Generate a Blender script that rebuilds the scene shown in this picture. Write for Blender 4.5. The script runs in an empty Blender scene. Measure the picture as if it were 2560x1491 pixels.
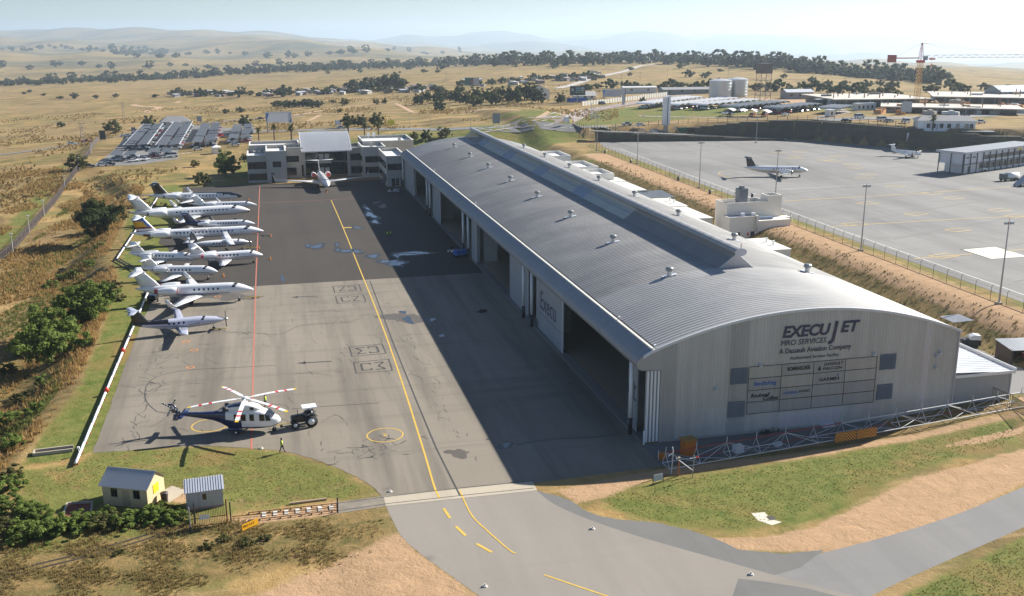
import bpy, math, random
import numpy as np
from mathutils import Vector, Matrix

SC = bpy.context.scene
COL = SC.collection
rnd = random.Random(7)
R = math.radians

# ------------------------------------------------------------------ camera
FPX, CW, CH = 2500.0, 2560.0, 1491.0
CAMZ = 48.0
PITCH, YAW, ROLL = 0.259349791, 0.235961415, -0.00242937866


def basis():
    cy, sy, cp, sp = math.cos(YAW), math.sin(YAW), math.cos(PITCH), math.sin(PITCH)
    fwd = Vector((sy * cp, cy * cp, -sp)); right = Vector((cy, -sy, 0)); up = right.cross(fwd)
    r2 = math.cos(ROLL) * right + math.sin(ROLL) * up
    u2 = -math.sin(ROLL) * right + math.cos(ROLL) * up
    return r2, u2, fwd


CR, CU, CF = basis()
cam_data = bpy.data.cameras.new('camera')
cam = bpy.data.objects.new('camera', cam_data); COL.objects.link(cam)
m3 = Matrix((CR, CU, -CF)).transposed()
cam.matrix_world = Matrix.Translation((0, 0, CAMZ)) @ m3.to_4x4()
cam_data.sensor_width = 36.0; cam_data.lens = 36.0 * FPX / CW
cam_data.clip_start = 0.5; cam_data.clip_end = 60000
SC.camera = cam

# ------------------------------------------------------------------ sky, sun, exposure
SUN_AZ, SUN_EL = R(69.0), R(30.5)        # azimuth from +Y towards +X
w = bpy.data.worlds.new('World'); SC.world = w; w.use_nodes = True
nt = w.node_tree; nt.nodes.clear()
sky = nt.nodes.new('ShaderNodeTexSky'); sky.sky_type = 'NISHITA'; sky.sun_disc = False
sky.sun_elevation = SUN_EL; sky.sun_rotation = SUN_AZ
sky.altitude = 1300; sky.air_density = 1.0; sky.dust_density = 0.9; sky.ozone_density = 2.5
bg = nt.nodes.new('ShaderNodeBackground'); bg.inputs[1].default_value = 0.05
wo = nt.nodes.new('ShaderNodeOutputWorld')
tint = nt.nodes.new('ShaderNodeMix'); tint.data_type = 'RGBA'; tint.blend_type = 'MULTIPLY'; tint.inputs[0].default_value = 1.0
tint.inputs[7].default_value = (.92, .98, 1.06, 1)
nt.links.new(sky.outputs[0], tint.inputs[6]); nt.links.new(tint.outputs[2], bg.inputs[0]); nt.links.new(bg.outputs[0], wo.inputs[0])
sd = bpy.data.lights.new('sun', 'SUN'); sd.energy = 5.0; sd.angle = R(0.53); sd.color = (1.0, 0.95, 0.86)
so = bpy.data.objects.new('sun', sd); COL.objects.link(so)
SUNV = Vector((math.sin(SUN_AZ) * math.cos(SUN_EL), math.cos(SUN_AZ) * math.cos(SUN_EL), math.sin(SUN_EL)))
so.rotation_euler = SUNV.to_track_quat('Z', 'Y').to_euler(); so.location = (200, 100, 200)
vs = SC.view_settings
vs.view_transform = 'Standard'; vs.look = 'None'; vs.exposure = 1.08; vs.gamma = 1.0; vs.use_curve_mapping = False
SC.display_settings.display_device = 'sRGB'
SC.cycles.use_denoising = True
SC.cycles.max_bounces = 6; SC.cycles.diffuse_bounces = 3; SC.cycles.glossy_bounces = 3
SC.cycles.transmission_bounces = 4; SC.cycles.volume_bounces = 0; SC.cycles.transparent_max_bounces = 8
SC.cycles.caustics_reflective = False; SC.cycles.caustics_refractive = False

# ------------------------------------------------------------------ terrain heights
HR, HF = np.array([CR.x, CR.y]), np.array([math.sin(YAW), math.cos(YAW)])


def sm(a, b, x):
    t = np.clip((x - a) / (b - a), 0, 1)
    return t * t * (3 - 2 * t)


RT = [480, 650, 900, 1300, 1800, 2800, 5000, 8500, 13000, 17000]
TZ = [[-8, -11, -17, -24, -36, -44, -30, 10, 62, 30],      # image column 0
      [-2, -4, -10, -16, -26, -36, -28, 8, 58, 25],        # 640
      [5, 5, 2, 4, -4, -34, -70, -120, -190, -300],              # 1280
      [11, 10, 7, 8, 2, -34, -100, -195, -310, -420],           # 1900
      [12, 11, 3, -8, -18, -44, -105, -200, -320, -430]]        # 2560
TC = [0, 640, 1280, 1900, 2560]
EDGE_Y = [40, 100, 117, 145, 179, 213, 234, 300, 338, 420, 520]
EDGE_X = [-44, -36, -30.5, -28.8, -29.8, -32, -37, -40, -40, -70, -75]


def hgt(x, y):
    x = np.asarray(x, float); y = np.asarray(y, float)
    r = np.hypot(x, y) + 1e-6
    # far profile
    lat = x * HR[0] + y * HR[1]; dep = np.maximum(x * HF[0] + y * HF[1], 1e-3)
    c = np.clip(1280 + 2580 * lat / dep, -1500, 4000)
    prof = [np.interp(r, RT, t) for t in TZ]
    far = np.zeros_like(r)
    wsum = np.zeros_like(r)
    cc = np.clip(c, 0, 2560)
    for k, t in enumerate(TC):
        d = 640.0
        wk = np.clip(1 - np.abs(cc - t) / 640.0, 0, 1)
        far += wk * prof[k]; wsum += wk
    far = far / np.maximum(wsum, 1e-6)
    amp = sm(1500, 6000, r) * (.5 + r / 7000)
    far = far + amp * (13 * np.sin(c / 190 + 1.3 + r / 2600) + 9 * np.sin(c / 83 + r / 1100) + 5 * np.sin(c / 37 - r / 700 + 2) + 8 * np.sin(r / 620 + c / 140)) \
        + sm(600, 1500, r) * (1.6 * np.sin(x / 130 + 1) * np.cos(y / 170) + .8 * np.sin(x / 53 + y / 71))
    # near: left bank
    e = np.interp(y, EDGE_Y, EDGE_X)
    d = e - x
    left = -3.6 * sm(0, 11, d) - 2.4 * sm(20, 110, d)
    left *= 1 - .75 * sm(340, 400, y) * (1 - sm(60, 130, -x))
    left = left - .35 * sm(92, 84, y) * sm(8, 2, x)
    # right yard, bank and upper apron
    right = 1.0 * sm(72, 90, x) * sm(92, 104, y) + 3.0 * sm(103, 114, x) * sm(60, 110, y)
    # behind the hangar: bank up to the back road
    zr = np.interp(x, [-40, 0, 60, 130], [0, 1.0, 5.0, 8.0])
    back = zr * sm(402, 436, y) * (x < 131)
    right_b = np.where(x >= 131, 0, 0)
    wl = np.interp(x, [100, 132, 176, 192, 216, 224, 234, 244, 262, 300, 400], [404, 407, 399.3, 395, 388, 381, 358, 338.5, 327, 313, 300])
    plat = np.interp(x, [120, 132, 224, 300], [7.5, 8.2, 12.0, 12.0])
    up = sm(1.6, 6.0, y - wl)
    near = left + right + back
    near = np.where(x > 118, np.where(x > 131, near * (1 - up) + plat * up, near), near)
    t = sm(470, 640, r)
    return near * (1 - t) + far * t


def ray(px, py):
    return CR * (px - CW / 2) - CU * (py - CH / 2) + CF * FPX


def PZ(px, py, z=0.0):
    """point of the place on the level z that is seen at photo position px, py"""
    d = ray(px, py)
    t = (z - CAMZ) / d.z
    return Vector((d.x * t, d.y * t, z))


def P(px, py, dz=0.0):
    """point on the terrain"""
    d = ray(px, py); d = d / math.hypot(d.x, d.y)
    ts = np.geomspace(50, 16000, 900)
    zz = CAMZ + d.z * ts - hgt(d.x * ts, d.y * ts)
    i = int(np.argmax(zz < 0)) if (zz < 0).any() else len(ts) - 1
    i = max(i, 1)
    a, b = ts[i - 1], ts[i]
    for _ in range(24):
        m = (a + b) / 2
        if CAMZ + d.z * m - float(hgt(d.x * m, d.y * m)) < 0: b = m
        else: a = m
    return Vector((d.x * b, d.y * b, float(hgt(d.x * b, d.y * b)) + dz))


def G(x, y, dz=0.0):
    return Vector((x, y, float(hgt(x, y)) + dz))


# ------------------------------------------------------------------ materials
MATS = {}


def lin(c):
    """sRGB 0-255 to linear"""
    return tuple(((v / 255) / 12.92 if v / 255 <= .04045 else ((v / 255 + .055) / 1.055) ** 2.4) for v in c)


def nodes(name):
    m = bpy.data.materials.new(name); m.use_nodes = True
    n = m.node_tree
    return m, n, n.nodes['Principled BSDF']


def mul(c, k):
    return tuple(min(1, max(0, v * k)) for v in c[:3]) + (1,)


def M(name, col, rough=.6, metal=0.0, var=.15, scale=1.5, bump=0.0, coat=0.0, spec=.5):
    if name in MATS: return MATS[name]
    m, n, b = nodes(name)
    tc = n.nodes.new('ShaderNodeTexCoord')
    no = n.nodes.new('ShaderNodeTexNoise'); no.inputs['Scale'].default_value = scale; no.inputs['Detail'].default_value = 5
    n.links.new(tc.outputs['Object'], no.inputs['Vector'])
    mx = n.nodes.new('ShaderNodeMix'); mx.data_type = 'RGBA'
    mx.inputs[6].default_value = mul(col, 1 - var); mx.inputs[7].default_value = mul(col, 1 + var)
    n.links.new(no.outputs['Fac'], mx.inputs[0]); n.links.new(mx.outputs[2], b.inputs['Base Color'])
    b.inputs['Roughness'].default_value = rough; b.inputs['Metallic'].default_value = metal
    b.inputs['Specular IOR Level'].default_value = spec
    if coat: b.inputs['Coat Weight'].default_value = coat; b.inputs['Coat Roughness'].default_value = .08
    if bump:
        bp = n.nodes.new('ShaderNodeBump'); bp.inputs['Strength'].default_value = bump; bp.inputs['Distance'].default_value = .05
        n.links.new(no.outputs['Fac'], bp.inputs['Height']); n.links.new(bp.outputs[0], b.inputs['Normal'])
    MATS[name] = m
    return m


def ramp(n, stops, src):
    r = n.nodes.new('ShaderNodeValToRGB')
    el = r.color_ramp.elements
    while len(el) < len(stops): el.new(.5)
    for e, (p, c) in zip(el, stops):
        e.position = p; e.color = tuple(c[:3]) + (1,)
    n.links.new(src, r.inputs[0])
    return r.outputs[0]


def noise(n, vec, scale, detail=6, rough=.6, dist=0.0):
    t = n.nodes.new('ShaderNodeTexNoise')
    t.inputs['Scale'].default_value = scale; t.inputs['Detail'].default_value = detail
    t.inputs['Roughness'].default_value = rough; t.inputs['Distortion'].default_value = dist
    if vec is not None: n.links.new(vec, t.inputs['Vector'])
    return t.outputs['Fac']


def mapping(n, vec, scale, rot=(0, 0, 0)):
    t = n.nodes.new('ShaderNodeMapping'); t.inputs['Scale'].default_value = scale; t.inputs['Rotation'].default_value = rot
    n.links.new(vec, t.inputs['Vector'])
    return t.outputs[0]


def mix(n, fac, a, b, mode='MIX'):
    t = n.nodes.new('ShaderNodeMix'); t.data_type = 'RGBA'; t.blend_type = mode
    for k, v in ((0, fac), (6, a), (7, b)):
        if isinstance(v, (int, float)): t.inputs[k].default_value = v
        elif isinstance(v, (tuple, list)): t.inputs[k].default_value = tuple(v[:3]) + (1,)
        else: n.links.new(v, t.inputs[k])
    return t.outputs[2]


def maths(n, op, a, b=None, c=None):
    t = n.nodes.new('ShaderNodeMath'); t.operation = op
    for k, v in enumerate((a, b, c)):
        if v is None: continue
        if isinstance(v, (int, float)): t.inputs[k].default_value = v
        else: n.links.new(v, t.inputs[k])
    return t.outputs[0]


def bumpn(n, h, strength, dist, b):
    t = n.nodes.new('ShaderNodeBump'); t.inputs['Strength'].default_value = strength; t.inputs['Distance'].default_value = dist
    n.links.new(h, t.inputs['Height']); n.links.new(t.outputs[0], b.inputs['Normal'])


def objco(n):
    return n.nodes.new('ShaderNodeTexCoord').outputs['Object']


# pavement: lanes of paver passes running along y, patches, stains
def pavement(name, c1, c2, c3, lane=.22, rough=.85, streak=.5):
    m, n, b = nodes(name); v = objco(n)
    big = noise(n, v, .035, 4, .55, .6)
    lanes = noise(n, mapping(n, v, (lane, .012, 1)), 1.0, 5, .65)
    fine = noise(n, v, 2.2, 6, .7)
    cross = noise(n, mapping(n, v, (.02, .35, 1)), 1.0, 4, .6)
    base = mix(n, ramp(n, [(.32, (0, 0, 0)), (.68, (1, 1, 1))], big), c1, c2)
    base = mix(n, maths(n, 'MULTIPLY', ramp(n, [(.45, (0, 0, 0)), (.66, (1, 1, 1))], lanes), streak), base, c3)
    base = mix(n, maths(n, 'MULTIPLY', ramp(n, [(.52, (0, 0, 0)), (.7, (1, 1, 1))], cross), streak * .5), base, c3)
    base = mix(n, maths(n, 'MULTIPLY', fine, .22), base, mul(c3, .55), 'MIX')
    spots = n.nodes.new('ShaderNodeTexVoronoi'); spots.inputs['Scale'].default_value = .11
    n.links.new(v, spots.inputs['Vector'])
    sp = ramp(n, [(.0, (1, 1, 1)), (.09, (0, 0, 0))], spots.outputs['Distance'])
    base = mix(n, maths(n, 'MULTIPLY', sp, .45), base, mul(c3, .4))
    n.links.new(base, b.inputs['Base Color'])
    b.inputs['Roughness'].default_value = rough; b.inputs['Specular IOR Level'].default_value = .25
    bumpn(n, fine, .25, .02, b)
    MATS[name] = m
    return m


CONC = pavement('apron concrete', (.275, .24, .192), (.228, .198, .157), (.14, .122, .1), streak=.8)
ASPH = pavement('apron asphalt', (.058, .050, .043), (.070, .060, .051), (.044, .038, .033), streak=.4)
TAXI = pavement('taxiway asphalt', (.30, .27, .235), (.27, .243, .21), (.21, .19, .165), lane=.12)
TAXI2 = pavement('shoulder asphalt', (.155, .155, .15), (.18, .175, .165), (.12, .12, .115))
ROAD = pavement('road asphalt', (.21, .205, .2), (.24, .232, .222), (.165, .16, .155))
RAPRON = pavement('upper apron asphalt', (.27, .262, .248), (.225, .218, .208), (.15, .146, .14), lane=.07, streak=.85)
CONCW = pavement('pale concrete', (.50, .44, .34), (.46, .40, .31), (.36, .31, .25))
FLOORM = M('hangar floor', (.30, .25, .18), .35, var=.08, scale=.3)


# ------------------------------------------------------------------ mesh building
class MB:
    def __init__(s):
        s.v = []; s.f = []; s.m = []

    def add(s, vs, fs, mi=0):
        o = len(s.v); s.v.extend(tuple(p) for p in vs)
        s.f.extend(tuple(i + o for i in f) for f in fs); s.m.extend([mi] * len(fs))
        return s

    def box(s, x0, x1, y0, y1, z0, z1, mi=0):
        return s.add([(x0, y0, z0), (x1, y0, z0), (x1, y1, z0), (x0, y1, z0), (x0, y0, z1), (x1, y0, z1), (x1, y1, z1), (x0, y1, z1)],
                     [(0, 3, 2, 1), (4, 5, 6, 7), (0, 1, 5, 4), (1, 2, 6, 5), (2, 3, 7, 6), (3, 0, 4, 7)], mi)

    def obox(s, c, d, rz=0, mi=0):
        cx, cy, cz = c; hx, hy, hz = d[0] / 2, d[1] / 2, d[2] / 2; ca, sa = math.cos(rz), math.sin(rz)
        vs = [(cx + ca * x - sa * y, cy + sa * x + ca * y, cz + z) for z in (-hz, hz) for x, y in ((-hx, -hy), (hx, -hy), (hx, hy), (-hx, hy))]
        return s.add(vs, [(0, 3, 2, 1), (4, 5, 6, 7), (0, 1, 5, 4), (1, 2, 6, 5), (2, 3, 7, 6), (3, 0, 4, 7)], mi)

    def quad(s, a, b, c, d, mi=0):
        return s.add([a, b, c, d], [(0, 1, 2, 3)], mi)

    def tube(s, p0, p1, r0, r1=None, n=8, mi=0):
        r1 = r0 if r1 is None else r1
        p0 = Vector(p0); p1 = Vector(p1); d = (p1 - p0)
        if d.length < 1e-6: return s
        q = d.to_track_quat('Z', 'Y'); vs = []
        for p, r in ((p0, r0), (p1, r1)):
            for k in range(n):
                a = 2 * math.pi * k / n
                vs.append(p + q @ Vector((r * math.cos(a), r * math.sin(a), 0)))
        fs = [(k, (k + 1) % n, n + (k + 1) % n, n + k) for k in range(n)] + [tuple(range(n - 1, -1, -1)), tuple(range(n, 2 * n))]
        return s.add(vs, fs, mi)

    def path(s, pts, r, n=6, mi=0):
        for a, b in zip(pts[:-1], pts[1:]): s.tube(a, b, r, r, n, mi)
        return s

    def loft(s, rings, cap=True, mi=0, paint=None):
        n = len(rings[0]); o = len(s.v)
        for r in rings: s.v.extend(tuple(p) for p in r)
        for i in range(len(rings) - 1):
            for k in range(n):
                k2 = (k + 1) % n
                s.f.append((o + i * n + k, o + i * n + k2, o + (i + 1) * n + k2, o + (i + 1) * n + k))
                s.m.append(paint(i, k) if paint else mi)
        if cap:
            s.f.append(tuple(o + k for k in range(n - 1, -1, -1))); s.m.append(paint(0, 0) if paint else mi)
            s.f.append(tuple(o + (len(rings) - 1) * n + k for k in range(n))); s.m.append(paint(len(rings) - 2, 0) if paint else mi)
        return s

    def prism(s, poly, z0, z1, mi=0):
        n = len(poly)
        vs = [(x, y, z0) for x, y in poly] + [(x, y, z1) for x, y in poly]
        fs = [tuple(range(n - 1, -1, -1)), tuple(range(n, 2 * n))] + [(k, (k + 1) % n, n + (k + 1) % n, n + k) for k in range(n)]
        return s.add(vs, fs, mi)

    def wheel(s, c, r, wd, n=14, mi=0, axis='y'):
        c = Vector(c); d = Vector((0, wd / 2, 0)) if axis == 'y' else Vector((wd / 2, 0, 0))
        return s.tube(c - d, c + d, r, r, n, mi)

    def mesh(s, name, mats, smooth=False):
        me = bpy.data.meshes.new(name)
        me.from_pydata(s.v, [], s.f)
        for m in (mats if isinstance(mats, (list, tuple)) else [mats]): me.materials.append(m)
        if len(set(s.m)) > 1 or (s.m and s.m[0]): me.polygons.foreach_set('material_index', s.m)
        if smooth: me.polygons.foreach_set('use_smooth', [True] * len(s.f))
        me.update()
        return me

    def obj(s, name, mats, parent=None, smooth=False, loc=None, rz=0.0):
        return link(name, s.mesh(name, mats, smooth), parent, loc, rz)


def link(name, data, parent=None, loc=None, rz=0.0):
    o = bpy.data.objects.new(name, data); COL.objects.link(o)
    if parent is not None: o.parent = parent
    if loc is not None: o.location = loc
    if rz: o.rotation_euler = (0, 0, rz)
    return o


def tag(o, label=None, cat=None, group=None, kind=None):
    for k, v in (('label', label), ('category', cat), ('group', group), ('kind', kind)):
        if v: o[k] = v
    return o


def thing(name, label, cat, loc=(0, 0, 0), rz=0.0, group=None):
    o = bpy.data.objects.new(name, None); COL.objects.link(o); o.empty_display_size = .5
    o.location = loc; o.rotation_euler = (0, 0, rz)
    return tag(o, label, cat, group)


def dup(root, loc=None, rz=None, label=None, scale=None, parent=None, matmap=None):
    c = root.copy(); COL.objects.link(c); c.parent = parent
    if loc is not None: c.location = loc
    if rz is not None: c.rotation_euler = (c.rotation_euler[0], c.rotation_euler[1], rz)
    if scale is not None: c.scale = scale if hasattr(scale, '__len__') else (scale,) * 3
    if label: c['label'] = label
    if matmap and c.type == 'MESH':
        for k, sl in enumerate(c.material_slots):
            if sl.material and sl.material.name in matmap:
                sl.link = 'OBJECT'; sl.material = matmap[sl.material.name]
    for ch in root.children: dup(ch, parent=c, matmap=matmap)
    return c


def text(body, size, mt, parent, loc, rot=(0, 0, 0), shear=0.0, name='lettering', ext=.008, align='LEFT', sx=1.0, bold=0.0, space=1.0):
    cu = bpy.data.curves.new('t', 'FONT'); cu.body = body; cu.size = size; cu.shear = shear
    cu.extrude = ext; cu.align_x = align; cu.offset = bold; cu.space_character = space; cu.resolution_u = 3
    to = bpy.data.objects.new('t', cu); COL.objects.link(to)
    me = bpy.data.meshes.new_from_object(to)
    bpy.data.objects.remove(to); bpy.data.curves.remove(cu)
    me.materials.clear(); me.materials.append(mt)
    o = link(name, me, parent, loc); o.rotation_euler = rot; o.scale = (sx, 1, 1)
    return o


def struct(name, mb, mats, smooth=False):
    return tag(mb.obj(name, mats, None, smooth), kind='structure')


def strip2(pts, wd):
    """flat strip outline along points (x, y)"""
    L, Rr = [], []
    for i, p in enumerate(pts):
        a = pts[max(i - 1, 0)]; b = pts[min(i + 1, len(pts) - 1)]
        dx, dy = b[0] - a[0], b[1] - a[1]; l = math.hypot(dx, dy) or 1
        nx, ny = -dy / l * wd / 2, dx / l * wd / 2
        L.append((p[0] + nx, p[1] + ny)); Rr.append((p[0] - nx, p[1] - ny))
    return L, Rr


def strip(mb, pts, wd, z, mi=0, drape=False):
    L, Rr = strip2(pts, wd)
    for i in range(len(pts) - 1):
        q = [L[i], Rr[i], Rr[i + 1], L[i + 1]]
        mb.quad(*[(x, y, (float(hgt(x, y)) if drape else 0) + z) for x, y in q], mi=mi)
    return mb


def densify(pts, step):
    out = []
    for a, b in zip(pts[:-1], pts[1:]):
        n = max(1, int(math.hypot(b[0] - a[0], b[1] - a[1]) / step))
        out += [(a[0] + (b[0] - a[0]) * k / n, a[1] + (b[1] - a[1]) * k / n) for k in range(n)]
    return out + [tuple(pts[-1][:2])]


def curve_pts(pts, n=6):
    """Catmull-Rom through points"""
    out = []
    for i in range(len(pts) - 1):
        p0 = pts[max(i - 1, 0)]; p1 = pts[i]; p2 = pts[i + 1]; p3 = pts[min(i + 2, len(pts) - 1)]
        for k in range(n):
            t = k / n
            out.append(tuple(.5 * (2 * p1[j] + (p2[j] - p0[j]) * t + (2 * p0[j] - 5 * p1[j] + 4 * p2[j] - p3[j]) * t * t + (3 * p1[j] - p0[j] - 3 * p2[j] + p3[j]) * t ** 3) for j in range(2)))
    return out + [tuple(pts[-1][:2])]


def pxy(lst, z=0.0):
    return [tuple(PZ(a, b, z)[:2]) for a, b in lst]


WHITE = M('white paint', (.78, .78, .78), .35, var=.04)
WHITEW = M('white plaster', (.74, .73, .69), .8, var=.06)
STEEL = M('galvanised steel', (.42, .43, .44), .45, .6)
DARK = M('dark metal', (.03, .03, .033), .5)
GLASS = M('dark glass', (.012, .016, .02), .08, var=.05, spec=.8)
RUBBER = M('rubber', (.018, .018, .018), .8)
RED = M('red paint', (.62, .04, .02), .5)
ORANGE = M('orange paint', (.75, .25, .02), .55)
YELLOW = M('yellow paint', (.72, .48, .03), .6)
BLACK = M('black paint', (.012, .012, .014), .25, coat=.4)
CHROME = M('bare aluminium', (.6, .6, .62), .25, .9)

# ================================================================== GROUND
def polyw(X, Y, poly, soft):
    """1 inside a polygon, fading over soft metres around its edge"""
    inside = np.zeros(X.shape, bool); dmin = np.full(X.shape, 1e9)
    n = len(poly)
    for i in range(n):
        x1, y1 = poly[i]; x2, y2 = poly[(i + 1) % n]
        c = ((y1 > Y) != (y2 > Y)) & (X < (x2 - x1) * (Y - y1) / ((y2 - y1) if abs(y2 - y1) > 1e-9 else 1e-9) + x1)
        inside ^= c
        dx, dy = x2 - x1, y2 - y1; L = dx * dx + dy * dy + 1e-9
        t = np.clip(((X - x1) * dx + (Y - y1) * dy) / L, 0, 1)
        dmin = np.minimum(dmin, np.hypot(X - x1 - t * dx, Y - y1 - t * dy))
    s = np.where(inside, dmin, -dmin)
    return np.clip(.5 + s / (2 * soft), 0, 1)


def make_ground():
    an = np.concatenate([np.arange(-70, -34, 3), np.arange(-34, 34.01, .17), np.arange(37, 71, 3)])
    rr = [42.0]
    while rr[-1] < 16500: rr.append(rr[-1] + max(.9, rr[-1] * .0095))
    rr = np.array(rr)
    A, RR = np.meshgrid(np.radians(an) + YAW, rr)
    X = np.sin(A) * RR; Y = np.cos(A) * RR; Z = hgt(X, Y)
    na, nr = len(an), len(rr)
    green = np.zeros(X.shape); dirt = np.zeros(X.shape); rough = np.zeros(X.shape)
    near = RR < 620
    Xn, Yn = X[near], Y[near]

    def put(ch, poly, soft, amt=1.0):
        ch[near] = np.maximum(ch[near], amt * polyw(Xn, Yn, poly, soft))
    put(green, pxy([(20, 1175), (190, 1150), (240, 1115), (480, 1112), (630, 1116), (720, 1126), (830, 1160), (930, 1210), (960, 1235), (840, 1262), (560, 1300), (420, 1315), (60, 1350)]), 1.5, .62)
    put(green, pxy([(40, 1170), (200, 960), (262, 800), (295, 690), (262, 650), (330, 520), (410, 462), (490, 462), (400, 740), (345, 870), (262, 1115), (190, 1150)]), 1.2, .85)
    put(green, pxy([(1480, 1232), (1650, 1192), (2000, 1140), (2560, 1045), (2560, 1120), (2300, 1180), (2000, 1300), (1850, 1340), (1650, 1320), (1500, 1275)]), 2.0, .72)
    put(green, pxy([(1900, 1290), (1990, 1240), (2300, 1130), (2470, 1090), (2480, 1110), (2250, 1190), (2080, 1290), (1960, 1320)]), 1.2, 1.0)
    put(green, pxy([(2170, 1520), (2580, 1325), (2600, 1520)]), 1.0, .75)
    put(green, pxy([(0, 1330), (480, 1290), (470, 1370), (0, 1400)]), 2.0, .8)
    put(green, pxy([(0, 1440), (420, 1330), (900, 1330), (560, 1470), (200, 1500), (0, 1500)]), 2.0, .55)
    put(green, pxy([(540, 470), (620, 400), (640, 470)]), 2.0, .9)
    put(green, [(-12, 365), (70, 365), (130, 405), (130, 450), (40, 450), (-12, 420)], 4, .8)
    put(green, [(135, 420), (330, 430), (330, 470), (200, 520), (100, 470)], 6, .75)
    put(green, [(-70, 235), (-82, 420), (-76, 420), (-60, 235)], 3, .7)
    put(green, [(118, 120), (123, 120), (129, 390), (123, 390)], 1.5, .55)
    put(green, [(96, 108), (107, 108), (114, 345), (103, 345)], 2.0, .8)
    put(dirt, pxy([(1835, 1375), (1760, 1345), (1900, 1345), (2010, 1325), (2120, 1280), (2290, 1195), (2560, 1125), (2600, 1190), (2400, 1290), (2100, 1380)]), 1.0, 1.0)
    put(dirt, pxy([(520, 1500), (640, 1470), (830, 1395), (1000, 1330), (1120, 1425), (1210, 1500)]), 1.8, .85)
    put(dirt, pxy([(560, 1300), (850, 1250), (850, 1286), (600, 1318)]), .5, .9)
    put(dirt, pxy([(400, 1250), (430, 1215), (470, 1225), (470, 1262)]), .6, .9)
    put(dirt, pxy([(1380, 1222), (1650, 1170), (2000, 1130), (2560, 1040), (2560, 1058), (2000, 1150), (1650, 1195), (1500, 1250), (1440, 1262)]), .8, .7)
    put(dirt, pxy([(2350, 1120), (2450, 1095), (2560, 1075), (2560, 1090), (2440, 1112)]), .5, .9)
    put(dirt, [(108.5, 100), (117, 100), (123, 360), (113, 360)], 2.0, .85)
    put(dirt, [(92, 60), (104, 60), (97, 106), (94, 106)], 1.0, .8)
    put(dirt, [(205, 480), (330, 490), (420, 560), (260, 560)], 12, .8)
    put(rough, [(-31, 100), (-29, 160), (-33, 230), (-41, 320), (-56, 320), (-52, 230), (-46, 160), (-50, 100)], 4, .9)
    put(rough, pxy([(0, 1400), (500, 1300), (960, 1260), (960, 1380), (560, 1450), (0, 1500)]), 2.0, .75)
    put(rough, [(100, 110), (109, 110), (114, 340), (104, 340)], 2.0, 1.0)
    me = bpy.data.meshes.new('ground')
    nv = na * nr
    me.vertices.add(nv)
    co = np.stack([X, Y, Z], -1).reshape(-1).astype(np.float32)
    me.vertices.foreach_set('co', co)
    i = np.arange((nr - 1) * (na - 1)); r_, c_ = i // (na - 1), i % (na - 1)
    q = np.stack([r_ * na + c_, r_ * na + c_ + 1, (r_ + 1) * na + c_ + 1, (r_ + 1) * na + c_], -1)
    nf = len(q)
    me.loops.add(nf * 4); me.polygons.add(nf)
    me.loops.foreach_set('vertex_index', q.reshape(-1).astype(np.int32))
    me.polygons.foreach_set('loop_start', (np.arange(nf) * 4).astype(np.int32))
    me.polygons.foreach_set('use_smooth', np.ones(nf, bool))
    at = me.color_attributes.new('zone', 'FLOAT_COLOR', 'POINT')
    at.data.foreach_set('color', np.stack([green, dirt, rough, sm(1300, 3600, RR)], -1).reshape(-1).astype(np.float32))
    me.update(calc_edges=True)
    m, n, b = nodes('veld')
    v = objco(n)
    att = n.nodes.new('ShaderNodeAttribute'); att.attribute_name = 'zone'
    sep = n.nodes.new('ShaderNodeSeparateColor'); n.links.new(att.outputs['Color'], sep.inputs[0])
    n1 = noise(n, v, .5, 8, .68, .4)
    n2 = noise(n, v, .06, 6, .62, .8)
    n3 = noise(n, v, .008, 6, .6, .6)
    n4 = noise(n, v, 3.0, 5, .7)
    st = noise(n, mapping(n, v, (.018, .09, .1), (0, 0, .25)), 1.0, 8, .7, .8)
    gold = mix(n, ramp(n, [(.3, (0, 0, 0)), (.7, (1, 1, 1))], n1), (.33, .205, .075), (.50, .34, .145))
    gold = mix(n, ramp(n, [(.43, (0, 0, 0)), (.57, (1, 1, 1))], n2), gold, (.185, .165, .055))
    gold = mix(n, ramp(n, [(.5, (0, 0, 0)), (.62, (1, 1, 1))], noise(n, v, .021, 7, .66, 1.0)), gold, (.15, .105, .05))
    gold = mix(n, maths(n, 'MULTIPLY', ramp(n, [(.46, (0, 0, 0)), (.62, (1, 1, 1))], st), .8), gold, (.165, .12, .05))
    gold = mix(n, maths(n, 'MULTIPLY', ramp(n, [(.5, (0, 0, 0)), (.6, (1, 1, 1))], noise(n, mapping(n, v, (.05, .22, .1), (0, 0, -.15)), 1.0, 8, .72, .6)), .5), gold, (.45, .31, .15))
    gold = mix(n, maths(n, 'MULTIPLY', ramp(n, [(.47, (0, 0, 0)), (.60, (1, 1, 1))], n3), .5), gold, (.33, .225, .115))
    gold = mix(n, maths(n, 'MULTIPLY', ramp(n, [(.58, (0, 0, 0)), (.7, (1, 1, 1))], n1), .5), gold, (.15, .15, .045))
    gr = mix(n, ramp(n, [(.32, (0, 0, 0)), (.7, (1, 1, 1))], n1), (.085, .125, .022), (.225, .215, .065))
    gr = mix(n, ramp(n, [(.5, (0, 0, 0)), (.68, (1, 1, 1))], n2), gr, (.25, .175, .065))
    di = mix(n, ramp(n, [(.3, (0, 0, 0)), (.7, (1, 1, 1))], n1), (.52, .335, .195), (.40, .26, .15))
    di = mix(n, maths(n, 'MULTIPLY', ramp(n, [(.6, (0, 0, 0)), (.72, (1, 1, 1))], noise(n, v, 1.1, 6, .7)), .8), di, (.19, .15, .06))
    ro = mix(n, ramp(n, [(.35, (0, 0, 0)), (.65, (1, 1, 1))], n1), (.11, .105, .035), (.32, .21, .09))

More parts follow.
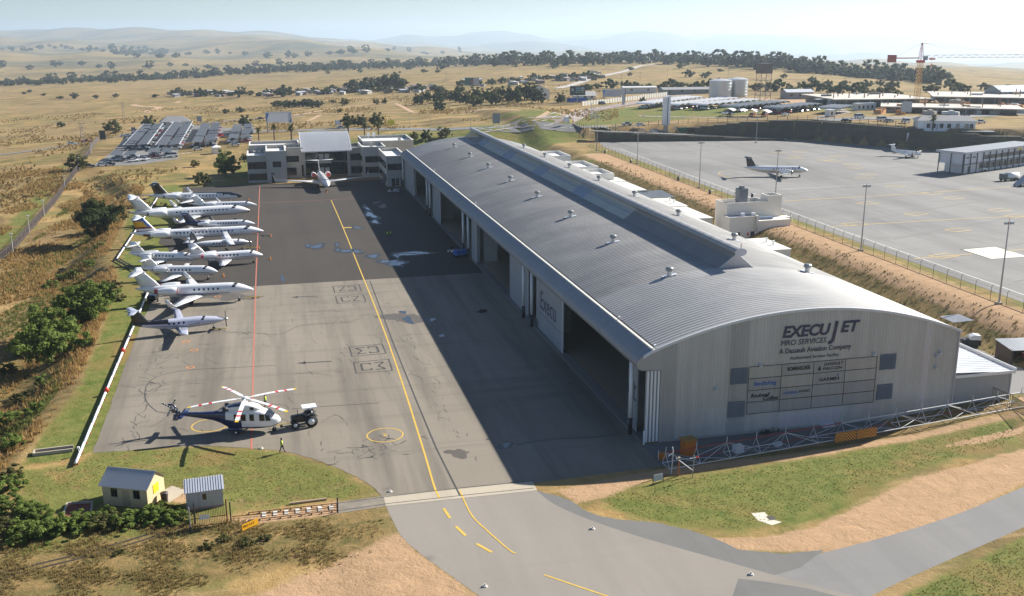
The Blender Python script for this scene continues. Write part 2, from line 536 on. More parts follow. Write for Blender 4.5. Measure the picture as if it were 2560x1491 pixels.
    def fac(ch, k=.55):
        a = maths(n, 'ADD', sep.outputs[ch], maths(n, 'MULTIPLY', maths(n, 'SUBTRACT', maths(n, 'ADD', maths(n, 'MULTIPLY', n1, .6), maths(n, 'MULTIPLY', n2, .4)), .5), 1.5))
        return maths(n, 'MULTIPLY', ramp(n, [(.36, (0, 0, 0)), (.62, (1, 1, 1))], a), maths(n, 'GREATER_THAN', sep.outputs[ch], .02))
    c = mix(n, fac('Red'), gold, gr)
    c = mix(n, fac('Blue'), c, ro)
    c = mix(n, fac('Green'), c, di)
    c = mix(n, maths(n, 'MULTIPLY', n4, .35), c, mix(n, .5, c, (.03, .03, .012)))
    scrub = ramp(n, [(.46, (0, 0, 0)), (.58, (1, 1, 1))], noise(n, v, .0016, 9, .66, .5))
    c = mix(n, maths(n, 'MULTIPLY', maths(n, 'MULTIPLY', scrub, att.outputs['Alpha']), .85), c, mix(n, ramp(n, [(.45, (0, 0, 0)), (.6, (1, 1, 1))], noise(n, v, .012, 6, .7)), (.05, .062, .04), (.15, .13, .075)))
    n.links.new(c, b.inputs['Base Color'])
    b.inputs['Roughness'].default_value = .95; b.inputs['Specular IOR Level'].default_value = .1
    hh = maths(n, 'ADD', maths(n, 'MULTIPLY', n1, .5), maths(n, 'MULTIPLY', n4, .18))
    bumpn(n, hh, .9, .5, b)
    me.materials.append(m)
    o = bpy.data.objects.new('ground', me); COL.objects.link(o)
    tag(o, 'golden veld and mown grass stretching to the hazy hills', kind='structure')


make_ground()


# far blue mountain ridges
def ridge(name, dist, pts, depth, mt):
    """pts: (photo column, crest level in photo rows); a ridge with a front and a back slope"""
    cols = np.arange(pts[0][0], pts[-1][0] + 1, 12)
    crest = np.interp(cols, [p[0] for p in pts], [p[1] for p in pts])
    mb = MB(); rows = []
    for k in range(9):
        f = k / 8.0
        row = []
        for i, (cx, cy) in enumerate(zip(cols, crest)):
            d = ray(cx, 82); az = math.atan2(d.x, d.y)
            top = CAMZ + (82 - cy) / FPX * dist * .97 + dist * (.0006 * math.sin(cx / 31.0) + .0003 * math.sin(cx / 11.0 + 1))
            dd = dist + (f - .5) * depth + 60 * math.sin(cx / 23.0 + f * 9)
            prof = math.sin(min(1, f / .5) * math.pi / 2) if f <= .5 else math.cos((f - .5) * math.pi)
            z = -470 + (top + 470) * max(0, prof) + (7 * math.sin(cx / 17 + f * 12) if .05 < f < .45 else 0)
            row.append((math.sin(az) * dd, math.cos(az) * dd, z))
        rows.append(row)
    nC = len(cols); vs = [p for r in rows for p in r]
    fs = [(r * nC + c, r * nC + c + 1, (r + 1) * nC + c + 1, (r + 1) * nC + c) for r in range(8) for c in range(nC - 1)]
    mb.add(vs, fs)
    return tag(mb.obj(name, mt, None, True), kind='structure')


HILLM = M('hill scrub', (.10, .095, .06), .95, var=.5, scale=.004)
ridge('hills_near', 20000, [(780, 112), (860, 104), (930, 97), (980, 93), (1010, 86), (1060, 90), (1130, 88), (1200, 80), (1270, 78), (1330, 86), (1400, 104), (1480, 98), (1560, 82), (1630, 80), (1690, 84), (1740, 100), (1810, 90), (1900, 86), (2000, 94), (2100, 112)], 5000, HILLM)
ridge('hills_middle', 14500, [(1200, 112), (1290, 102), (1340, 101), (1420, 112), (1500, 122), (1650, 126), (1800, 130), (1960, 135), (2060, 132), (2140, 130), (2200, 130), (2290, 144), (2400, 150), (2600, 152)], 3600, HILLM)
ridge('hills_far', 27000, [(1380, 98), (1500, 84), (1600, 82), (1700, 88), (1830, 86), (1960, 92), (2100, 90), (2300, 88), (2450, 96), (2600, 100)], 6000, HILLM)

# ================================================================== PAVEMENTS
def sheet(name, poly, z, mt, label=None):
    mb = MB(); mb.add([(x, y, z) for x, y in poly], [tuple(range(len(poly)))])
    # make it face up
    ar = sum(poly[i][0] * poly[(i + 1) % len(poly)][1] - poly[(i + 1) % len(poly)][0] * poly[i][1] for i in range(len(poly)))
    if ar < 0: mb.f = [tuple(reversed(mb.f[0]))]
    return tag(mb.obj(name, mt), label, kind='structure')


def wob(pts, step, amp, seed):
    r = random.Random(seed); out = []
    for x, y in densify(pts, step): out.append((x + r.uniform(-amp, amp), y + r.uniform(-amp, amp)))
    return out


left_edge = curve_pts([(-22.7, 118.3), (-22.9, 140), (-23.2, 161), (-23.1, 197)], 8)
gedge = curve_pts([(-22.7, 118.3), (-11.4, 117.6), (-4.3, 115.2), (-.2, 113), (4.7, 107.9), (8.2, 102.2), (9.4, 98.3)], 8)
AP = sheet('apron_concrete', [(41.3, 197.0), (41.3, 105.2), (93.0, 105.4), (93, 103.9), (64, 100.6), (41, 98.6), (25.7, 98.0)] + wob(gedge[::-1], 1.0, .08, 1)[:-1] + wob(left_edge, 1.5, .12, 2), .02, CONC)
aw = curve_pts([(-23.1, 197), (-23.3, 208), (-25.3, 214), (-25.6, 224), (-23.6, 228), (-24.6, 240), (-27, 246), (-27, 262), (-25, 268), (-26, 300), (-28, 336)], 6)
AS = sheet('apron_asphalt', wob(aw, 1.5, .15, 3) + [(-20, 337.5), (46, 337.5), (46, 330), (41.3, 330), (41.3, 197.0)], .024, ASPH)
sheet('gate_channel_slab', [(9.5, 96.3), (25.9, 96.1), (25.9, 98.4), (9.5, 98.6)], .026, CONCW)
taxiL = curve_pts([(9.6, 98), (9.5, 95.9), (10.4, 88.7), (12.9, 82.6), (15.3, 77.4), (18.5, 71), (24, 62), (33, 50)], 8)
taxiR = curve_pts([(25.8, 97.5), (25.8, 96.0), (27.3, 91.4), (31.8, 85.1), (38.8, 77.7), (46, 70.5), (56, 62), (70, 54)], 8)
TW = sheet('taxiway', wob(taxiL, 1.2, .06, 4) + taxiR[::-1], .012, TAXI)
sh_top = curve_pts(pxy([(1345, 1228), (1420, 1250), (1480, 1285), (1560, 1300), (1640, 1308), (1720, 1325), (1790, 1348), (1850, 1376)]), 5)
sheet('shoulder_strip', wob(sh_top, .8, .12, 6) + pxy([(1960, 1385), (2060, 1375), (2000, 1420), (1930, 1440)]) + [p for p in taxiR[::-1] if p[1] > 75 and p[1] < 96.2], .008, TAXI2)
rd_top = curve_pts(pxy([(1880, 1420), (1990, 1398), (2100, 1372), (2240, 1335), (2400, 1283), (2560, 1217), (2700, 1160)]), 5)
rd_bot = curve_pts(pxy([(2760, 1225), (2560, 1318), (2400, 1388), (2250, 1455), (2160, 1500)]), 5)
sheet('service_road', rd_top + rd_bot + pxy([(1950, 1500), (1870, 1440)]), .004, ROAD)
sheet('road_patch', pxy([(1846, 1447), (1920, 1456), (2020, 1472), (2110, 1496), (1830, 1496)]), .018, TAXI2)
sheet('gable_path', [(41.3, 98.6), (64, 100.6), (93, 103.9), (100, 105.2), (100, 108), (93.2, 107.5), (93.2, 105.4), (41.3, 105.1)], .022, TAXI2)
# upper apron on the right
ua_left = [(119.5, 60), (121, 120), (122.5, 200), (125.5, 290), (129, 380), (133, 398)]
sheet('upper_apron', ua_left + [(208, 384), (224, 379.5), (243, 338), (262, 326), (330, 300), (420, 260), (420, 60)], 4.02, RAPRON)
sheet('side_yard', [(86, 107), (100, 107), (104, 110), (104, 330), (86, 330)], 1.03, ROAD)


# ------------------------------------------------------------------ markings on the apron
def paint(name, pts, wd, z, mt, parent, closed=False):
    mb = MB()
    if closed: pts = pts + [pts[0]]
    strip(mb, pts, wd, z); return mb.obj(name, mt, parent)


YP = M('yellow line paint', (.62, .40, .06), .7, var=.3, scale=2)
RP = M('red line paint', (.46, .15, .10), .7, var=.3, scale=2)
WP = M('white line paint', (.62, .61, .57), .7, var=.3, scale=1)
KP = M('black line paint', (.055, .053, .05), .75, var=.3, scale=1)
yl = curve_pts([tuple(PZ(a, b)[:2]) for a, b in [(828, 501), (857, 568), (890, 650), (950, 800), (1003, 950), (1056, 1117), (1085, 1215), (1099, 1246)]], 6)
paint('yellow_line', yl, .22, .034, YP, AP)
paint('dark_seal_line', pxy([(925, 703), (980, 850), (1040, 1000), (1090, 1120), (1150, 1240)]), .2, .033, KP, AP)
tw = curve_pts(pxy([(1150, 1226), (1157, 1245), (1180, 1290), (1215, 1325), (1272, 1375), (1290, 1385)]), 6)
paint('yellow_line', tw, .16, .034, YP, TW)
for a, b in (((1109, 1272), (1125, 1296)), ((1140, 1317), (1164, 1340)), ((1191, 1360), (1230, 1382))):
    paint('yellow_dash', pxy([a, b]), .3, .03, YP, TW)
paint('yellow_line', curve_pts(pxy([(1360, 1438), (1410, 1455), (1460, 1472), (1520, 1492), (1580, 1512)]), 4), .18, .03, YP, TW)
paint('red_line', [(-4.0, 333.5), (-4.2, 260), (-4.4, 202), (-4.45, 150), (-4.4, 114.9)], .22, .034, RP, AS)
paint('red_line', pxy([(651, 508.5), (930, 495)]), .18, .036, RP, AS)
paint('yellow_bar', pxy([(857, 570), (879, 569.5)]), .9, .036, YP, AS)
ring = [tuple((Vector((11.6, 115.5)) + Vector((math.cos(t), math.sin(t))) * 2.2)[:2]) for t in np.linspace(0, 2 * math.pi, 41)[:-1]]
paint('yellow_circle', ring, .16, .034, YP, AP, True)
text('2', 1.3, YP, AP, (11.25, 115.1, .034), name='stand_number', ext=.002)
ring = [tuple((Vector((-9.6, 124.0)) + Vector((math.cos(t), math.sin(t))) * 2.2)[:2]) for t in np.linspace(0, 2 * math.pi, 41)[:-1]]
paint('yellow_circle', ring, .16, .034, YP, AP, True)
for px, py in ((463, 808), (465, 855), (486, 876), (476, 919), (545, 742)):
    p = PZ(px, py)
    rg = [(p.x + .55 * math.cos(t), p.y + .55 * math.sin(t)) for t in np.linspace(0, 2 * math.pi, 19)[:-1]]
    paint('orange_circle', rg, .16, .034, M('orange line paint', (.7, .25, .06), .7), AP, True)


GLY = {'C': [[(.95, .8), (.95, 1), (.1, 1), (.1, 0), (.95, 0), (.95, .2)]], '2': [[(.05, 1), (.9, 1), (.1, 0), (.95, 0)]], '3': [[(.05, 1), (.95, 1), (.4, .5), (.95, 0), (.05, 0)]]}


def stencil(body, px4, rot):
    """black outlined stand letters of straight strokes; px4: photo corners tl, tr, br, bl"""
    tl, tr, br, bl = [PZ(*c) for c in px4]
    for a, b in ((tl, tr), (tr, br), (br, bl), (bl, tl)): paint('box_line', [tuple(a[:2]), tuple(b[:2])], .2, .034, KP, AP)

    def at(u, v):
        if rot: u, v = 1 - u, 1 - v
        return tuple((bl.lerp(br, u).lerp(tl.lerp(tr, u), v))[:2])
    for k, ch in enumerate(body):
        mb = MB()
        for st_ in GLY[ch]:
            for p, q in zip(st_[:-1], st_[1:]):
                strip(mb, [at(.16 + k * .38 + p[0] * .3, .2 + p[1] * .6), at(.16 + k * .38 + q[0] * .3, .2 + q[1] * .6)], .3, .0345 + .0004 * k)
        mb.obj('stand_letter', KP, AP)


stencil('C2', [(832, 716), (898, 712), (904, 729), (837, 733)], True)
stencil('C2', [(839, 741), (908, 737), (915, 755), (844, 760)], False)
stencil('C3', [(873, 868), (955, 861), (965, 884), (880, 892)], True)
stencil('C3', [(884, 907), (972, 899), (981, 927), (891, 934)], False)
for a, b in (((795, 741), (727, 744)), ((829, 904), (742, 909))):
    p0, p1 = PZ(*a), PZ(*b); d = (p1 - p0).normalized(); nn = Vector((-d.y, d.x, 0))
    mb = MB(); mb.quad(*[(v.x, v.y, .034) for v in (p0 + nn * .2, p0 - nn * .2, p1 - d * 1.0 - nn * .2, p1 - d * 1.0 + nn * .2)])
    mb.add([(v.x, v.y, .034) for v in (p1, p1 - d * 1.3 + nn * .7, p1 - d * 1.3 - nn * .7)], [(0, 1, 2)])
    mb.obj('arrow', KP, AP)
# long thin seal lines and cracks
mb = MB()
for L in ([(365, 968), (362, 990), (370, 1010), (392, 1030)], [(365, 968), (380, 950), (410, 937), (470, 926), (560, 921), (690, 914)], [(392, 1030), (470, 1042)],
          [(730, 1023), (810, 1017), (950, 1008)], [(620, 832), (700, 836), (757, 814), (887, 806)], [(595, 838), (625, 830)], [(600, 830), (622, 838)], [(530, 830), (600, 832)]):
    strip(mb, curve_pts(pxy(L), 4), .13, .033)
mb.obj('seal_line', KP, AP)
mb = MB(); cr = random.Random(5)


def crack(x, y, ang, ln, wd):
    pts = [(x, y)]
    for _ in range(max(2, int(ln / .4))):
        ang += cr.uniform(-.4, .4); x += .4 * math.cos(ang); y += .4 * math.sin(ang); pts.append((x, y))
    strip(mb, pts, wd, .032)


for k in range(80): crack(cr.gauss(-18.5, .7), cr.uniform(120, 190), cr.gauss(1.6, .3), cr.uniform(1, 4), cr.uniform(.05, .1))
for k in range(44): crack(cr.gauss(9, 3.0), cr.gauss(111.5, 1.8), cr.uniform(0, 6.3), cr.uniform(.5, 2.2), cr.uniform(.06, .12))
for k in range(150): crack(cr.uniform(-21, 22), cr.uniform(117, 195), cr.gauss(1.57, .5), cr.uniform(.5, 3.5), cr.uniform(.035, .075))
for k in range(26): crack(cr.uniform(-20, 20), cr.uniform(118, 195), cr.gauss(0, .15), cr.uniform(2, 6), cr.uniform(.05, .09))
for k in range(26): crack(cr.gauss(20.4, .4), cr.uniform(105, 160), cr.gauss(1.6, .3), cr.uniform(.5, 1.6), cr.uniform(.05, .1))
tag(mb.obj('cracks', KP, AP), kind='stuff')
# markings on the upper apron
UA = bpy.data.objects['upper_apron']
for L in ([(1960, 503), (2260, 486), (2560, 465)], [(2075, 567), (2300, 553), (2560, 540)], [(2285, 647), (2430, 635)], [(2500, 628), (2560, 624)]):
    paint('yellow_line', pxy(L, 4.03), .3, 4.034, YP, UA)
paint('white_line', [(123.4, 70), (124.6, 120), (126.2, 200), (129.2, 290), (133, 372)], .25, 4.034, WP, UA)
for L in ([(1840, 395), (1930, 475), (2010, 470), (2300, 455)],): paint('white_line', curve_pts(pxy(L[1:], 4.03), 4), .2, 4.034, WP, UA)
for L in ([(1832, 425), (1802, 430), (1800, 437), (1830, 445), (1880, 446)],): paint('yellow_line', curve_pts(pxy(L, 4.03), 5), .2, 4.034, YP, UA)
wc = pxy([(2400, 622), (2486, 616), (2560, 648), (2472, 645)], 4.03)
wc = pxy([(2402, 624), (2488, 617), (2575, 642), (2478, 648)], 4.03)
mb = MB(); mb.add([(x, y, 4.034) for x, y in wc], [(3, 2, 1, 0)]); mb.obj('white_square', M('helipad paint', (.72, .68, .55), .7), UA)
paint('square_border', wc, .5, 4.038, KP, UA, True)
for px, py in ((2095, 390), (2080, 402), (2130, 411), (2000, 380), (1985, 396), (2140, 420), (2170, 436), (2240, 466), (2330, 484), (2385, 495), (2500, 525), (2540, 540), (2170, 508), (2290, 535), (2135, 560), (2395, 575), (2360, 640), (1946, 381), (1995, 390), (2065, 400), (2160, 445)):
    p = PZ(px, py, 4.03); a = .25
    q = [Vector((p.x, p.y, 0)) + Matrix.Rotation(a, 3, 'Z') @ Vector((sx * 2.6, sy * 1.5, 0)) for sx, sy in ((-1, -1), (1, -1), (1, 1), (-1, 1))]
    paint('stand_box', [tuple(v[:2]) for v in q], .3, 4.034, YP, UA, True)
mb = MB()
for k in range(16):
    y0 = 90 + k * 20
    strip(mb, [(127 + k * 1.0, y0), (300, y0 + 62)], .4, 4.028)
mb.obj('paver_joint', M('joint seal', (.14, .135, .13), .9), UA)

# puddles left by washing
WETK = M('damp asphalt', (.030, .027, .025), .45, var=.2, scale=1)
WATER = M('standing water', (.03, .035, .04), .03, var=.02, spec=.9)
WET = M('wet asphalt', (.105, .09, .072), .55, var=.2, scale=1)


def blotch(px, py, rx, ry, seed, z, name='puddle', mt=None, par=None):
    p = PZ(px, py); r = random.Random(seed); pts = []
    ph = [r.uniform(0, 6.28) for _ in range(5)]
    for k in range(40):
        t = 2 * math.pi * k / 40
        f = 1 + .3 * math.sin(2 * t + ph[0]) + .2 * math.sin(3 * t + ph[1]) + .16 * math.sin(5 * t + ph[2]) + .1 * math.sin(9 * t + ph[3]) + .06 * math.sin(14 * t + ph[4])
        pts.append((p.x + rx * f * math.cos(t), p.y + ry * f * math.sin(t), z))
    m_ = MB(); m_.add(pts, [tuple(range(40))]); o = m_.obj(name, mt or WATER, par); return o


for k, (px, py, rx, ry) in enumerate([(770, 615, .5, 1.0), (792, 617, 1.0, 2.2), (842, 612, .3, 1.5), (845, 625, .3, 1.6), (867, 628, 1.1, 1.5), (890, 629, 1.1, 1.3), (932, 641, 1.3, 1.2), (973, 655, 1.5, 1.6), (990, 660, 1.3, 2.0), (706, 697, .3, 3.0), (893, 570, .9, .9),
                                      (916, 520, .4, 3.4), (927, 538, .9, 4.2), (938, 555, .5, 3.0), (957, 516, .5, 2.2), (940, 507, .6, .8), (1015, 637, 1.8, 1.0), (1035, 632, 2.4, .8), (1063, 634, 1.6, .5), (990, 640, .5, 1.2), (1205, 779, 1.1, 1.0), (1105, 840, .35, .9), (1081, 800, .5, .7), (1265, 1114, .5, .6), (1020, 800, .9, 1.8), (1008, 781, .5, 1.1)]):
    blotch(px, py, rx, ry, k, .036, par=AS if py < 690 else AP)
    if py < 690: blotch(px, py, rx * 1.5 + .25, ry * 1.5 + .3, k, .0352 + .00001 * k, 'damp_stain', WETK, AS)
for k, (px, py, rx, ry) in enumerate([(1005, 795, 2.9, 3.4), (1055, 800, 2.0, 2.0), (1145, 1134, 1.4, 1.1), (1265, 1114, 1.0, 1.0), (520, 742, 6, 2.2), (600, 745, 3, 2)]):
    blotch(px, py, rx, ry, 40 + k, .030 + .0004 * k, 'damp_stain', WET, AP)
tag(strip(MB(), curve_pts(pxy([(1290, 1113), (1340, 1104), (1400, 1098), (1480, 1094), (1550, 1085)]), 5), .5, .031).obj('damp_stain', WET, AP))

# ================================================================== HANGAR
HX0, HX1, HY0, HY1 = 41.2, 84.2, 105.5, 321.6


def zroof(x):
    return 11.2 + 4.2 * (1 - ((x - 62.7) / 21.4) ** 2)


def sheetmetal(name, col, rough=.42, metal=.35, streak=.25, axis=0, sc=.8):
    m, n, b = nodes(name); v = objco(n)
    s = (sc, .03, .03) if axis == 0 else ((.03, sc, .03) if axis == 1 else (.05, .05, sc))
    a = noise(n, mapping(n, v, s), 1.0, 5, .65)
    d = noise(n, v, .12, 5, .6)
    f = noise(n, v, 1.7, 5, .7)
    c = mix(n, maths(n, 'MULTIPLY', ramp(n, [(.35, (0, 0, 0)), (.7, (1, 1, 1))], a), streak), col, mul(col, .55))
    c = mix(n, maths(n, 'MULTIPLY', ramp(n, [(.45, (0, 0, 0)), (.68, (1, 1, 1))], d), streak), c, mul(col, 1.3))
    c = mix(n, maths(n, 'MULTIPLY', ramp(n, [(.6, (0, 0, 0)), (.75, (1, 1, 1))], f), .3), c, mul(col, .7))
    n.links.new(c, b.inputs['Base Color'])
    n.links.new(ramp(n, [(.3, (rough * .8,) * 3), (.7, (min(1, rough * 1.3),) * 3)], d), b.inputs['Roughness'])
    b.inputs['Metallic'].default_value = metal
    MATS[name] = m
    return m


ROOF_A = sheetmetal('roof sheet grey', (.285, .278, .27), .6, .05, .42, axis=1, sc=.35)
ROOF_B = sheetmetal('roof sheet pale', (.37, .365, .355), .5, .12, axis=1, sc=.5)  # paler grey; on the roof ends its tone stands for glint and sky reflection
CLAD = sheetmetal('wall cladding', (.50, .475, .445), .6, .04, .4)
CLAD_D = sheetmetal('wall cladding dark', (.38, .37, .36), .5, .15, .3)
CLAD_L = sheetmetal('wall cladding light', (.56, .52, .53), .5, .1, .25)
FASC = sheetmetal('fascia sheet', (.30, .30, .305), .45, .25, .2, axis=1)
DOORM = sheetmetal('door sheet', (.42, .43, .44), .5, .15, .2, axis=1)
TRANS = M('translucent sheeting', (.52, .53, .47), .4, var=.2, scale=.6)
TRANSB = M('blue translucent sheeting', (.30, .38, .48), .4, var=.2, scale=.6)
WINT = M('interior wall', (.42, .41, .38), .8)

hangar = thing('hangar', 'huge grey corrugated hangar with arched roof and ridge vent beside the apron', 'hangar')
# roof with real ribs running over the arch
xs = np.linspace(43.0, HX1, 34); pitch = .76
ys = [HY0 - .15]; zs = [0.0]; y = HY0
while y < HY1:
    ys += [y + .10, y + .16, y + .30, y + .36]; zs += [0, .055, .055, 0]; y += pitch
ys.append(HY1 + .1); zs.append(0)
ys = np.array(ys); zs = np.array(zs)
X, Y = np.meshgrid(xs, ys); Z = zroof(X) + zs[:, None]
nx, ny = len(xs), len(ys)
mb = MB(); mb.v = [tuple(p) for p in np.stack([X, Y, Z], -1).reshape(-1, 3)]
mb.f = [(r * nx + c, r * nx + c + 1, (r + 1) * nx + c + 1, (r + 1) * nx + c) for r in range(ny - 1) for c in range(nx - 1)]
mb.m = [1 if (ys[r] < 128.6 or ys[r] > 299.5) else 0 for r in range(ny - 1) for c in range(nx - 1)]  # paler end bands: newer sheets, with glint and sky reflection put in the colour
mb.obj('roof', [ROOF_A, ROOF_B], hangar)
# soffit closing the roof from below
mb = MB(); n_ = 20
for i in range(n_):
    a, b2 = 43 + (HX1 - 43) * i / n_, 43 + (HX1 - 43) * (i + 1) / n_
    mb.quad((a, HY0, zroof(a) - .25), (a, HY1, zroof(a) - .25), (b2, HY1, zroof(b2) - .25), (b2, HY0, zroof(b2) - .25))
mb.obj('ceiling_lining', M('ceiling lining', (.17, .17, .165), .8), hangar)
# edge trim along the near arch
mb = MB()
for i in range(40):
    a, b2 = 41.2 + (HX1 - 41.0) * i / 40, 41.2 + (HX1 - 41.0) * (i + 1) / 40
    za, zb = (min(zroof(a), 11.62 if a < 42.4 else 99), min(zroof(b2), 11.62 if b2 < 42.4 else 99))
    if a < 42.3: za = 11.0 + (a - 41.2) * .5
    if b2 < 42.3: zb = 11.0 + (b2 - 41.2) * .5
    mb.add([(a, HY0 - .22, za - .2), (b2, HY0 - .22, zb - .2), (b2, HY0 - .22, zb + .13), (a, HY0 - .22, za + .13), (a, HY0 + .02, za + .13), (b2, HY0 + .02, zb + .13)], [(0, 1, 2, 3), (3, 2, 5, 4)])
mb.obj('verge_trim', M('pale trim', (.62, .63, .64), .4), hangar)
# fascia: ribbed slope and bullnose
prof = [(42.45, 11.62), (42.0, 11.42), (41.5, 11.18), (41.1, 10.95), (40.78, 10.68), (40.56, 10.35), (40.5, 10.0), (40.6, 9.68), (40.85, 9.42), (41.2, 9.27), (41.6, 9.22), (43.4, 9.2)]
ysf = [HY0]; y = HY0
rib = [0.0]
while y < HY1: ysf += [y + .15, y + .19, y + .26, y + .30]; rib += [0, .03, .03, 0]; y += .34
mb = MB(); npf = len(prof)
for yy, rb in zip(ysf, rib):
    for k, (px_, pz_) in enumerate(prof):
        kk = rb if k < 9 else 0
        mb.v.append((px_ - kk * .6, yy, pz_ + kk * .6))
mb.f = [(r * npf + c, (r + 1) * npf + c, (r + 1) * npf + c + 1, r * npf + c + 1) for r in range(len(ysf) - 1) for c in range(npf - 1)]
mb.m = [0] * len(mb.f)
mb.obj('fascia', FASC, hangar, False)
MB().box(42.45, 42.78, HY0, HY1, 11.5, 11.82).obj('gutter_cap', M('cream trim', (.66, .64, .58), .5), hangar)
MB().box(42.79, 43.02, HY0 + .02, HY1, 11.2, 11.38).obj('gutter', M('gutter black', (.015, .015, .015), .8), hangar)
for yy in (118.6, 106.0, 212.0, 268.0): MB().tube((42.9, yy, 11.3), (42.9, yy, 12.1), .06).obox((42.9, yy, 12.15), (.25, .25, .2)).obj('gutter_lamp', WHITE, hangar)


# gable wall, vertical ribs, near end and far end
def gable(yy, sgn, name):
    mb = MB(); x = 43.55 if sgn < 0 else 41.5; p = .42
    while x < HX1 - .05:
        seg = [(x, 0), (x + .12, 0), (x + .17, .035), (x + .36, .035), (x + p, 0)]
        for (a, da), (b2, db) in zip(seg[:-1], seg[1:]):
            b2 = min(b2, HX1); a = min(a, HX1)
            mi = 0
            if 52.2 < x < 54.8: mi = 1
            elif x < 45.6 and x > 43.5: mi = 1
            elif 79.0 < x < 80.0: mi = 2
            if sgn < 0 and 59.5 < x < 67.5:
                # patched pale strip at the foot
                mb.quad((a, yy + sgn * da, -.1), (b2, yy + sgn * db, -.1), (b2, yy + sgn * db, 2.2), (a, yy + sgn * da, 2.2), 2)
                mb.quad((a, yy + sgn * da, 2.2), (b2, yy + sgn * db, 2.2), (b2, yy + sgn * db, zroof(b2) - .05), (a, yy + sgn * da, zroof(a) - .05), mi)
            else:
                mb.quad((a, yy + sgn * da, -.1), (b2, yy + sgn * db, -.1), (b2, yy + sgn * db, zroof(max(b2, 41.4)) - .05), (a, yy + sgn * da, zroof(max(a, 41.4)) - .05), mi)
        x += p
    return mb.obj(name, [CLAD, CLAD_D, CLAD_L], hangar)


gable(HY0, -1, 'gable_wall'); gable(HY1, 1, 'gable_wall')
mb = MB()   # cheek over the door stack
mb.add([(41.1, HY0 - .02, 10.95), (40.78, HY0 - .02, 10.68), (40.56, HY0 - .02, 10.35), (40.5, HY0 - .02, 10.0), (40.6, HY0 - .02, 9.68), (40.85, HY0 - .02, 9.42), (41.2, HY0 - .02, 9.27), (43.6, HY0 - .02, 9.2), (43.6, HY0 - .02, 11.95), (42.45, HY0 - .02, 11.6)], [tuple(range(9, -1, -1))])
mb.obj('fascia_end', CLAD_D, hangar)
MB().box(43.5, HX1, HY0 - .25, HY0 - .08, -.2, .22).obj('plinth', M('plinth concrete', (.36, .35, .33), .9), hangar)
for x in (41.85, 42.3, 42.75, 43.2):
    MB().box(x, x + .22, HY0 - .12, HY0 + .1, .12, 9.15).obj('door_edge', WHITE, hangar)
MB().box(41.75, 43.5, HY0 + .12, HY0 + .2, .0, 9.2).obj('door_backing', CLAD_D, hangar)
MB().tube((41.55, HY0 - .4, 0), (41.55, HY0 - .4, 1.75), .12).obj('corner_bollard', WHITE, hangar)
# right-hand side wall
MB().box(HX1 - .15, HX1, HY0 + .1, HY1 - .1, 0, 11.15).obj('side_wall', CLAD, hangar)
MB().tube((84.1, HY0 - .12, .8), (84.1, HY0 - .12, 11.3), .1).obj('downpipe', CLAD_L, hangar)
# floor, inner walls and partitions
MB().box(41.3, 83.9, HY0 + .25, HY1 - .2, -.3, .035).obj('floor', FLOORM, hangar)
MB().box(41.35, 42.9, HY0 + .25, HY1 - .3, .036, .05).obj('door_track', M('track concrete', (.25, .235, .215), .9), hangar)
mb = MB()
for x in (41.8, 42.1, 42.4, 42.7): mb.box(x - .03, x + .03, HY0 + .3, HY1 - .4, .05, .065)
mb.obj('rail', DARK, hangar)
MB().box(83.6, 83.9, HY0 + .3, HY1 - .3, .04, 10.9).obj('inner_wall', WINT, hangar)
for yy in (159.5, 214.6, 267.5):
    MB().box(43.6, 46.6, yy - 7.5, yy - 7.2, .04, 9.6).obj('inner_panel', WINT, hangar)
    MB().box(43.2, 43.6, yy - 2.2, yy + 2.2, .0, 9.2).obj('pier_wall', CLAD, hangar)
# columns
BLK = M('black column foot', (.014, .014, .015), .5)
for yy in (108.7, 156.8, 162.4, 212.0, 217.8, 265.6, 270.4, 320.6):
    c = MB().tube((41.1, yy, 2.15), (41.1, yy, 9.4), .27, n=14).obj('column', WHITE, hangar, True)
    MB().tube((41.1, yy, 0.0), (41.1, yy, 2.15), .275, n=14).obj('column_foot', BLK, c, True)


# door leaves
def leaf(y0, y1, x, edge=True):
    mb = MB(); yy = y0
    while yy < y1 - .01:
        y2 = min(yy + .5, y1)
        mb.box(x, x + .1, yy, y2, .07, 9.25)
        mb.box(x - .03, x, yy, min(yy + .12, y1), .07, 9.25)
        yy = y2
    o = mb.obj('door_leaf', DOORM, hangar)
    if edge:
        MB().box(x - .06, x + .16, y0 - .18, y0 - .002, .07, 9.25).obj('leaf_edge', WHITE, o)
    return o


LET = M('door lettering', (.10, .11, .13), .6)
lf = leaf(141.6, 155.9, 42.0)
text('Execu', 4.4, LET, lf, (41.93, 154.6, 3.9), (R(90), 0, R(-90)), name='lettering', sx=.92)
MB().box(41.95, 41.965, 142.2, 154.8, 3.0, 3.09).obj('lettering_rule', LET, lf)
lf = leaf(108.9, 112.0, 42.0, False)
text('et', 4.4, LET, lf, (41.93, 112.1, 3.9), (R(90), 0, R(-90)), name='lettering', sx=.8)
leaf(163.0, 176.0, 42.0); leaf(176.2, 178.0, 42.35)
for k, x in enumerate((41.75, 42.1, 42.45)):
    leaf(206.5 + k * .3, 211.5, x); leaf(253 + k * 2.6, 264.8, x); leaf(301 + k * .3, 320.2, x)
leaf(163.2, 170, 42.75)


# ridge monitor
def zmon(x):
    return zroof(x) + .02


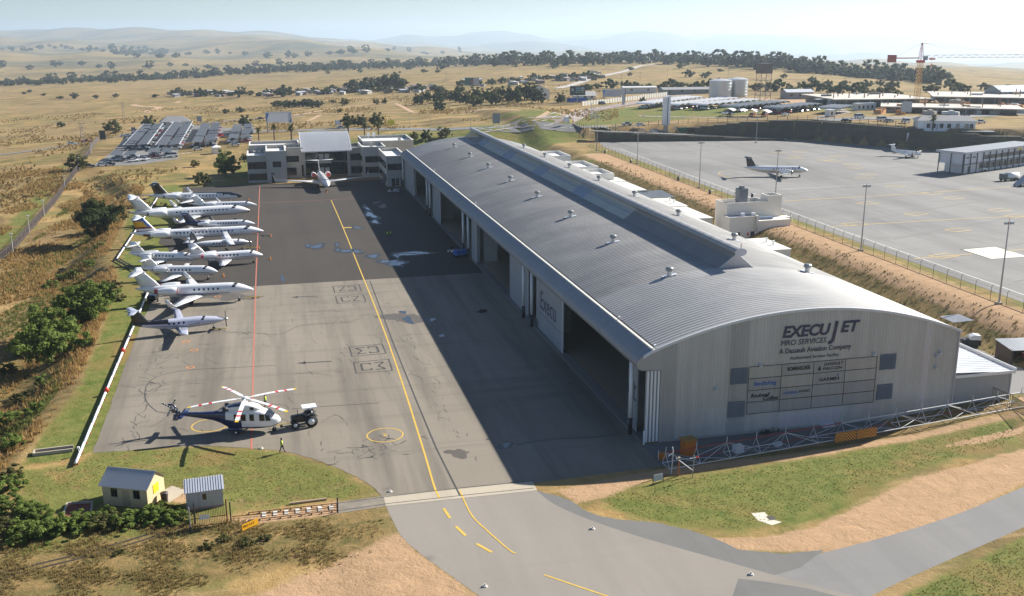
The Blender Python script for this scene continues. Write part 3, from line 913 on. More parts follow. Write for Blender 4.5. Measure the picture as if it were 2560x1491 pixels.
MY0, MY1 = 128.3, 321.0
xl, xr, xa, za = 61.2, 66.5, 63.9, 17.45
mb = MB(); yy = MY0; p = .7
bl = (xl, zroof(xl)); br = (xr, zroof(xr)); ap = (xa, za)
while yy < MY1:
    y2 = min(yy + p, MY1)
    for (s0, s1, dz) in ((0, .62, 0), (.62, 1, .05)):
        a, b2 = yy + (y2 - yy) * s0, yy + (y2 - yy) * s1
        mi = 0 if (a < 168 or a > 299) else (2 if int((a - 168) / 8.2) % 4 == 3 else 1)
        mid = (bl[0] + (ap[0] - bl[0]) * .52, bl[1] + (ap[1] - bl[1]) * .52)
        mb.quad((bl[0], a, bl[1] + dz), (mid[0], a, mid[1] + dz), (mid[0], b2, mid[1] + dz), (bl[0], b2, bl[1] + dz), mi)
        mb.quad((mid[0], a, mid[1] + dz), (ap[0], a, ap[1] + dz), (ap[0], b2, ap[1] + dz), (mid[0], b2, mid[1] + dz), mi)
        mb.quad((ap[0], a, ap[1] + dz), (br[0], a, br[1] + dz), (br[0], b2, br[1] + dz), (ap[0], b2, ap[1] + dz), 0)
    yy = y2
mon = mb.obj('ridge_monitor', [ROOF_A, TRANS, TRANSB], hangar)
mb = MB(); mb.v = []
mb.box(62.45, 62.6, 168, 299, 16.38, 16.52); mb.obj('panel_joint', TRANSB, mon)
mb = MB(); x = xl + .1
while x < xr - .1:
    for a, b2, d in ((x, x + .14, 0), (x + .14, x + .28, .05)):
        za_ = lambda q: bl[1] + (za - bl[1]) * ((q - xl) / (xa - xl)) if q < xa else br[1] + (za - br[1]) * ((xr - q) / (xr - xa))
        mb.quad((a, MY0 - d - .02, bl[1] - .1), (b2, MY0 - d - .02, bl[1] - .1), (b2, MY0 - d - .02, za_(min(b2, xr))), (a, MY0 - d - .02, za_(a)))
    x += .28
mb.obj('monitor_gable', CLAD_L, mon)
MB().tube((xl, MY0 - .1, bl[1]), (xa, MY0 - .1, za), .07).tube((xa, MY0 - .1, za), (xr, MY0 - .1, br[1]), .07).obj('gable_trim', M('pale trim', (.62, .63, .64), .4), mon)
# round ventilator segments along the ridge
mb = MB(); segs = 14
rg = lambda y_, r_: [(xa + 1.0 * r_ * math.cos(t), y_, za + .42 + .62 * r_ * math.sin(t)) for t in [math.pi * 2 * k / segs for k in range(segs)]]
mb.loft([rg(0, .8), rg(.02, .8), rg(.06, .86), rg(2.9, .86), rg(2.94, .8), rg(2.96, .8)])
segm = mb.mesh('vent_segment', ROOF_B, False)
y = MY0 - 1.2
while y < MY1 - 3:
    link('vent_segment', segm, mon, (0, y, 0)); y += 2.98
mb = MB()
mb.loft([rg(MY0 - 1.26, .05), rg(MY0 - 1.26, .93), rg(MY0 - 1.2, .93), rg(MY0 - 1.2, .05)])
mb.obj('vent_end_cap', CLAD_L, mon)
MB().tube((xa, MY0 - 1.2, za + .9), (xa, MY0 - 1.2, za + 1.7), .05).obj('lightning_rod', DARK, mon)
# roof turbine ventilators
mb = MB()
tr = lambda r_, z_: [(r_ * math.cos(t), r_ * math.sin(t), z_) for t in [math.pi * 2 * k / 14 for k in range(14)]]
stem = MB().loft([tr(.36, -.1), tr(.34, .55), tr(.40, .56), tr(.40, .66)]).mesh('ventilator_stem', WHITE, True)
head = MB().loft([tr(.42, .66), tr(.55, .78), tr(.6, .95), tr(.55, 1.12), tr(.38, 1.24), tr(.1, 1.28)]).mesh('ventilator_head', M('vent head', (.30, .31, .30), .4, .4, var=.3, scale=9), False)
plate = MB().obox((0, 0, .0), (2.2, .75, .05)).mesh('ventilator_flashing', M('flashing', (.62, .66, .72), .4), False)
for x, slope in ((53.8, .42), (75.4, -.5)):
    for k in range(8):
        y = 128.5 + 24.15 * k
        s = link('roof_ventilator', stem, hangar, (x, y, zroof(x) + .06))
        link('ventilator_head', head, s); f = link('ventilator_flashing', plate, s, (0, 0, .04)); f.rotation_euler = (0, -math.atan(2 * 4.2 * (62.7 - x) / 21.4 ** 2), 0)

# ------------------------------------------------------------------ gable signs
SIGN = M('sign violet', (.042, .040, .085), .6)
SBLK = M('sign black', (.018, .018, .02), .6); SBLU = M('sign blue', (.045, .13, .38), .6); SWHT = M('sign white', (.42, .43, .46), .6)
FR = (R(90), 0, 0); YS = HY0 - .085


def gt(body, x, z, h, mt, wdt=None, shear=0.0, bold=0.0):
    o = text(body, h / .72, mt, hangar, (x, YS, z), FR, shear, 'wall_lettering', .012, bold=bold)
    if wdt:
        cur = max(v.co.x for v in o.data.vertices) - min(v.co.x for v in o.data.vertices)
        o.scale = (wdt / cur, 1, 1)
    return o


gt('EXECU', 59.1, 12.05, 1.42, SIGN, 6.5, .18, .07); gt('J', 65.75, 11.5, 2.2, SIGN, 1.25, .16, .07); gt('ET', 67.0, 12.2, 1.42, SIGN, 2.6, .18, .07)
gt('MRO SERVICES', 58.95, 11.0, .72, SIGN, 6.2, .2, .0)
gt('A Dassault Aviation Company', 58.9, 9.98, .66, SIGN, 9.8, 0, .006)
gt('Authorised Service Facility', 60.4, 9.12, .42, SBLK, 6.7, .1)
mb = MB()
for k in range(5): mb.box(55.0 - .03, 72.5 + .03, YS - .02, YS + .02, 2.5 + k * 1.53 - .028, 2.5 + k * 1.53 + .028)
for k in range(5): mb.box(55 + k * 4.375 - .028, 55 + k * 4.375 + .028, YS - .025, YS + .015, 2.5, 8.62)
mb.obj('sign_frame', DARK, hangar)
CLP = sheetmetal('sign panel', (.40, .39, .385), .5, .1, .25)
CLPW = sheetmetal('sign panel warm', (.50, .475, .44), .5, .1, .2)
for cx in range(4):
    for cz in range(4):
        mb = MB(); x0 = 55.05 + cx * 4.375; xx = x0
        while xx < x0 + 4.2:
            mb.box(xx, min(xx + .17, x0 + 4.27), YS + .012, YS + .03, 2.55 + cz * 1.53, 3.98 + cz * 1.53); xx += .24
        mb.obj('sign_panel', CLPW if (cx, cz) in ((0, 3), (3, 3), (1, 2), (3, 2)) else CLP, hangar)
gt('BOMBARDIER', 60.15, 7.72, .48, SBLK, 3.1, .0, .02); MB().box(60.9, 63.4, YS - .01, YS + .01, 7.42, 7.56).obj('sign_underline', SWHT, hangar)
gt('DASSAULT', 65.1, 8.0, .36, SBLK, 2.7, .25, .01); gt('FALCON', 64.95, 7.42, .36, SBLK, 2.75, .25, .01)
MB().add([(64.3, YS, 7.45), (64.75, YS, 7.35), (64.6, YS, 8.1)], [(0, 1, 2)]).obj('sign_emblem', SBLK, hangar)
gt('GARMIN', 64.6, 5.98, .42, SBLK, 2.75, 0, .012); MB().add([(67.0, YS, 6.55), (67.32, YS, 6.55), (67.16, YS, 6.8)], [(0, 1, 2)]).obj('sign_emblem', SBLU, hangar)
gt('BendixKing', 55.75, 6.15, .5, SBLU, 3.0, .15, .02); gt('by Honeywell', 56.6, 5.72, .22, SWHT, 1.5)
gt('Rockwell', 55.4, 4.62, .48, SBLK, 2.6, .3, .02); gt('Collins', 57.0, 4.15, .48, SBLK, 2.1, .3, .02)
gt('UNIVERSAL', 59.8, 4.68, .32, SBLU, 2.0, .2, .01); gt('AVIONICS', 61.85, 4.74, .32, SBLK, 1.65, .2, .005); gt('SYSTEMS CORPORATION', 59.85, 4.4, .16, SWHT, 3.5)
for x0, z0 in ((52.6, 6.55), (52.5, 2.25), (73.0, 6.75), (72.9, 2.75)):
    lv = MB().box(x0, x0 + 2.2, YS - .02, YS + .03, z0, z0 + 2.05).obj('louvre', M('louvre back', (.10, .105, .11), .6), hangar)
    sl = MB().add([(0, 0, 0), (2.2, 0, 0), (2.2, -.1, -.09), (0, -.1, -.09)], [(0, 1, 2, 3)]).mesh('louvre_slat', M('louvre slat', (.24, .25, .26), .5, .3), False)
    for k in range(13): link('louvre_slat', sl, lv, (x0, YS - .022, z0 + .14 + k * .15))
for x, z in ((56.4, 8.75), (71.9, 8.95), (50.6, 6.2), (81.4, 8.4), (80.9, 8.0), (81.0, 6.4)):
    MB().obox((x, YS - .25, z), (.3, .35, .2)).box(x - .04, x + .04, YS - .1, YS + .1, z - .05, z + .35).obj('wall_lamp', M('lamp casing', (.5, .56, .62), .4), hangar)

# lean-to along the right side
ann = thing('lean_to', 'low lean-to with bright sheet roof on the right flank of the hangar', 'annex', (0, 0, 0))
MB().box(84.25, 93.0, 105.7, 150, .4, 4.85).obj('wall', sheetmetal('annex wall', (.37, .375, .37), .6, .05, .15), ann)
mb = MB(); yy = 105.4
while yy < 150.2:
    mb.add([(84.25, yy, 5.45), (93.3, yy, 4.95), (93.3, yy + .6, 4.95), (84.25, yy + .6, 5.45), (84.25, yy + .62, 5.5), (93.3, yy + .62, 5.0), (93.3, yy + .7, 5.0), (84.25, yy + .7, 5.5)], [(0, 1, 2, 3), (4, 5, 6, 7), (3, 2, 5, 4)]); yy += .71
mb.obj('roof', sheetmetal('bright roof sheet', (.66, .67, .69), .35, .2, .12, axis=1), ann)
MB().box(93.3, 93.42, 105.4, 150, 4.8, 5.35).box(84.25, 93.3, 105.3, 105.4, 4.7, 5.1).obj('roof_edge', WHITE, ann)
MB().tube((92.9, 105.6, .8), (92.9, 105.6, 4.9), .08).obj('downpipe', WHITE, ann)

# ================================================================== OFFICE BLOCK
office = thing('office_building', 'grey two-storey office block with curved metal porch roof closing the apron', 'building')
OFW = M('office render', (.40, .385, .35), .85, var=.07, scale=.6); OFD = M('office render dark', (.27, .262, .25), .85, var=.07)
OFR = M('office roof membrane', (.66, .66, .66), .6, var=.08, scale=.3)


def block(x0, x1, y0, y1, h, par=.9, mt=None):
    mt = mt or OFW; t = .3
    wl = MB().box(x0, x1, y0, y0 + t, 0, h).box(x0, x1, y1 - t, y1, 0, h).box(x0, x0 + t, y0 + t, y1 - t, 0, h).box(x1 - t, x1, y0 + t, y1 - t, 0, h).obj('wall', mt, office)
    MB().box(x0 + t + .002, x1 - t - .002, y0 + t + .002, y1 - t - .002, h - par - .2, h - par).obj('roof_slab', OFR, office)
    mb = MB(); n = .08
    mb.box(x0 - n, x1 + n, y0 - n, y0 + t + n, h, h + .1).box(x0 - n, x1 + n, y1 - t - n, y1 + n, h, h + .1)
    mb.box(x0 - n, x0 + t + n, y0 + t + n, y1 - t - n, h, h + .1).box(x1 - t - n, x1 + n, y0 + t + n, y1 - t - n, h, h + .1)
    mb.obj('parapet_cap', M('parapet cap', (.6, .59, .56), .7), wl)
    return wl


def win(x0, x1, y, z0, z1, n=3, face='y'):
    """band of panes in a wall facing the apron; each pane its own piece"""
    f = MB()
    if face == 'y':
        f.box(x0 - .06, x1 + .06, y - .03, y + .05, z0 - .06, z1 + .06); fr = f.obj('window', DARK, office)
        for k in range(n):
            a = x0 + (x1 - x0) * k / n
            MB().box(a + .04, a + (x1 - x0) / n - .04, y - .06, y - .032, z0, z1).obj('pane', GLASS, fr)
    else:
        f.box(y - .03, y + .05, x0 - .06, x1 + .06, z0 - .06, z1 + .06); fr = f.obj('window', DARK, office)
        for k in range(n):
            a = x0 + (x1 - x0) * k / n
            MB().box(y - .06, y - .032, a + .04, a + (x1 - x0) / n - .04, z0, z1).obj('pane', GLASS, fr)
    return fr


block(-7.6, -1.4, 341.5, 362, 9.0); win(-7.4, -1.6, 341.47, 4.6, 6.8, 4); win(-7.4, -1.6, 341.47, .9, 3.0, 4)
block(-1.4, 5.0, 340.0, 358, 10.4); win(.6, 3.2, 339.97, 5.2, 7.0, 2); win(0.0, .9, 339.97, .05, 2.4, 1); win(0, .9, 339.97, 2.7, 3.2, 1)
block(-7.0, 10, 358, 372, 10.6)
block(5.0, 11.0, 351, 366, 10.2, mt=OFW); win(5.3, 9.4, 350.97, 5.4, 7.4, 3); win(5.3, 8.4, 350.97, .9, 3.4, 3); win(10.2, 10.8, 350.97, .5, 4.2, 1)
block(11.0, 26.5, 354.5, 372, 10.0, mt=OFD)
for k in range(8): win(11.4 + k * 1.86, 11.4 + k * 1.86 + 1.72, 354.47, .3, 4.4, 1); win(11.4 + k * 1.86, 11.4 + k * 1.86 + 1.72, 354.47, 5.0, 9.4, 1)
MB().box(15.6, 20.4, 352.5, 354.4, 4.4, 4.9).box(15.6, 20.4, 352.45, 352.6, 4.9, 5.9).obj('balcony', M('balcony panel', (.48, .46, .41), .8), office)
for x, z in ((16.4, 5.3), (18.3, 5.3), (16.4, .5), (18.3, .5)): MB().box(x, x + 1.5, 354.3, 354.44, z, z + 2.2).obj('glazed_door', M('door frame white', (.6, .6, .58), .6), office)
for x in (11.2, 26.2): MB().box(x - .35, x + .35, 351.2, 352.0, 0, 9.2).obj('porch_column', OFW, office)
mb = MB(); nseg = 10      # curved porch roof
pr = [(349.2 + 17 * k / nseg, 9.1 + 4.9 * math.sin((k / nseg) * math.pi * .5)) for k in range(nseg + 1)]
xx = 10.4
while xx < 27.0:
    for (ya, za_), (yb, zb) in zip(pr[:-1], pr[1:]):
        mb.quad((xx, ya, za_), (xx + .42, ya, za_), (xx + .42, yb, zb), (xx, yb, zb)); mb.quad((xx + .42, ya, za_ + .06), (xx + .55, ya, za_ + .06), (xx + .55, yb, zb + .06), (xx + .42, yb, zb + .06))
    xx += .55
pro = mb.obj('porch_roof', sheetmetal('porch roof sheet', (.55, .56, .57), .4, .3, .15), office)
mb = MB(); mb.box(10.3, 27.1, 349.0, 349.2, 8.75, 9.15)
for x in (10.2, 27.0):
    for (ya, za_), (yb, zb) in zip(pr[:-1], pr[1:]): mb.add([(x, ya, za_ - .45), (x, yb, zb - .45), (x, yb, zb + .12), (x, ya, za_ + .12), (x + .15, ya, za_ - .45), (x + .15, yb, zb - .45), (x + .15, yb, zb + .12), (x + .15, ya, za_ + .12)], [(0, 3, 2, 1), (4, 5, 6, 7), (3, 7, 6, 2)])
mb.obj('porch_roof_edge', WHITE, pro)
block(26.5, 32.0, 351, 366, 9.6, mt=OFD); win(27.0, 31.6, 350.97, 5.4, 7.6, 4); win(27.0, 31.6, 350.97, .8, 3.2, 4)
block(30.5, 38.5, 345, 362, 10.4)
for z0 in (1.6, 5.2): win(31.5, 38.0, 344.97, z0, z0 + 2.0, 4)
for z0 in (1.6, 5.2): win(345.8, 350.6, 30.47, z0, z0 + 2.0, 3, 'x')
block(36.0, 42.5, 321.8, 345, 9.8)
for z0 in (1.0, 5.0): win(323.0, 343.0, 35.97, z0 + .6, z0 + 2.6, 8, 'x')
win(36.4, 42.2, 321.77, 5.4, 7.3, 4); win(37.6, 38.6, 321.77, .1, 2.6, 1); win(39.0, 39.8, 321.77, .4, 2.6, 1); win(40.6, 42.0, 321.77, .1, 2.8, 1)
block(32, 50, 358, 378, 11.0)
for x, y in ((33.5, 348), (41, 352), (45, 362)): MB().box(x, x + 1.0, y, y + .8, 9.2, 11.6).obj('roof_vent_stack', OFW, office)
for x in (35, 37): MB().tube((x, 368, 10), (x, 368, 12.4), .08).obox((x, 368, 12.6), (1.1, .5, .9)).obj('satellite_dish', WHITE, office)
mb = MB()
for k in range(6): mb.box(-5.8 + k * 1.7, -4.9 + k * 1.7, 356.5, 357.3, 8.6, 8.95)
mb.obj('skylight_row', WHITE, office)

# ================================================================== AIRCRAFT
PW = M('aircraft white', (.80, .80, .80), .22, var=.03, coat=.5)
PB = M('aircraft black', (.012, .012, .014), .2, coat=.6)
PN = M('aircraft navy', (.018, .025, .085), .2, coat=.6)
PG = M('aircraft grey', (.42, .44, .49), .25, var=.05, coat=.4)
PS = M('aircraft silver lilac', (.46, .48, .58), .25, var=.05, coat=.5)
PBL = M('aircraft blue', (.03, .12, .40), .25, coat=.5)
PR = M('aircraft maroon', (.20, .012, .015), .25, coat=.5)
PY = M('aircraft yellow', (.70, .38, .02), .3, coat=.4)
PC = M('cover red', (.62, .06, .05), .8)
PDK = M('aircraft dark grey', (.10, .10, .105), .35)


def head2(nose, zn, tail, zt, base=0.0):
    a = PZ(nose[0], nose[1], base + zn); b = PZ(tail[0], tail[1], base + zt)
    d = a - b
    return a, math.atan2(d.y, d.x), math.hypot(d.x, d.y)


class Fus:
    """fuselage surface; nose at x = 0, tail at x = -L"""
    def __init__(s, L, r, zc, nose=.2, tail=.6, droop=.3, up=.6, tend=.12, npow=.72, wide=1.0, hump=0.0):
        s.__dict__.update(locals())

    def rc(s, t):
        r, z = s.r, s.zc
        if t < s.nose:
            q = t / s.nose; r = s.r * max(.02, math.sin(math.pi / 2 * q) ** s.npow); z = s.zc - s.droop * s.r * (1 - q) ** 1.8
        elif t > s.tail:
            q = (t - s.tail) / (1 - s.tail); r = s.r * (1 - (1 - s.tend) * q ** 1.7); z = s.zc + s.up * s.r * q ** 1.4
        return r, z

    def pt(s, t, a, off=0.0):
        r, z = s.rc(t)
        hz = 1.0
        if s.hump and a > 0: hz = 1 + s.hump * max(0, math.sin(a)) * max(0, 1 - abs(t - s.nose * .95) / (s.nose * .8))
        return (-t * s.L, (r + off) * s.wide * math.cos(a), z + (r * hz + off) * math.sin(a))

    def build(s, mats, paint, parent, n=26, m=44):
        ts = [(k / m) ** 1.35 for k in range(m + 1)]
        rings = [[s.pt(t, 2 * math.pi * k / n - math.pi) for k in range(n)] for t in ts]
        mb = MB().loft(rings, True, 0, lambda i, k: paint((ts[i] + ts[i + 1]) / 2, 2 * math.pi * (k + .5) / n - math.pi))
        return mb.obj('fuselage', mats, parent, True)

    def patch(s, name, t0, t1, a0, a1, mt, parent, off=.012, skew=0.0, nt=3, na=4):
        mb = MB(); vs = []
        for i in range(nt + 1):
            for j in range(na + 1):
                a = a0 + (a1 - a0) * j / na
                vs.append(s.pt(t0 + (t1 - t0) * i / nt + skew * (j / na), a, off))
        flip = a1 > a0
        fs = [(i * (na + 1) + j, i * (na + 1) + j + 1, (i + 1) * (na + 1) + j + 1, (i + 1) * (na + 1) + j) for i in range(nt) for j in range(na)]
        if not flip: fs = [f[::-1] for f in fs]
        return mb.add(vs, fs).obj(name, mt, parent, True)


def foil(x, y, z, c, th, vert=False):
    """section, leading edge at x, running aft; th thickness"""
    pr = [(0, 0), (.08, .55), (.3, 1), (.65, .7), (1, .06), (.65, -.5), (.3, -.75), (.08, -.45)]
    if vert: return [(x - c * u, y + .5 * th * v * (1 if v >= 0 else 1.3), z) for u, v in pr]
    return [(x - c * u, y, z + .5 * th * v) for u, v in pr]


def surf(secs, name, mt, parent, vert=False, mats=None, paint=None):
    """secs: (x_le, y, z, chord, thickness)"""
    rings = [foil(*q, vert) for q in secs]
    return MB().loft(rings, True, 0, paint).obj(name, mats or mt, parent, True)


def gear(parent, x, y, ztop, r=.32, twin=True, name='landing_gear'):
    mb = MB().tube((x, y, r), (x, y, ztop), .07, .09).tube((x, y - .25, r), (x, y + .25, r), .05)
    o = mb.obj(name, M('gear leg', (.6, .6, .6), .4), parent)
    w_ = MB()
    for k in ((-.2, .2) if twin else (0,)):
        MB().wheel((x, y + k, r), r, .2).obj('wheel', RUBBER, o, True)
    return o


def prop(parent, x, y, z, rad, nb=4, blade=None, ang=.3, tip=None):
    h = MB().loft([[(x + dx, y + r_ * math.cos(t), z + r_ * math.sin(t)) for t in [2 * math.pi * k / 10 for k in range(10)]] for dx, r_ in ((0, .28), (.25, .25), (.48, .12), (.55, .01))]).obj('spinner', CHROME, parent, True)
    for k in range(nb):
        a = ang + 2 * math.pi * k / nb; ca, sa = math.cos(a), math.sin(a)
        mb = MB(); rows = []
        for q, wd in ((.1, .12), (.35, .2), (.7, .19), (.97, .12), (1.0, .05)):
            rr = q * rad
            rows.append([(x + .15 + .05 * s2, y + rr * ca - wd * s * sa, z + rr * sa + wd * s * ca) for s, s2 in ((-1, 1), (0, 1.5), (1, -1), (0, -1.5))])
        mb.loft(rows).obj('propeller_blade', blade or DARK, h)
    return h


def airplane(name, label, nose, zn, tail, zt, base=0.0, L=17, r=.9, zc=2.0, paint=None, mats=None, span=14.0, wx=.45, wc=(3.0, 1.1), wsw=2.6, wdih=.35, wz=-.75,
             winglet=0.0, fin=(.74, 3.2, 1.7, 2.6, 2.0), tailspan=5.5, tailc=(1.5, .8), ttail=True, eng=None, cover=None, nwin=6, wt=(.3, .55), finmats=None, finpaint=None,
             hold=None, props=None, noseprop=None, high=False, cruc=None, wmat=None, emat=None, tmat=None, doors=(), fus=None, group=None, heading=None, stripe=None, wlmat=None, wina=.28):
    a, hd, ln = head2(nose, zn, tail, zt, base)
    if heading is not None: hd = heading
    root = thing(name, label, 'helicopter' if name == 'helicopter' else 'airplane', (a.x, a.y, base + .026), hd, group)
    F = Fus(L, r, zc, **(fus or {}))
    mats = mats or [PW]
    fu = F.build(mats, paint or (lambda t, q: 0), root)
    wmat = wmat or PW; tmat = tmat or PW
    # cockpit glazing
    tn = F.nose * .62
    for s in (1, -1):
        F.patch('windscreen', tn, tn + .030, math.pi / 2 - s * .06, math.pi / 2 - s * .62, GLASS, fu, skew=.012)
        F.patch('cockpit_window', tn + .016, tn + .045, math.pi / 2 - s * .70, math.pi / 2 - s * 1.12, GLASS, fu, skew=.012)
        for k in range(nwin):
            t = wt[0] + (wt[1] - wt[0]) * k / max(1, nwin - 1)
            aa = wina if s > 0 else math.pi - wina
            wd = .17 / L; hh = .19 / r
            F.patch('window', t - wd, t + wd, aa + s * hh, aa - s * hh, GLASS, fu, nt=1, na=2)
        for t0, t1 in doors:
            if s < 0:
                mb = MB()
                for q0, q1, b0, b1 in ((t0, t0 + .0012, .62, -.35), (t1, t1 + .0012, .62, -.35), (t0, t1, .62, .60), (t0, t1, -.33, -.35)):
                    F.patch('door_seam', q0, q1, math.pi - b0, math.pi - b1, PDK, fu, nt=1, na=5)
    if stripe:
        for s in (1, -1):
            aa = stripe[1] if s > 0 else math.pi - stripe[1]
            F.patch('cheat_line', stripe[2], stripe[3], aa + s * stripe[0] / r, aa - s * stripe[0] / r, stripe[4], fu, nt=24, na=1, off=.008)
    # wings
    xw = -wx * L; zw = zc + (r * .95 if high else wz * r); hs = span / 2
    for s in (1, -1):
        secs = [(xw, s * r * .35, zw, wc[0], wc[0] * .13), (xw - wsw * .42, s * (r * .35 + (hs - r * .35) * .42), zw + wdih * .4 * hs / 7, wc[0] + (wc[1] - wc[0]) * .5, wc[0] * .085),
                (xw - wsw, s * hs, zw + wdih * hs / 7, wc[1], wc[1] * .1)]
        wg = surf(secs if s < 0 else secs, 'wing', wmat, root)
        if winglet:
            x_, y_, z_, c_, _ = secs[-1]
            surf([(x_, y_, z_, c_, .1), (x_ - c_ * .6, y_ + s * winglet * .12, z_ + winglet * .55, c_ * .7, .08), (x_ - c_ * 1.05, y_ + s * winglet * .25, z_ + winglet, c_ * .38, .05)], 'winglet', wlmat or wmat, wg, True)
        fl = MB().obox((xw - wc[0] * .72 - wsw * .2, s * hs * .35, zw + .05 * hs / 7 + wc[0] * .02), (.06, hs * .45, .02), rz=s * .05).obj('flap_line', PG, wg)
        if high:
            MB().tube((xw - wc[0] * .4, s * r * .8, zc - r * .6), (xw - wc[0] * .4, s * hs * .5, zw), .06).obj('wing_strut', wmat, wg)
    MB().loft([[(x, yy * r * .9, zc - r * .55 + zz * r * .55) for yy, zz in ((-1, .4), (-.7, -.6), (.7, -.6), (1, .4))] for x in (xw + wc[0] * .5, xw + wc[0] * .1, xw - wc[0] * .9, xw - wc[0] * 1.5)]).obj('belly_fairing', mats[hold if hold is not None else 0], root, True) if not high else None
    # fin and tailplane
    ft, fc, ftc, fh, fsw = fin
    zr = F.rc(ft)[1] + F.rc(ft)[0] * .55; xf = -ft * L
    fo = surf([(xf, 0, zr, fc, .26), (xf - fsw * .5, 0, zr + fh * .5, (fc + ftc) / 2, .22), (xf - fsw, 0, zr + fh, ftc, .18)] if not finpaint else
              [(xf - fsw * k / 8, 0, zr + fh * k / 8, fc + (ftc - fc) * k / 8, .26 - .01 * k) for k in range(9)], 'fin', tmat, root, True, finmats, finpaint)
    surf([(xf + fc * .75, 0, zr - .05, .6, .08), (xf, 0, zr + fh * .22, .5, .1)], 'dorsal_fillet', finmats[0] if finmats else tmat, fo, True)
    zt_ = zr + fh * (1.0 if ttail else .3) if cruc is None else zr + fh * cruc
    xt = xf - fsw * (1.0 if cruc is None and ttail else (cruc if cruc is not None else .3)) - (.1 if ttail else fc * .35)
    for s in (1, -1):
        surf([(xt, s * .02, zt_, tailc[0], .16), (xt - tailc[0] * .55, s * tailspan / 2, zt_ + .05, tailc[1], .09)], 'tailplane', tmat if not finmats else finmats[-1], fo)
    if ttail and cruc is None:
        MB().loft([[(x, rr * math.cos(q), zt_ + rr * math.sin(q)) for q in [2 * math.pi * k / 8 for k in range(8)]] for x, rr in ((xt + .35, .03), (xt, .16), (xt - tailc[0], .13), (xt - tailc[0] - .5, .02))]).obj('tail_bullet', tmat if not finmats else finmats[-1], fo, True)
    # engines
    if eng:
        ex, el, er, ey, ez = eng
        for s in (1, -1):
            yy = s * (r * ey); zz = zc + ez * r; x0 = -ex * L
            rg = lambda x_, q_: [(x_, yy + q_ * math.cos(2 * math.pi * k / 18), zz + q_ * math.sin(2 * math.pi * k / 18)) for k in range(18)]
            na = MB().loft([rg(x0, er * .80), rg(x0 + .06, er * .9), rg(x0, er), rg(x0 - el * .25, er * 1.08), rg(x0 - el * .6, er * 1.0), rg(x0 - el, er * .62)], False).obj('engine', emat or PW, root, True)
            MB().loft([rg(x0 - .12, er * .82), rg(x0 - .1, er * .01)], False).obj('intake', DARK, na)
            MB().loft([rg(x0 - el * .98, er * .62), rg(x0 - el * 1.12, er * .3)], True).obj('exhaust', PDK, na)
            MB().loft([rg(x0 + .065, er * .82), rg(x0 + .062, er * .93)], False).obj('intake_lip', CHROME, na)
            if cover:
                MB().loft([rg(x0 + .12, er * .02), rg(x0 + .12, er * .86), rg(x0 - .05, er * .9)], False).obj('intake_cover', cover, na)
                MB().loft([rg(x0 - el * .96, er * .74), rg(x0 - el * 1.14, er * .7), rg(x0 - el * 1.16, er * .02)], False).obj('exhaust_cover', cover, na)
            yb = s * r * .7
            MB().box(x0 - el * .75, x0 - el * .2, min(yb, yy - s * er * .8), max(yb, yy - s * er * .8), zz - .12, zz + .1).obj('pylon', emat or PW, na)
    if props:
        for s in (1, -1):
            yy = s * props[0]; zz = zc + props[1]; x0 = xw + props[2]
            rg = lambda x_, q_, zq=0: [(x_, yy + q_ * math.cos(2 * math.pi * k / 14), zz + zq + 1.15 * q_ * math.sin(2 * math.pi * k / 14)) for k in range(14)]
            na = MB().loft([rg(x0, .22), rg(x0 - .15, .38), rg(x0 - .9, .48), rg(x0 - 2.4, .46), rg(x0 - 3.8, .12)]).obj('engine', emat or PW, root, True)
            prop(na, x0, yy, zz, props[3], 4, DARK, .5)
    if noseprop:
        prop(root, 0.02, 0, F.rc(0)[1], noseprop, 4, DARK, R(80))
    gear(root, -L * .13, 0, zc - r * .6, .26, L > 15, 'nose_gear')
    for s in (1, -1): gear(root, xw - wc[0] * .62, s * min(1.9, r * 1.25) if not props else s * props[0], zc - r * .5, .36 if L > 15 else .3, L > 16, 'main_gear')
    return root, fu, fo, F


GA = None
# the white jet that stands nose-on before the office
airplane('parked_jet', 'white business jet facing the camera, red covers on both engines, before the office block', (820, 464), 2.4, (794, 396), 7.4, L=28.5, r=1.25, zc=2.6, span=30, wx=.40, wc=(5.2, 1.3), wsw=6.0, wdih=.28, winglet=1.6,
         fin=(.80, 4.2, 2.4, 3.6, 3.6), tailspan=10, tailc=(2.2, 1.0), eng=(.665, 4.3, .82, 1.85, .42), cover=PC, nwin=7, wt=(.26, .58), fus=dict(nose=.17, tail=.66), heading=R(-87), stripe=(.03, -.25, .1, .8, PR))
# row along the left edge, far to near
airplane('parked_jet', 'long jet with black roof and black fin, farthest of the row on the dark asphalt', (606.8, 488.2), 2.5, (365, 459), 6.6, L=26.3, r=1.1, zc=2.5, span=21, wx=.44, wc=(4.2, 1.3), wsw=4.0, winglet=1.4,
         mats=[PW, PB], paint=lambda t, a: 1 if (a > .95 - 1.1 * max(0, .3 - t) / .3 and a < math.pi - .95 + 1.1 * max(0, .3 - t) / .3 and t < .55) or t < .05 else 0, finmats=[PB, PB], finpaint=lambda i, k: 0, fin=(.78, 4.0, 2.4, 3.2, 2.6), tailspan=7.5, tailc=(2.0, 1.1), eng=(.66, 4.0, .68, 1.75, .35), nwin=12, wt=(.2, .6), fus=dict(nose=.19, tail=.66))
airplane('parked_jet', 'small plain white jet half hidden behind the long white jet', (641.4, 510.3), 2.2, (487, 489), 5.0, L=17.6, r=.85, zc=2.2, span=14.5, winglet=1.1, eng=(.62, 2.6, .5, 1.75, .4), nwin=6, wt=(.28, .5), fin=(.77, 3.0, 1.6, 2.2, 2.2), tailspan=5)
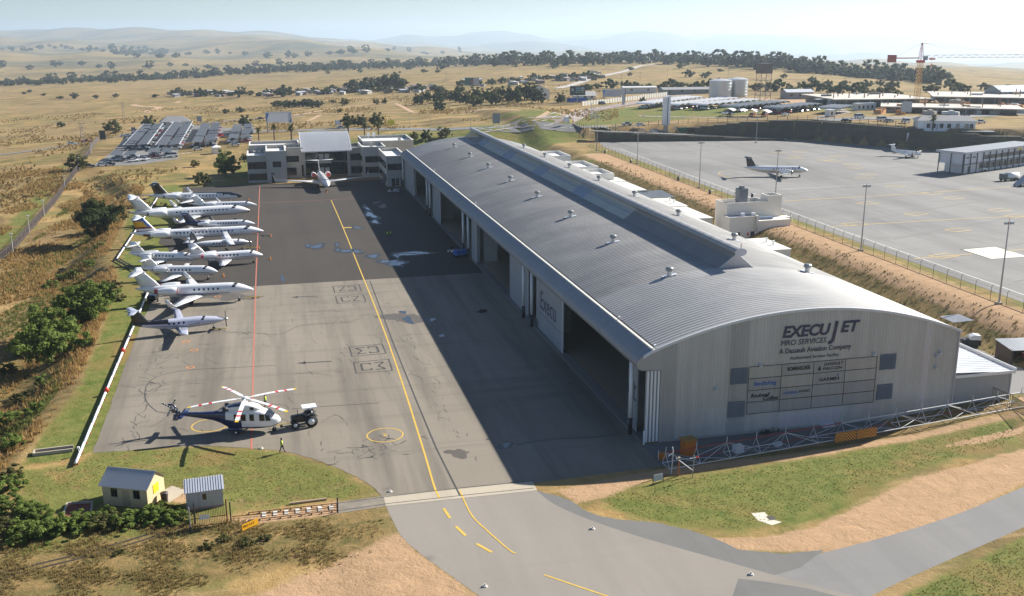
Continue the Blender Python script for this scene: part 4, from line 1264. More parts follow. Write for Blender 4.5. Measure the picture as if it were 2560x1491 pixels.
_, fu, fo, F = airplane('parked_jet', 'long white jet with tall swept fin and small flag on the fin', (624.5, 523.6), 2.6, (322, 493), 7.6, L=30, r=1.3, zc=2.75, span=28.6, wx=.40, wc=(5.6, 1.4), wsw=6.0, winglet=1.5,
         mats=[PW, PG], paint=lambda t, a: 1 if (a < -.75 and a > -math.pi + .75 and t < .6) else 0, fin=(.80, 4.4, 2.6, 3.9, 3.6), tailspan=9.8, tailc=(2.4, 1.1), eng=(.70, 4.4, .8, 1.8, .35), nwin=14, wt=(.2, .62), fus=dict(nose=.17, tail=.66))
MB().box(-26.6, -25.7, -.16, -.145, 6.6, 7.1).obj('flag', PN, fo); MB().box(-27.8, -24.9, -.15, -.14, 7.7, 7.9).obj('fin_band', PG, fo)
MB().loft([[(x, q * math.cos(t), 3.75 + q * math.sin(t)) for t in [math.pi * k / 4 for k in range(8)]] for x, q in ((-29.9, .2), (-30.5, .16), (-30.9, .03))]).obj('tail_cone', PB, fu, True)
text('VH-FMG', .45, PDK, fu, (-23.6, -2.98, 2.95), (R(90), 0, 0), name='registration')
airplane('parked_jet', 'small white jet with dark blue fin behind the airliner', (637.8, 557.3), 2.2, (470, 535), 5.0, L=17.7, r=.88, zc=2.2, span=14.8, winglet=1.2, wlmat=PDK,
         mats=[PW, PN], paint=lambda t, a: 1 if t > .68 else 0, finmats=[PN, PN], finpaint=lambda i, k: 0, eng=(.62, 2.6, .5, 1.75, .4), nwin=8, wt=(.25, .5), fin=(.77, 3.0, 1.6, 2.3, 2.2), tailspan=5)
_, fu, fo, F = airplane('parked_airliner', 'white regional airliner with blue, yellow and maroon tail and red titles', (659, 577.6), 2.3, (322, 544), 7.0, L=29.9, r=1.14, zc=2.6, span=20, wx=.44, wc=(4.2, 1.3), wsw=3.6,
         mats=[PW, PR, PY, PBL], paint=lambda t, a: 2 if (t < .1 and a < -.75 and a > -math.pi + .75) else (1 if (t > .70 and a < .1 + (t - .7) * 3 and not (a < math.pi - .05 - (t - .7) * 3 and a > math.pi / 2)) and t < .9 and a < -.1 else 0),
         fin=(.80, 4.6, 2.6, 3.5, 3.0), finmats=[PBL, PY, PR, PW], finpaint=lambda i, k: (2 if i < 1 else (3 if i < 2 else (2 if i < 3 else (1 if (i < 4 + (k in (2, 3, 4, 5)) * 2 and k in (3, 4, 5, 2)) else 0)))), tailspan=7.5, tailc=(2.0, 1.1), eng=(.71, 4.2, .72, 1.75, .3), nwin=16, wt=(.24, .66), doors=((.155, .175), (.475, .485)), fus=dict(nose=.16, tail=.7))
text('NATIONAL AIRWAYS', .62, PR, fu, (-16.5, -1.02, 3.28), (R(68), 0, 0), name='titles', sx=1.15)
text('ZS-NGT', .42, PN, fu, (-20.3, -1.1, 3.05), (R(75), 0, 0), name='registration')
airplane('parked_propeller_plane', 'high-wing single propeller plane with grey fin beside the airliner', (622.7, 603.3), 1.9, (473, 588), 4.3, L=12.7, r=.82, zc=1.85, span=15.9, wx=.30, wc=(1.95, 1.25), wsw=.2, wdih=.3, high=True, ttail=False,
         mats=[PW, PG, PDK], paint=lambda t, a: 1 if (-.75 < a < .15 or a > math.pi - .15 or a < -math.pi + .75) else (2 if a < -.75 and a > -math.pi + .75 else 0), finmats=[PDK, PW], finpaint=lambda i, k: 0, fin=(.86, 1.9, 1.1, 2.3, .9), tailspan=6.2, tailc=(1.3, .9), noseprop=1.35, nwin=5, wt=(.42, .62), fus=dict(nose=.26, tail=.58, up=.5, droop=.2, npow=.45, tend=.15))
H = dict(L=15.6, r=.97, zc=1.95, span=15.7, wx=.40, wc=(3.3, 1.1), wsw=1.9, wdih=.3, winglet=0, eng=(.62, 2.7, .46, 1.6, .45), nwin=6, wt=(.34, .58), fin=(.74, 3.4, 1.5, 2.5, 2.2), cruc=.72, tailspan=6.1, tailc=(1.6, .9), fus=dict(nose=.2, tail=.62, droop=.35))
_, fu, fo, F = airplane('parked_jet', 'white jet with grey cheat line, its nose hidden by the jet with red engine covers', (497, 645), 1.8, (318, 607), 4.8, stripe=(.05, -.25, .12, .85, PDK), **H)
text('ZS-KBS', .42, PDK, fo, (-13.6, -.16, 3.7), (R(90), 0, 0), name='registration')
_, fu, fo, F = airplane('parked_jet', 'white jet with pink-red engine covers standing ahead of its row', (657.3, 636), 1.8, (468, 613), 4.8, stripe=(.05, -.25, .1, .85, PR), cover=PC, **H)
text('ZS-OWC', .42, PDK, fo, (-13.6, -.16, 3.7), (R(90), 0, 0), name='registration')
airplane('parked_jet', 'white jet with six round windows standing just behind the bigger business jet', (544.8, 677.8), 1.8, (336, 642), 4.8, stripe=(.05, -.3, .1, .85, PN), **H)
_, fu, fo, F = airplane('parked_jet', 'white business jet with curved dark belly line and winglets, nearest of the jets', (634.3, 721.5), 2.25, (330, 684), 6.0, L=20.9, r=1.15, zc=2.4, span=21.0, wx=.40, wc=(4.4, 1.3), wsw=3.9, winglet=1.4,
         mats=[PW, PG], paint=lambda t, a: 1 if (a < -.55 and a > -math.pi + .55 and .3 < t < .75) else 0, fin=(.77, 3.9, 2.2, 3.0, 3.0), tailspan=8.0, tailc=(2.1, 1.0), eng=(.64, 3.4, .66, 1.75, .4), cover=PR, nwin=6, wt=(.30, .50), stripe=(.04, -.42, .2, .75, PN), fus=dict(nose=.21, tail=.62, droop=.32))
_, fu, fo, F = airplane('parked_propeller_plane', 'silver single propeller plane with black tail standing alone on pale concrete', (561.7, 796.8), 1.75, (322, 800), 3.2, L=14.4, r=.86, zc=1.75, span=16.2, wx=.42, wc=(2.1, 1.05), wsw=.5, wdih=.75, wz=-.8, winglet=.5,
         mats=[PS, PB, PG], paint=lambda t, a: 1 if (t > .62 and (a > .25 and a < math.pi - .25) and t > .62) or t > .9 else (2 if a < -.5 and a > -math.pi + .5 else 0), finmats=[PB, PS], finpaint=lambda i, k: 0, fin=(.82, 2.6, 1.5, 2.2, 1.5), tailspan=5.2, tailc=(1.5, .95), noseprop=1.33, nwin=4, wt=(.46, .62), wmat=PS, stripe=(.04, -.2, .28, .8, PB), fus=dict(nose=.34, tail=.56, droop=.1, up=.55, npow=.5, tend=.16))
text('ZS-TSW', .5, PB, fu, (-10.2, -.72, 1.95), (R(85), 0, R(-3)), name='registration')
# upper apron
_, fu, fo, F = airplane('turboprop_airliner', 'white twin turboprop airliner with black fin on the upper apron', (2021, 427.3), 1.9, (1872, 392), 6.2, base=4.0, L=20.0, r=1.14, zc=2.2, span=19.8, wx=.36, wc=(2.8, 1.3), wsw=.5, wdih=.5, wz=-.8, mats=[PW, PY, PB],
         paint=lambda t, a: (1 if -.42 < a < -.33 or -math.pi + .33 < a < -math.pi + .42 else 0), finmats=[PB, PB], finpaint=lambda i, k: 0, fin=(.80, 3.0, 1.7, 3.0, 1.9), tailspan=6.6, tailc=(1.7, 1.0), props=(3.3, -.1, 1.3, 1.6), nwin=9, wt=(.22, .55), fus=dict(nose=.2, tail=.66))
airplane('twin_propeller_plane', 'small white twin propeller plane nose towards the camera by the retaining wall', (2306, 386), 1.5, (2270, 372), 2.6, base=4.0, L=12.0, r=.75, zc=1.6, span=16.0, wx=.30, wc=(2.1, 1.0), wsw=.6, wdih=.6, wz=-.7, fin=(.82, 2.2, 1.2, 1.9, 1.2), tailspan=5.0, tailc=(1.3, .8), props=(2.5, -.25, 1.0, 1.2), nwin=5, wt=(.3, .55), heading=R(-62), fus=dict(nose=.26, tail=.6))


# ------------------------------------------------------------------ helicopter
def helicopter():
    a, hd, ln = head2((702, 1048), 1.6, (415, 1024), 2.9)
    root = thing('helicopter', 'white and navy helicopter with five red banded rotor blades on the concrete apron', 'helicopter', (a.x, a.y, .026), hd)
    HN, HWt, HM_, HL = PN, PW, PR, PW
    #        x,   half width, z bottom, z top
    st = [(0, .12, 1.35, 1.6), (-.35, .55, 1.0, 1.95), (-1.0, .9, .75, 2.25), (-1.7, 1.05, .62, 2.75), (-2.3, 1.1, .56, 3.0), (-3.2, 1.13, .5, 3.1), (-4.6, 1.13, .5, 3.12), (-5.8, 1.1, .55, 3.1), (-6.6, .95, .75, 3.0), (-7.4, .68, 1.15, 2.8), (-8.4, .45, 1.5, 2.6), (-10, .33, 1.75, 2.5), (-11.8, .24, 2.0, 2.5), (-13.0, .17, 2.1, 2.55)]
    n = 22; rings = []
    for x, hw, zb, zt in st:
        rg = []
        for k in range(n):
            t = 2 * math.pi * k / n - math.pi; c, s = math.cos(t), math.sin(t); e = .62
            rg.append((x, hw * math.copysign(abs(c) ** e, c), (zb + zt) / 2 + (zt - zb) / 2 * math.copysign(abs(s) ** e, s)))
        rings.append(rg)

    def pt(i, k):
        t = 2 * math.pi * (k + .5) / n - math.pi
        if math.sin(t) < -.62: return 1
        if math.sin(t) < -.45 and i > 1: return 2
        if i >= 8: return 1
        if i >= 6 and math.sin(t) < .1: return 1
        return 0
    fu = MB().loft(rings, True, 0, pt).obj('fuselage', [PW, PN, PR], root, True)
    # engine and gearbox cowling on top
    cw = [(-2.2, .35, 2.9, 3.05), (-2.8, .7, 2.9, 3.45), (-3.6, .85, 2.9, 3.75), (-4.6, .9, 2.9, 3.8), (-5.6, .88, 2.9, 3.65), (-6.5, .75, 2.85, 3.4), (-7.6, .4, 2.6, 2.95)]
    rings = [[(x, hw * math.copysign(abs(math.cos(2 * math.pi * k / 14)) ** .7, math.cos(2 * math.pi * k / 14)), (zb + zt) / 2 + (zt - zb) / 2 * math.copysign(abs(math.sin(2 * math.pi * k / 14)) ** .7, math.sin(2 * math.pi * k / 14))) for k in range(14)] for x, hw, zb, zt in cw]
    cow = MB().loft(rings, True, 0, lambda i, k: 1 if (i >= 3 and 1 <= k <= 5) else 0).obj('engine_cowling', [PW, PN], root, True)
    for s in (1, -1):
        MB().tube((-6.3, s * .6, 3.1), (-6.95, s * .78, 3.15), .27, .3, 12).obj('exhaust', DARK, cow, True)
        MB().obox((-3.3, s * .87, 3.3), (.5, .06, .35)).obj('intake', DARK, cow)
        # side glazing
        for x, wd in ((-2.05, .62), (-3.3, .55), (-4.35, .62), (-5.2, .6)):
            MB().obox((x, s * 1.13, 2.2), (wd, .05, .85)).obj('window', GLASS, fu)
        mb = MB().quad((-1.0, s * .935, 1.75), (-1.62, s * 1.05, 1.72), (-1.66, s * 1.02, 2.6), (-1.25, s * .85, 2.35)); mb.obj('cockpit_window', GLASS, fu)
        mb = MB().quad((-.72, s * .04, 2.22), (-.85, s * .8, 2.1), (-1.5, s * .86, 2.72), (-1.55, s * .04, 2.82)); mb.obj('windscreen', GLASS, fu)
        sp = MB().loft([[(-4.6, s * y, z) for y, z in ((.9, .45), (1.35, .5), (1.4, .75), (.95, 1.0))], [(-6.3, s * y, z) for y, z in ((.9, .55), (1.3, .6), (1.35, .8), (.95, 1.0))]]).obj('sponson', PN, root, True)
        MB().tube((-5.3, s * 1.2, .5), (-5.3, s * 1.25, .33), .06).obj('gear_leg', STEEL, sp); MB().wheel((-5.3, s * 1.3, .32), .32, .22).obj('wheel', RUBBER, sp, True)
        MB().wheel((-5.3, s * 1.42, .32), .15, .02).obj('wheel_hub', WHITE, sp, True)
        surf([(-11.6, 0, 2.25, .9, .12), (-11.8, s * 1.8, 2.3, .7, .08)], 'stabiliser', PN, root)
    ng = MB().tube((-.9, 0, .25), (-.9, 0, .9), .06).obj('nose_gear', STEEL, root); MB().wheel((-.9, .14, .25), .25, .14).wheel((-.9, -.14, .25), .25, .14).obj('wheel', RUBBER, ng, True)
    surf([(-12.3, 0, 2.4, 1.2, .2), (-13.2, 0, 3.6, .8, .14)], 'tail_fin', PN, root, True); surf([(-12.3, 0, 2.2, 1.0, .16), (-12.9, 0, 1.4, .6, .1)], 'ventral_fin', PN, root, True)
    # tail rotor
    th = MB().tube((-13.35, -.1, 3.25), (-13.35, -.45, 3.25), .16, .12).obj('tail_rotor_hub', DARK, root)
    BW = M('blade white', (.72, .72, .72), .4); BK = M('blade black', (.03, .03, .03), .4); BR = M('blade red', (.58, .03, .03), .4); BY = M('blade yellow', (.75, .5, .03), .4)
    for k in range(4):
        a_ = R(28 + 90 * k); ca, sa = math.cos(a_), math.sin(a_); mb = MB()
        for q in range(7):
            r0, r1 = .15 + q * .17, .15 + (q + 1) * .17
            vs = [(-13.35 + rr * sa + ss * .1 * ca, -.4 + dy, 3.25 + rr * ca - ss * .1 * sa) for dy in (-.02, .02) for rr, ss in ((r0, -1), (r1, -1), (r1, 1), (r0, 1))]
            mb.add(vs, [(0, 3, 2, 1), (4, 5, 6, 7), (0, 1, 5, 4), (1, 2, 6, 5), (2, 3, 7, 6), (3, 0, 4, 7)], q % 2)
        mb.obj('tail_rotor_blade', [BW, BK], th)
    # main rotor: mast, head and five blades
    hx, hz_ = -4.2, 4.35
    ro = MB().tube((hx, 0, 3.6), (hx, 0, hz_), .22, .16, 12).tube((hx, 0, hz_ - .1), (hx, 0, hz_ + .16), .5, .3, 12).obj('rotor_head', WHITE, root, True)
    # aim the blades at the directions seen in the photograph
    hub = PZ(596.5, 999, hz_)
    for px, py in ((445, 1016), (537, 962), (703, 973), (727, 1032), (567, 1062)):
        tp = PZ(px, py, hz_); d = (tp - hub); ang = math.atan2(d.y, d.x) - hd
        ca, sa = math.cos(ang), math.sin(ang)
        mb = MB(); segs = [(.35, 1.1, 0, .11), (1.1, 3.0, 0, .25), (3.0, 4.0, 0, .25), (4.0, 4.4, 2, .25), (4.4, 5.2, 0, .25), (5.2, 5.6, 2, .25), (5.6, 6.5, 0, .25), (6.5, 6.9, 3, .2)]
        for r0, r1, mi, hw in segs:
            dr = lambda q: -.018 * (q / 2.2) ** 2 * 2.4
            vs = [(hx + rr * ca - s_ * hw * sa, rr * sa + s_ * hw * ca, hz_ + dz + dr(rr)) for dz in (-.025, .03) for rr, s_ in ((r0, -1), (r1, -1), (r1, 1), (r0, 1))]
            mb.add(vs, [(0, 3, 2, 1), (4, 5, 6, 7), (0, 1, 5, 4), (1, 2, 6, 5), (2, 3, 7, 6), (3, 0, 4, 7)], mi)
        mb.obj('rotor_blade', [BW, BK, BR, BY], ro)


helicopter()


# ================================================================== TRACTORS, TROLLEYS, CONES
def tractor():
    a = PZ(737, 1063); b = PZ(790, 1056); d = b - a
    t = thing('tractor', 'black farm tractor with white canopy coupled to the helicopter', 'tractor', (PZ(763, 1064).x, PZ(763, 1064).y, .026), math.atan2(d.y, d.x) + math.pi)
    BK = M('tractor black', (.02, .02, .022), .4)
    MB().loft([[(x, w_ * s, z) for s, z in ((-1, z0), (1, z0), (1, z1), (.75, z1 + .08), (-.75, z1 + .08), (-1, z1))] for x, w_, z0, z1 in ((1.75, .3, .75, 1.25), (1.65, .36, .7, 1.4), (.2, .36, .75, 1.5), (-.1, .34, .6, 1.45))]).obj('bonnet', BK, t)
    MB().box(1.7, 1.8, -.3, .3, .75, 1.3).obj('grille', WHITE, t)
    MB().box(-1.0, 1.5, -.25, .25, .55, .85).obj('chassis', BK, t); MB().box(1.15, 1.45, -.75, .75, .45, .58).obj('front_axle', DARK, t)
    MB().tube((.9, .2, 1.4), (.9, .2, 2.3), .045).obj('exhaust_pipe', DARK, t)
    MB().box(-.95, -.35, -.3, .3, 1.05, 1.2).box(-1.0, -.9, -.3, .3, 1.2, 1.7).obj('seat', WHITE, t)
    MB().tube((-.1, 0, 1.45), (-.35, 0, 1.75), .03).obj('steering_column', DARK, t)
    for s in (1, -1):
        MB().loft([[(-.7 + .95 * math.cos(q), s * y, .85 + .95 * math.sin(q)) for y in (.5, .95)] + [(-.7 + .9 * math.cos(q), s * y, .85 + .9 * math.sin(q)) for y in (.95, .5)] for q in (.5, 1.0, 1.57, 2.1, 2.6)]).obj('mudguard', BK, t)
        w_ = MB().wheel((-.7, s * .8, .78), .78, .42, 20).obj('rear_wheel', RUBBER, t, True); MB().wheel((-.7, s * 1.0, .78), .44, .06, 16).obj('rim', WHITE, w_, True)
        w_ = MB().wheel((1.3, s * .75, .45), .45, .25, 16).obj('front_wheel', RUBBER, t, True); MB().wheel((1.3, s * .87, .45), .26, .05, 14).obj('rim', WHITE, w_, True)
        MB().tube((-1.0, s * .45, 1.2), (-1.0, s * .45, 2.45), .04).obj('canopy_post', DARK, t)
    MB().loft([[(x, y, z) for y, z in ((-.75, 2.45), (.75, 2.45), (.7, 2.55), (-.7, 2.55))] for x in (-1.5, .3)]).obj('canopy', WHITE, t)
    tb = thing('tow_bar', 'yellow tow bar between tractor and helicopter nose', 'tow bar', (0, 0, 0))
    e0, e1 = PZ(683, 1064, .4), PZ(727, 1058, .4)
    MB().tube(e0, e1, .05).tube(e0 + Vector((0, .2, 0)), e0 + Vector((.6, 0, 0)), .04).obj('bar', YELLOW, tb); MB().wheel((e0.x + 1.0, e0.y, .2), .18, .1).obj('wheel', RUBBER, tb)


tractor()


def tug(px, py, rz, label, body, deck, name='tow_tug'):
    p = PZ(px, py); t = thing(name, label, 'tug', (p.x, p.y, .03), rz)
    MB().loft([[(x, w_ * s, z) for s, z in ((-1, .35), (1, .35), (1, zt), (-1, zt))] for x, w_, zt in ((1.7, .75, .85), (1.5, .85, 1.0), (.2, .85, 1.05), (.1, .85, .75), (-1.5, .85, .75), (-1.7, .8, .6))]).obj('body', body, t)
    MB().box(-.9, -.3, -.5, .5, .75, .95).box(-1.05, -.9, -.5, .5, .95, 1.45).obj('seat', DARK, t)
    MB().tube((.15, 0, 1.0), (-.15, 0, 1.4), .04).obj('steering_column', DARK, t)
    MB().box(.3, 1.3, -.6, .6, 1.05, 1.2).obj('deck', deck, t)
    for x in (1.05, -1.1):
        for s in (1, -1):
            w_ = MB().wheel((x, s * .88, .42), .42, .25).obj('wheel', RUBBER, t, True); MB().wheel((x, s * 1.0, .42), .24, .04).obj('rim', WHITE, w_, True)
    return t


tug(985, 482, R(8), 'white tow tractor parked in the shade by the office corner', M('tug white', (.55, .55, .55), .5), PG)
tug(1137, 634, R(-60), 'white service tug in the shade beside the hangar columns', M('tug cream', (.5, .48, .42), .5), DARK)
p = PZ(1152, 642); t = thing('ground_power_unit', 'blue wheeled ground power cart beside the hangar columns', 'cart', (p.x, p.y, .03), R(20))
MB().loft([[(x, w_ * s, z) for s, z in ((-1, .45), (1, .45), (1, zt - .2), (.8, zt), (-.8, zt), (-1, zt - .2))] for x, w_, zt in ((1.5, .7, 1.3), (1.4, .8, 1.5), (-1.4, .8, 1.55), (-1.5, .7, 1.35))]).obj('body', M('cart blue', (.02, .12, .42), .45), t)
for x in (1, -1):
    for s in (1, -1): MB().wheel((x, s * .75, .3), .3, .2).obj('wheel', RUBBER, t, True)
MB().tube((1.5, 0, .5), (2.3, 0, .45), .04).obj('draw_bar', DARK, t)
p = PZ(960, 462); t = thing('service_trailer', 'dark service trailer in deep shade against the office', 'trailer', (p.x, p.y, .03), R(80))
MB().box(-1.6, 1.6, -.9, .9, .5, 1.9).obj('body', PDK, t)
for x in (-.8, .8): MB().wheel((x, .95, .4), .4, .2).obj('wheel', RUBBER, t, True)
# wash equipment behind the nearest jet
p = PZ(383, 755); t = thing('compressor_trailer', 'black compressor trailer behind the nearest jet at the apron edge', 'trailer', (p.x, p.y, .03), R(80))
MB().loft([[(x, w_ * s, z) for s, z in ((-1, .5), (1, .5), (1, zt - .3), (.7, zt), (-.7, zt), (-1, zt - .3))] for x, w_, zt in ((1.3, .7, 1.2), (1.1, .8, 1.5), (-1.1, .8, 1.5), (-1.3, .7, 1.1))]).obj('body', BLACK, t)
for s in (1, -1): MB().wheel((0, s * .85, .35), .35, .2).obj('wheel', RUBBER, t, True)
MB().tube((1.3, 0, .5), (2.4, 0, .4), .05).obj('draw_bar', DARK, t)
p = PZ(430, 738); t = thing('work_stand', 'low metal work stand under the tail of the nearest jet', 'stand', (p.x, p.y, .03), 0)
MB().box(-.9, .9, -.4, .4, .8, .86).obj('platform', M('teal paint', (.05, .3, .27), .6), t)
for x in (-.8, .8):
    for s in (-.35, .35): MB().tube((x, s, 0), (x, s, .8), .03).obj('leg', STEEL, t)
# tow bars and cones by the noses
for k, (a, b, lb) in enumerate((((612, 745), (652, 741), 'yellow tow bar under the nose of the nearest jet'), ((530, 822), (568, 821), 'yellow tow bar before the silver propeller plane'), ((640, 587), (675, 590), 'dark tow bar under the airliner nose'), ((600, 620), (640, 619), 'orange tow bar ahead of the high-wing propeller plane'))):
    a, b = PZ(a[0], a[1], .3), PZ(b[0], b[1], .3)
    t = thing('tow_bar', lb, 'tow bar'); MB().tube(a, b, .06).tube(b - Vector((0, .3, 0)), b + Vector((0, .3, 0)), .04).obj('bar', DARK if k == 2 else YELLOW, t)
    m_ = (a + b) / 2; MB().wheel((m_.x, m_.y, .17), .15, .1).obj('wheel', RUBBER, t, True)
cone = None
for px, py, lb in ((645, 548, 'beside the nose of the blue-finned jet'), (677, 592, 'at the end of the airliner tow bar'), (647, 622, 'ahead of the high-wing propeller plane'), (676, 650, 'right of the jet with red covers'), (559, 692, 'before the jet with six round windows'), (622, 501, 'beside the black-roofed jet'), (818, 482, 'under the nose of the jet facing the camera'), (441, 734, 'under the engine of the nearest jet')):
    p = PZ(px, py); t = thing('traffic_cone', 'small orange cone ' + lb, 'cone', (p.x, p.y, .036), 0, 'orange cones by the aircraft noses')
    MB().obox((0, 0, .02), (.4, .4, .04)).obj('base', ORANGE, t); MB().tube((0, 0, .04), (0, 0, .8), .17, .03, 10).obj('body', ORANGE, t)


# ================================================================== PEOPLE
def person(px, py, rz, label, walk=False, vest=True, base=0.0, shirt=(.03, .03, .04), trousers=(.012, .012, .018), pos=None, arm=0.0):
    p = Vector(pos) if pos else PZ(px, py, base)
    t = thing('person', label, 'person', (p.x, p.y, base + .03), rz)
    k = .30 if walk else .06
    V = [(0, 0, .95, .14), (0, 0, 1.15, .15), (0, 0, 1.38, .17), (0, 0, 1.5, .07), (.02, 0, 1.58, .085), (.02, 0, 1.68, .10), (.01, 0, 1.76, .07),
         (0, .1, .9, .105), (k * .55, .1, .5, .075), (k, .1, .09, .05), (k + .17, .1, .04, .04),
         (0, -.1, .9, .105), (-k * .3, -.1, .5, .075), (-k, -.1, .09, .05), (-k + .17, -.1, .04, .04),
         (0, .2, 1.42, .075), (-k * .5 - .02, .25, 1.14, .055), (-k * .3 + .05 + arm, .26, .88, .042), (-k * .2 + .09 + arm, .26, .78, .03),
         (0, -.2, 1.42, .075), (k * .5 - .02, -.25, 1.14, .055), (k * .6 + .08 + arm, -.26, .9, .042), (k * .6 + .14 + arm, -.26, .8, .03)]
    E_ = [(0, 1), (1, 2), (2, 3), (3, 4), (4, 5), (5, 6), (0, 7), (7, 8), (8, 9), (9, 10), (0, 11), (11, 12), (12, 13), (13, 14), (2, 15), (15, 16), (16, 17), (17, 18), (2, 19), (19, 20), (20, 21), (21, 22)]
    me = bpy.data.meshes.new('body'); me.from_pydata([v[:3] for v in V], E_, [])
    o = link('body', me, t)
    sk = o.modifiers.new('Skin', 'SKIN'); o.modifiers.new('Sub', 'SUBSURF').levels = 1
    o.modifiers['Sub'].render_levels = 1
    for i, v in enumerate(V):
        s = me.skin_vertices[0].data[i]; s.radius = (v[3], v[3]); s.use_root = i == 0
    nm = 'clothes %s %s' % (shirt, trousers)
    if nm not in MATS:
        m, n, b = nodes(nm); sx = n.nodes.new('ShaderNodeSeparateXYZ'); n.links.new(objco(n), sx.inputs[0])
        c = mix(n, maths(n, 'GREATER_THAN', sx.outputs['Z'], .92), trousers, shirt)
        c = mix(n, maths(n, 'GREATER_THAN', sx.outputs['Z'], 1.5), c, (.07, .038, .022))
        c = mix(n, maths(n, 'LESS_THAN', sx.outputs['Z'], .1), c, (.01, .01, .01))
        n.links.new(c, b.inputs['Base Color']); b.inputs['Roughness'].default_value = .85; MATS[nm] = m
    me.materials.append(MATS[nm])
    hr = MB().loft([[(.0 + r_ * math.cos(q), r_ * .9 * math.sin(q), z) for q in [2 * math.pi * j / 10 for j in range(10)]] for z, r_ in ((1.70, .125), (1.76, .115), (1.82, .075), (1.845, .01))]).obj('hair', M('black hair', (.01, .009, .008), .9), t, True)
    if vest:
        rr = [(.95, .20, .15), (1.1, .205, .155), (1.3, .225, .165), (1.43, .21, .14), (1.49, .12, .09)]
        MB().loft([[(d_ * math.cos(q), w_ * math.sin(q), z) for q in [2 * math.pi * j / 12 for j in range(12)]] for z, w_, d_ in rr], False).obj('vest', M('high-visibility vest', (.55, .72, .06), .7, var=.25, scale=6), t, True)
    return t


person(705, 1132, R(-12), 'man in yellow-green vest striding over the concrete in front of the helicopter', True)
person(664, 1018, R(150), 'man in yellow-green vest standing behind the helicopter rotor', False)
person(422, 735, R(60), 'man in yellow vest and teal trousers at the tail of the nearest jet', False, shirt=(.05, .05, .05), trousers=(.02, .12, .11))
person(968, 596, R(90), 'left of two people in vests crossing the shaded asphalt', True)
person(976, 594, R(90), 'right of two people in vests crossing the shaded asphalt', True)
for k, (x, y, s_) in enumerate(((50.5, 146.0, 'dark'), (51.6, 145.4, 'white'), (52.8, 146.2, 'black'))):
    person(0, 0, R(-100 + 20 * k), 'person in %s clothes standing inside the near hangar bay, %s of three' % (s_, ('left', 'middle', 'right')[k]), False, False, shirt=((.05, .05, .06), (.45, .45, .45), (.02, .02, .02))[k], pos=(x, y, 0))

# ================================================================== VEGETATION
def leafmat(name, c1, c2, c3):
    m, n, b = nodes(name); v = objco(n)
    oi = n.nodes.new('ShaderNodeObjectInfo')
    a = noise(n, v, .55, 4, .6); f = noise(n, v, 5, 3, .6)
    c = mix(n, ramp(n, [(.35, (0, 0, 0)), (.65, (1, 1, 1))], a), c1, c2)
    c = mix(n, maths(n, 'MULTIPLY', ramp(n, [(.5, (0, 0, 0)), (.72, (1, 1, 1))], f), .6), c, c3)
    c = mix(n, maths(n, 'MULTIPLY', oi.outputs['Random'], .45), c, mul(c2, .6))
    n.links.new(c, b.inputs['Base Color']); b.inputs['Roughness'].default_value = .75; b.inputs['Specular IOR Level'].default_value = .2
    tr = n.nodes.new('ShaderNodeBsdfTranslucent'); n.links.new(c, tr.inputs[0])
    mxs = n.nodes.new('ShaderNodeMixShader'); mxs.inputs[0].default_value = .38
    out = [q for q in n.nodes if q.type == 'OUTPUT_MATERIAL'][0]
    n.links.new(b.outputs[0], mxs.inputs[1]); n.links.new(tr.outputs[0], mxs.inputs[2]); n.links.new(mxs.outputs[0], out.inputs['Surface'])
    MATS[name] = m
    return m


LF = leafmat('leaves dark', (.035, .055, .016), (.075, .095, .028), (.12, .125, .035))
LF2 = leafmat('leaves olive', (.075, .085, .025), (.14, .135, .04), (.20, .17, .05))
LF3 = leafmat('leaves bright', (.10, .155, .03), (.19, .25, .05), (.29, .31, .085))
LF4 = leafmat('leaves gum', (.085, .10, .065), (.135, .15, .095), (.18, .18, .115))  # gum green lightened, with distance haze put into the leaf colour
LF5 = leafmat('leaves far', (.06, .08, .035), (.11, .125, .055), (.16, .16, .07))  # paler than the dark leaves; haze over distant trees painted in
BARK = M('bark', (.10, .075, .055), .95, var=.4, scale=3)


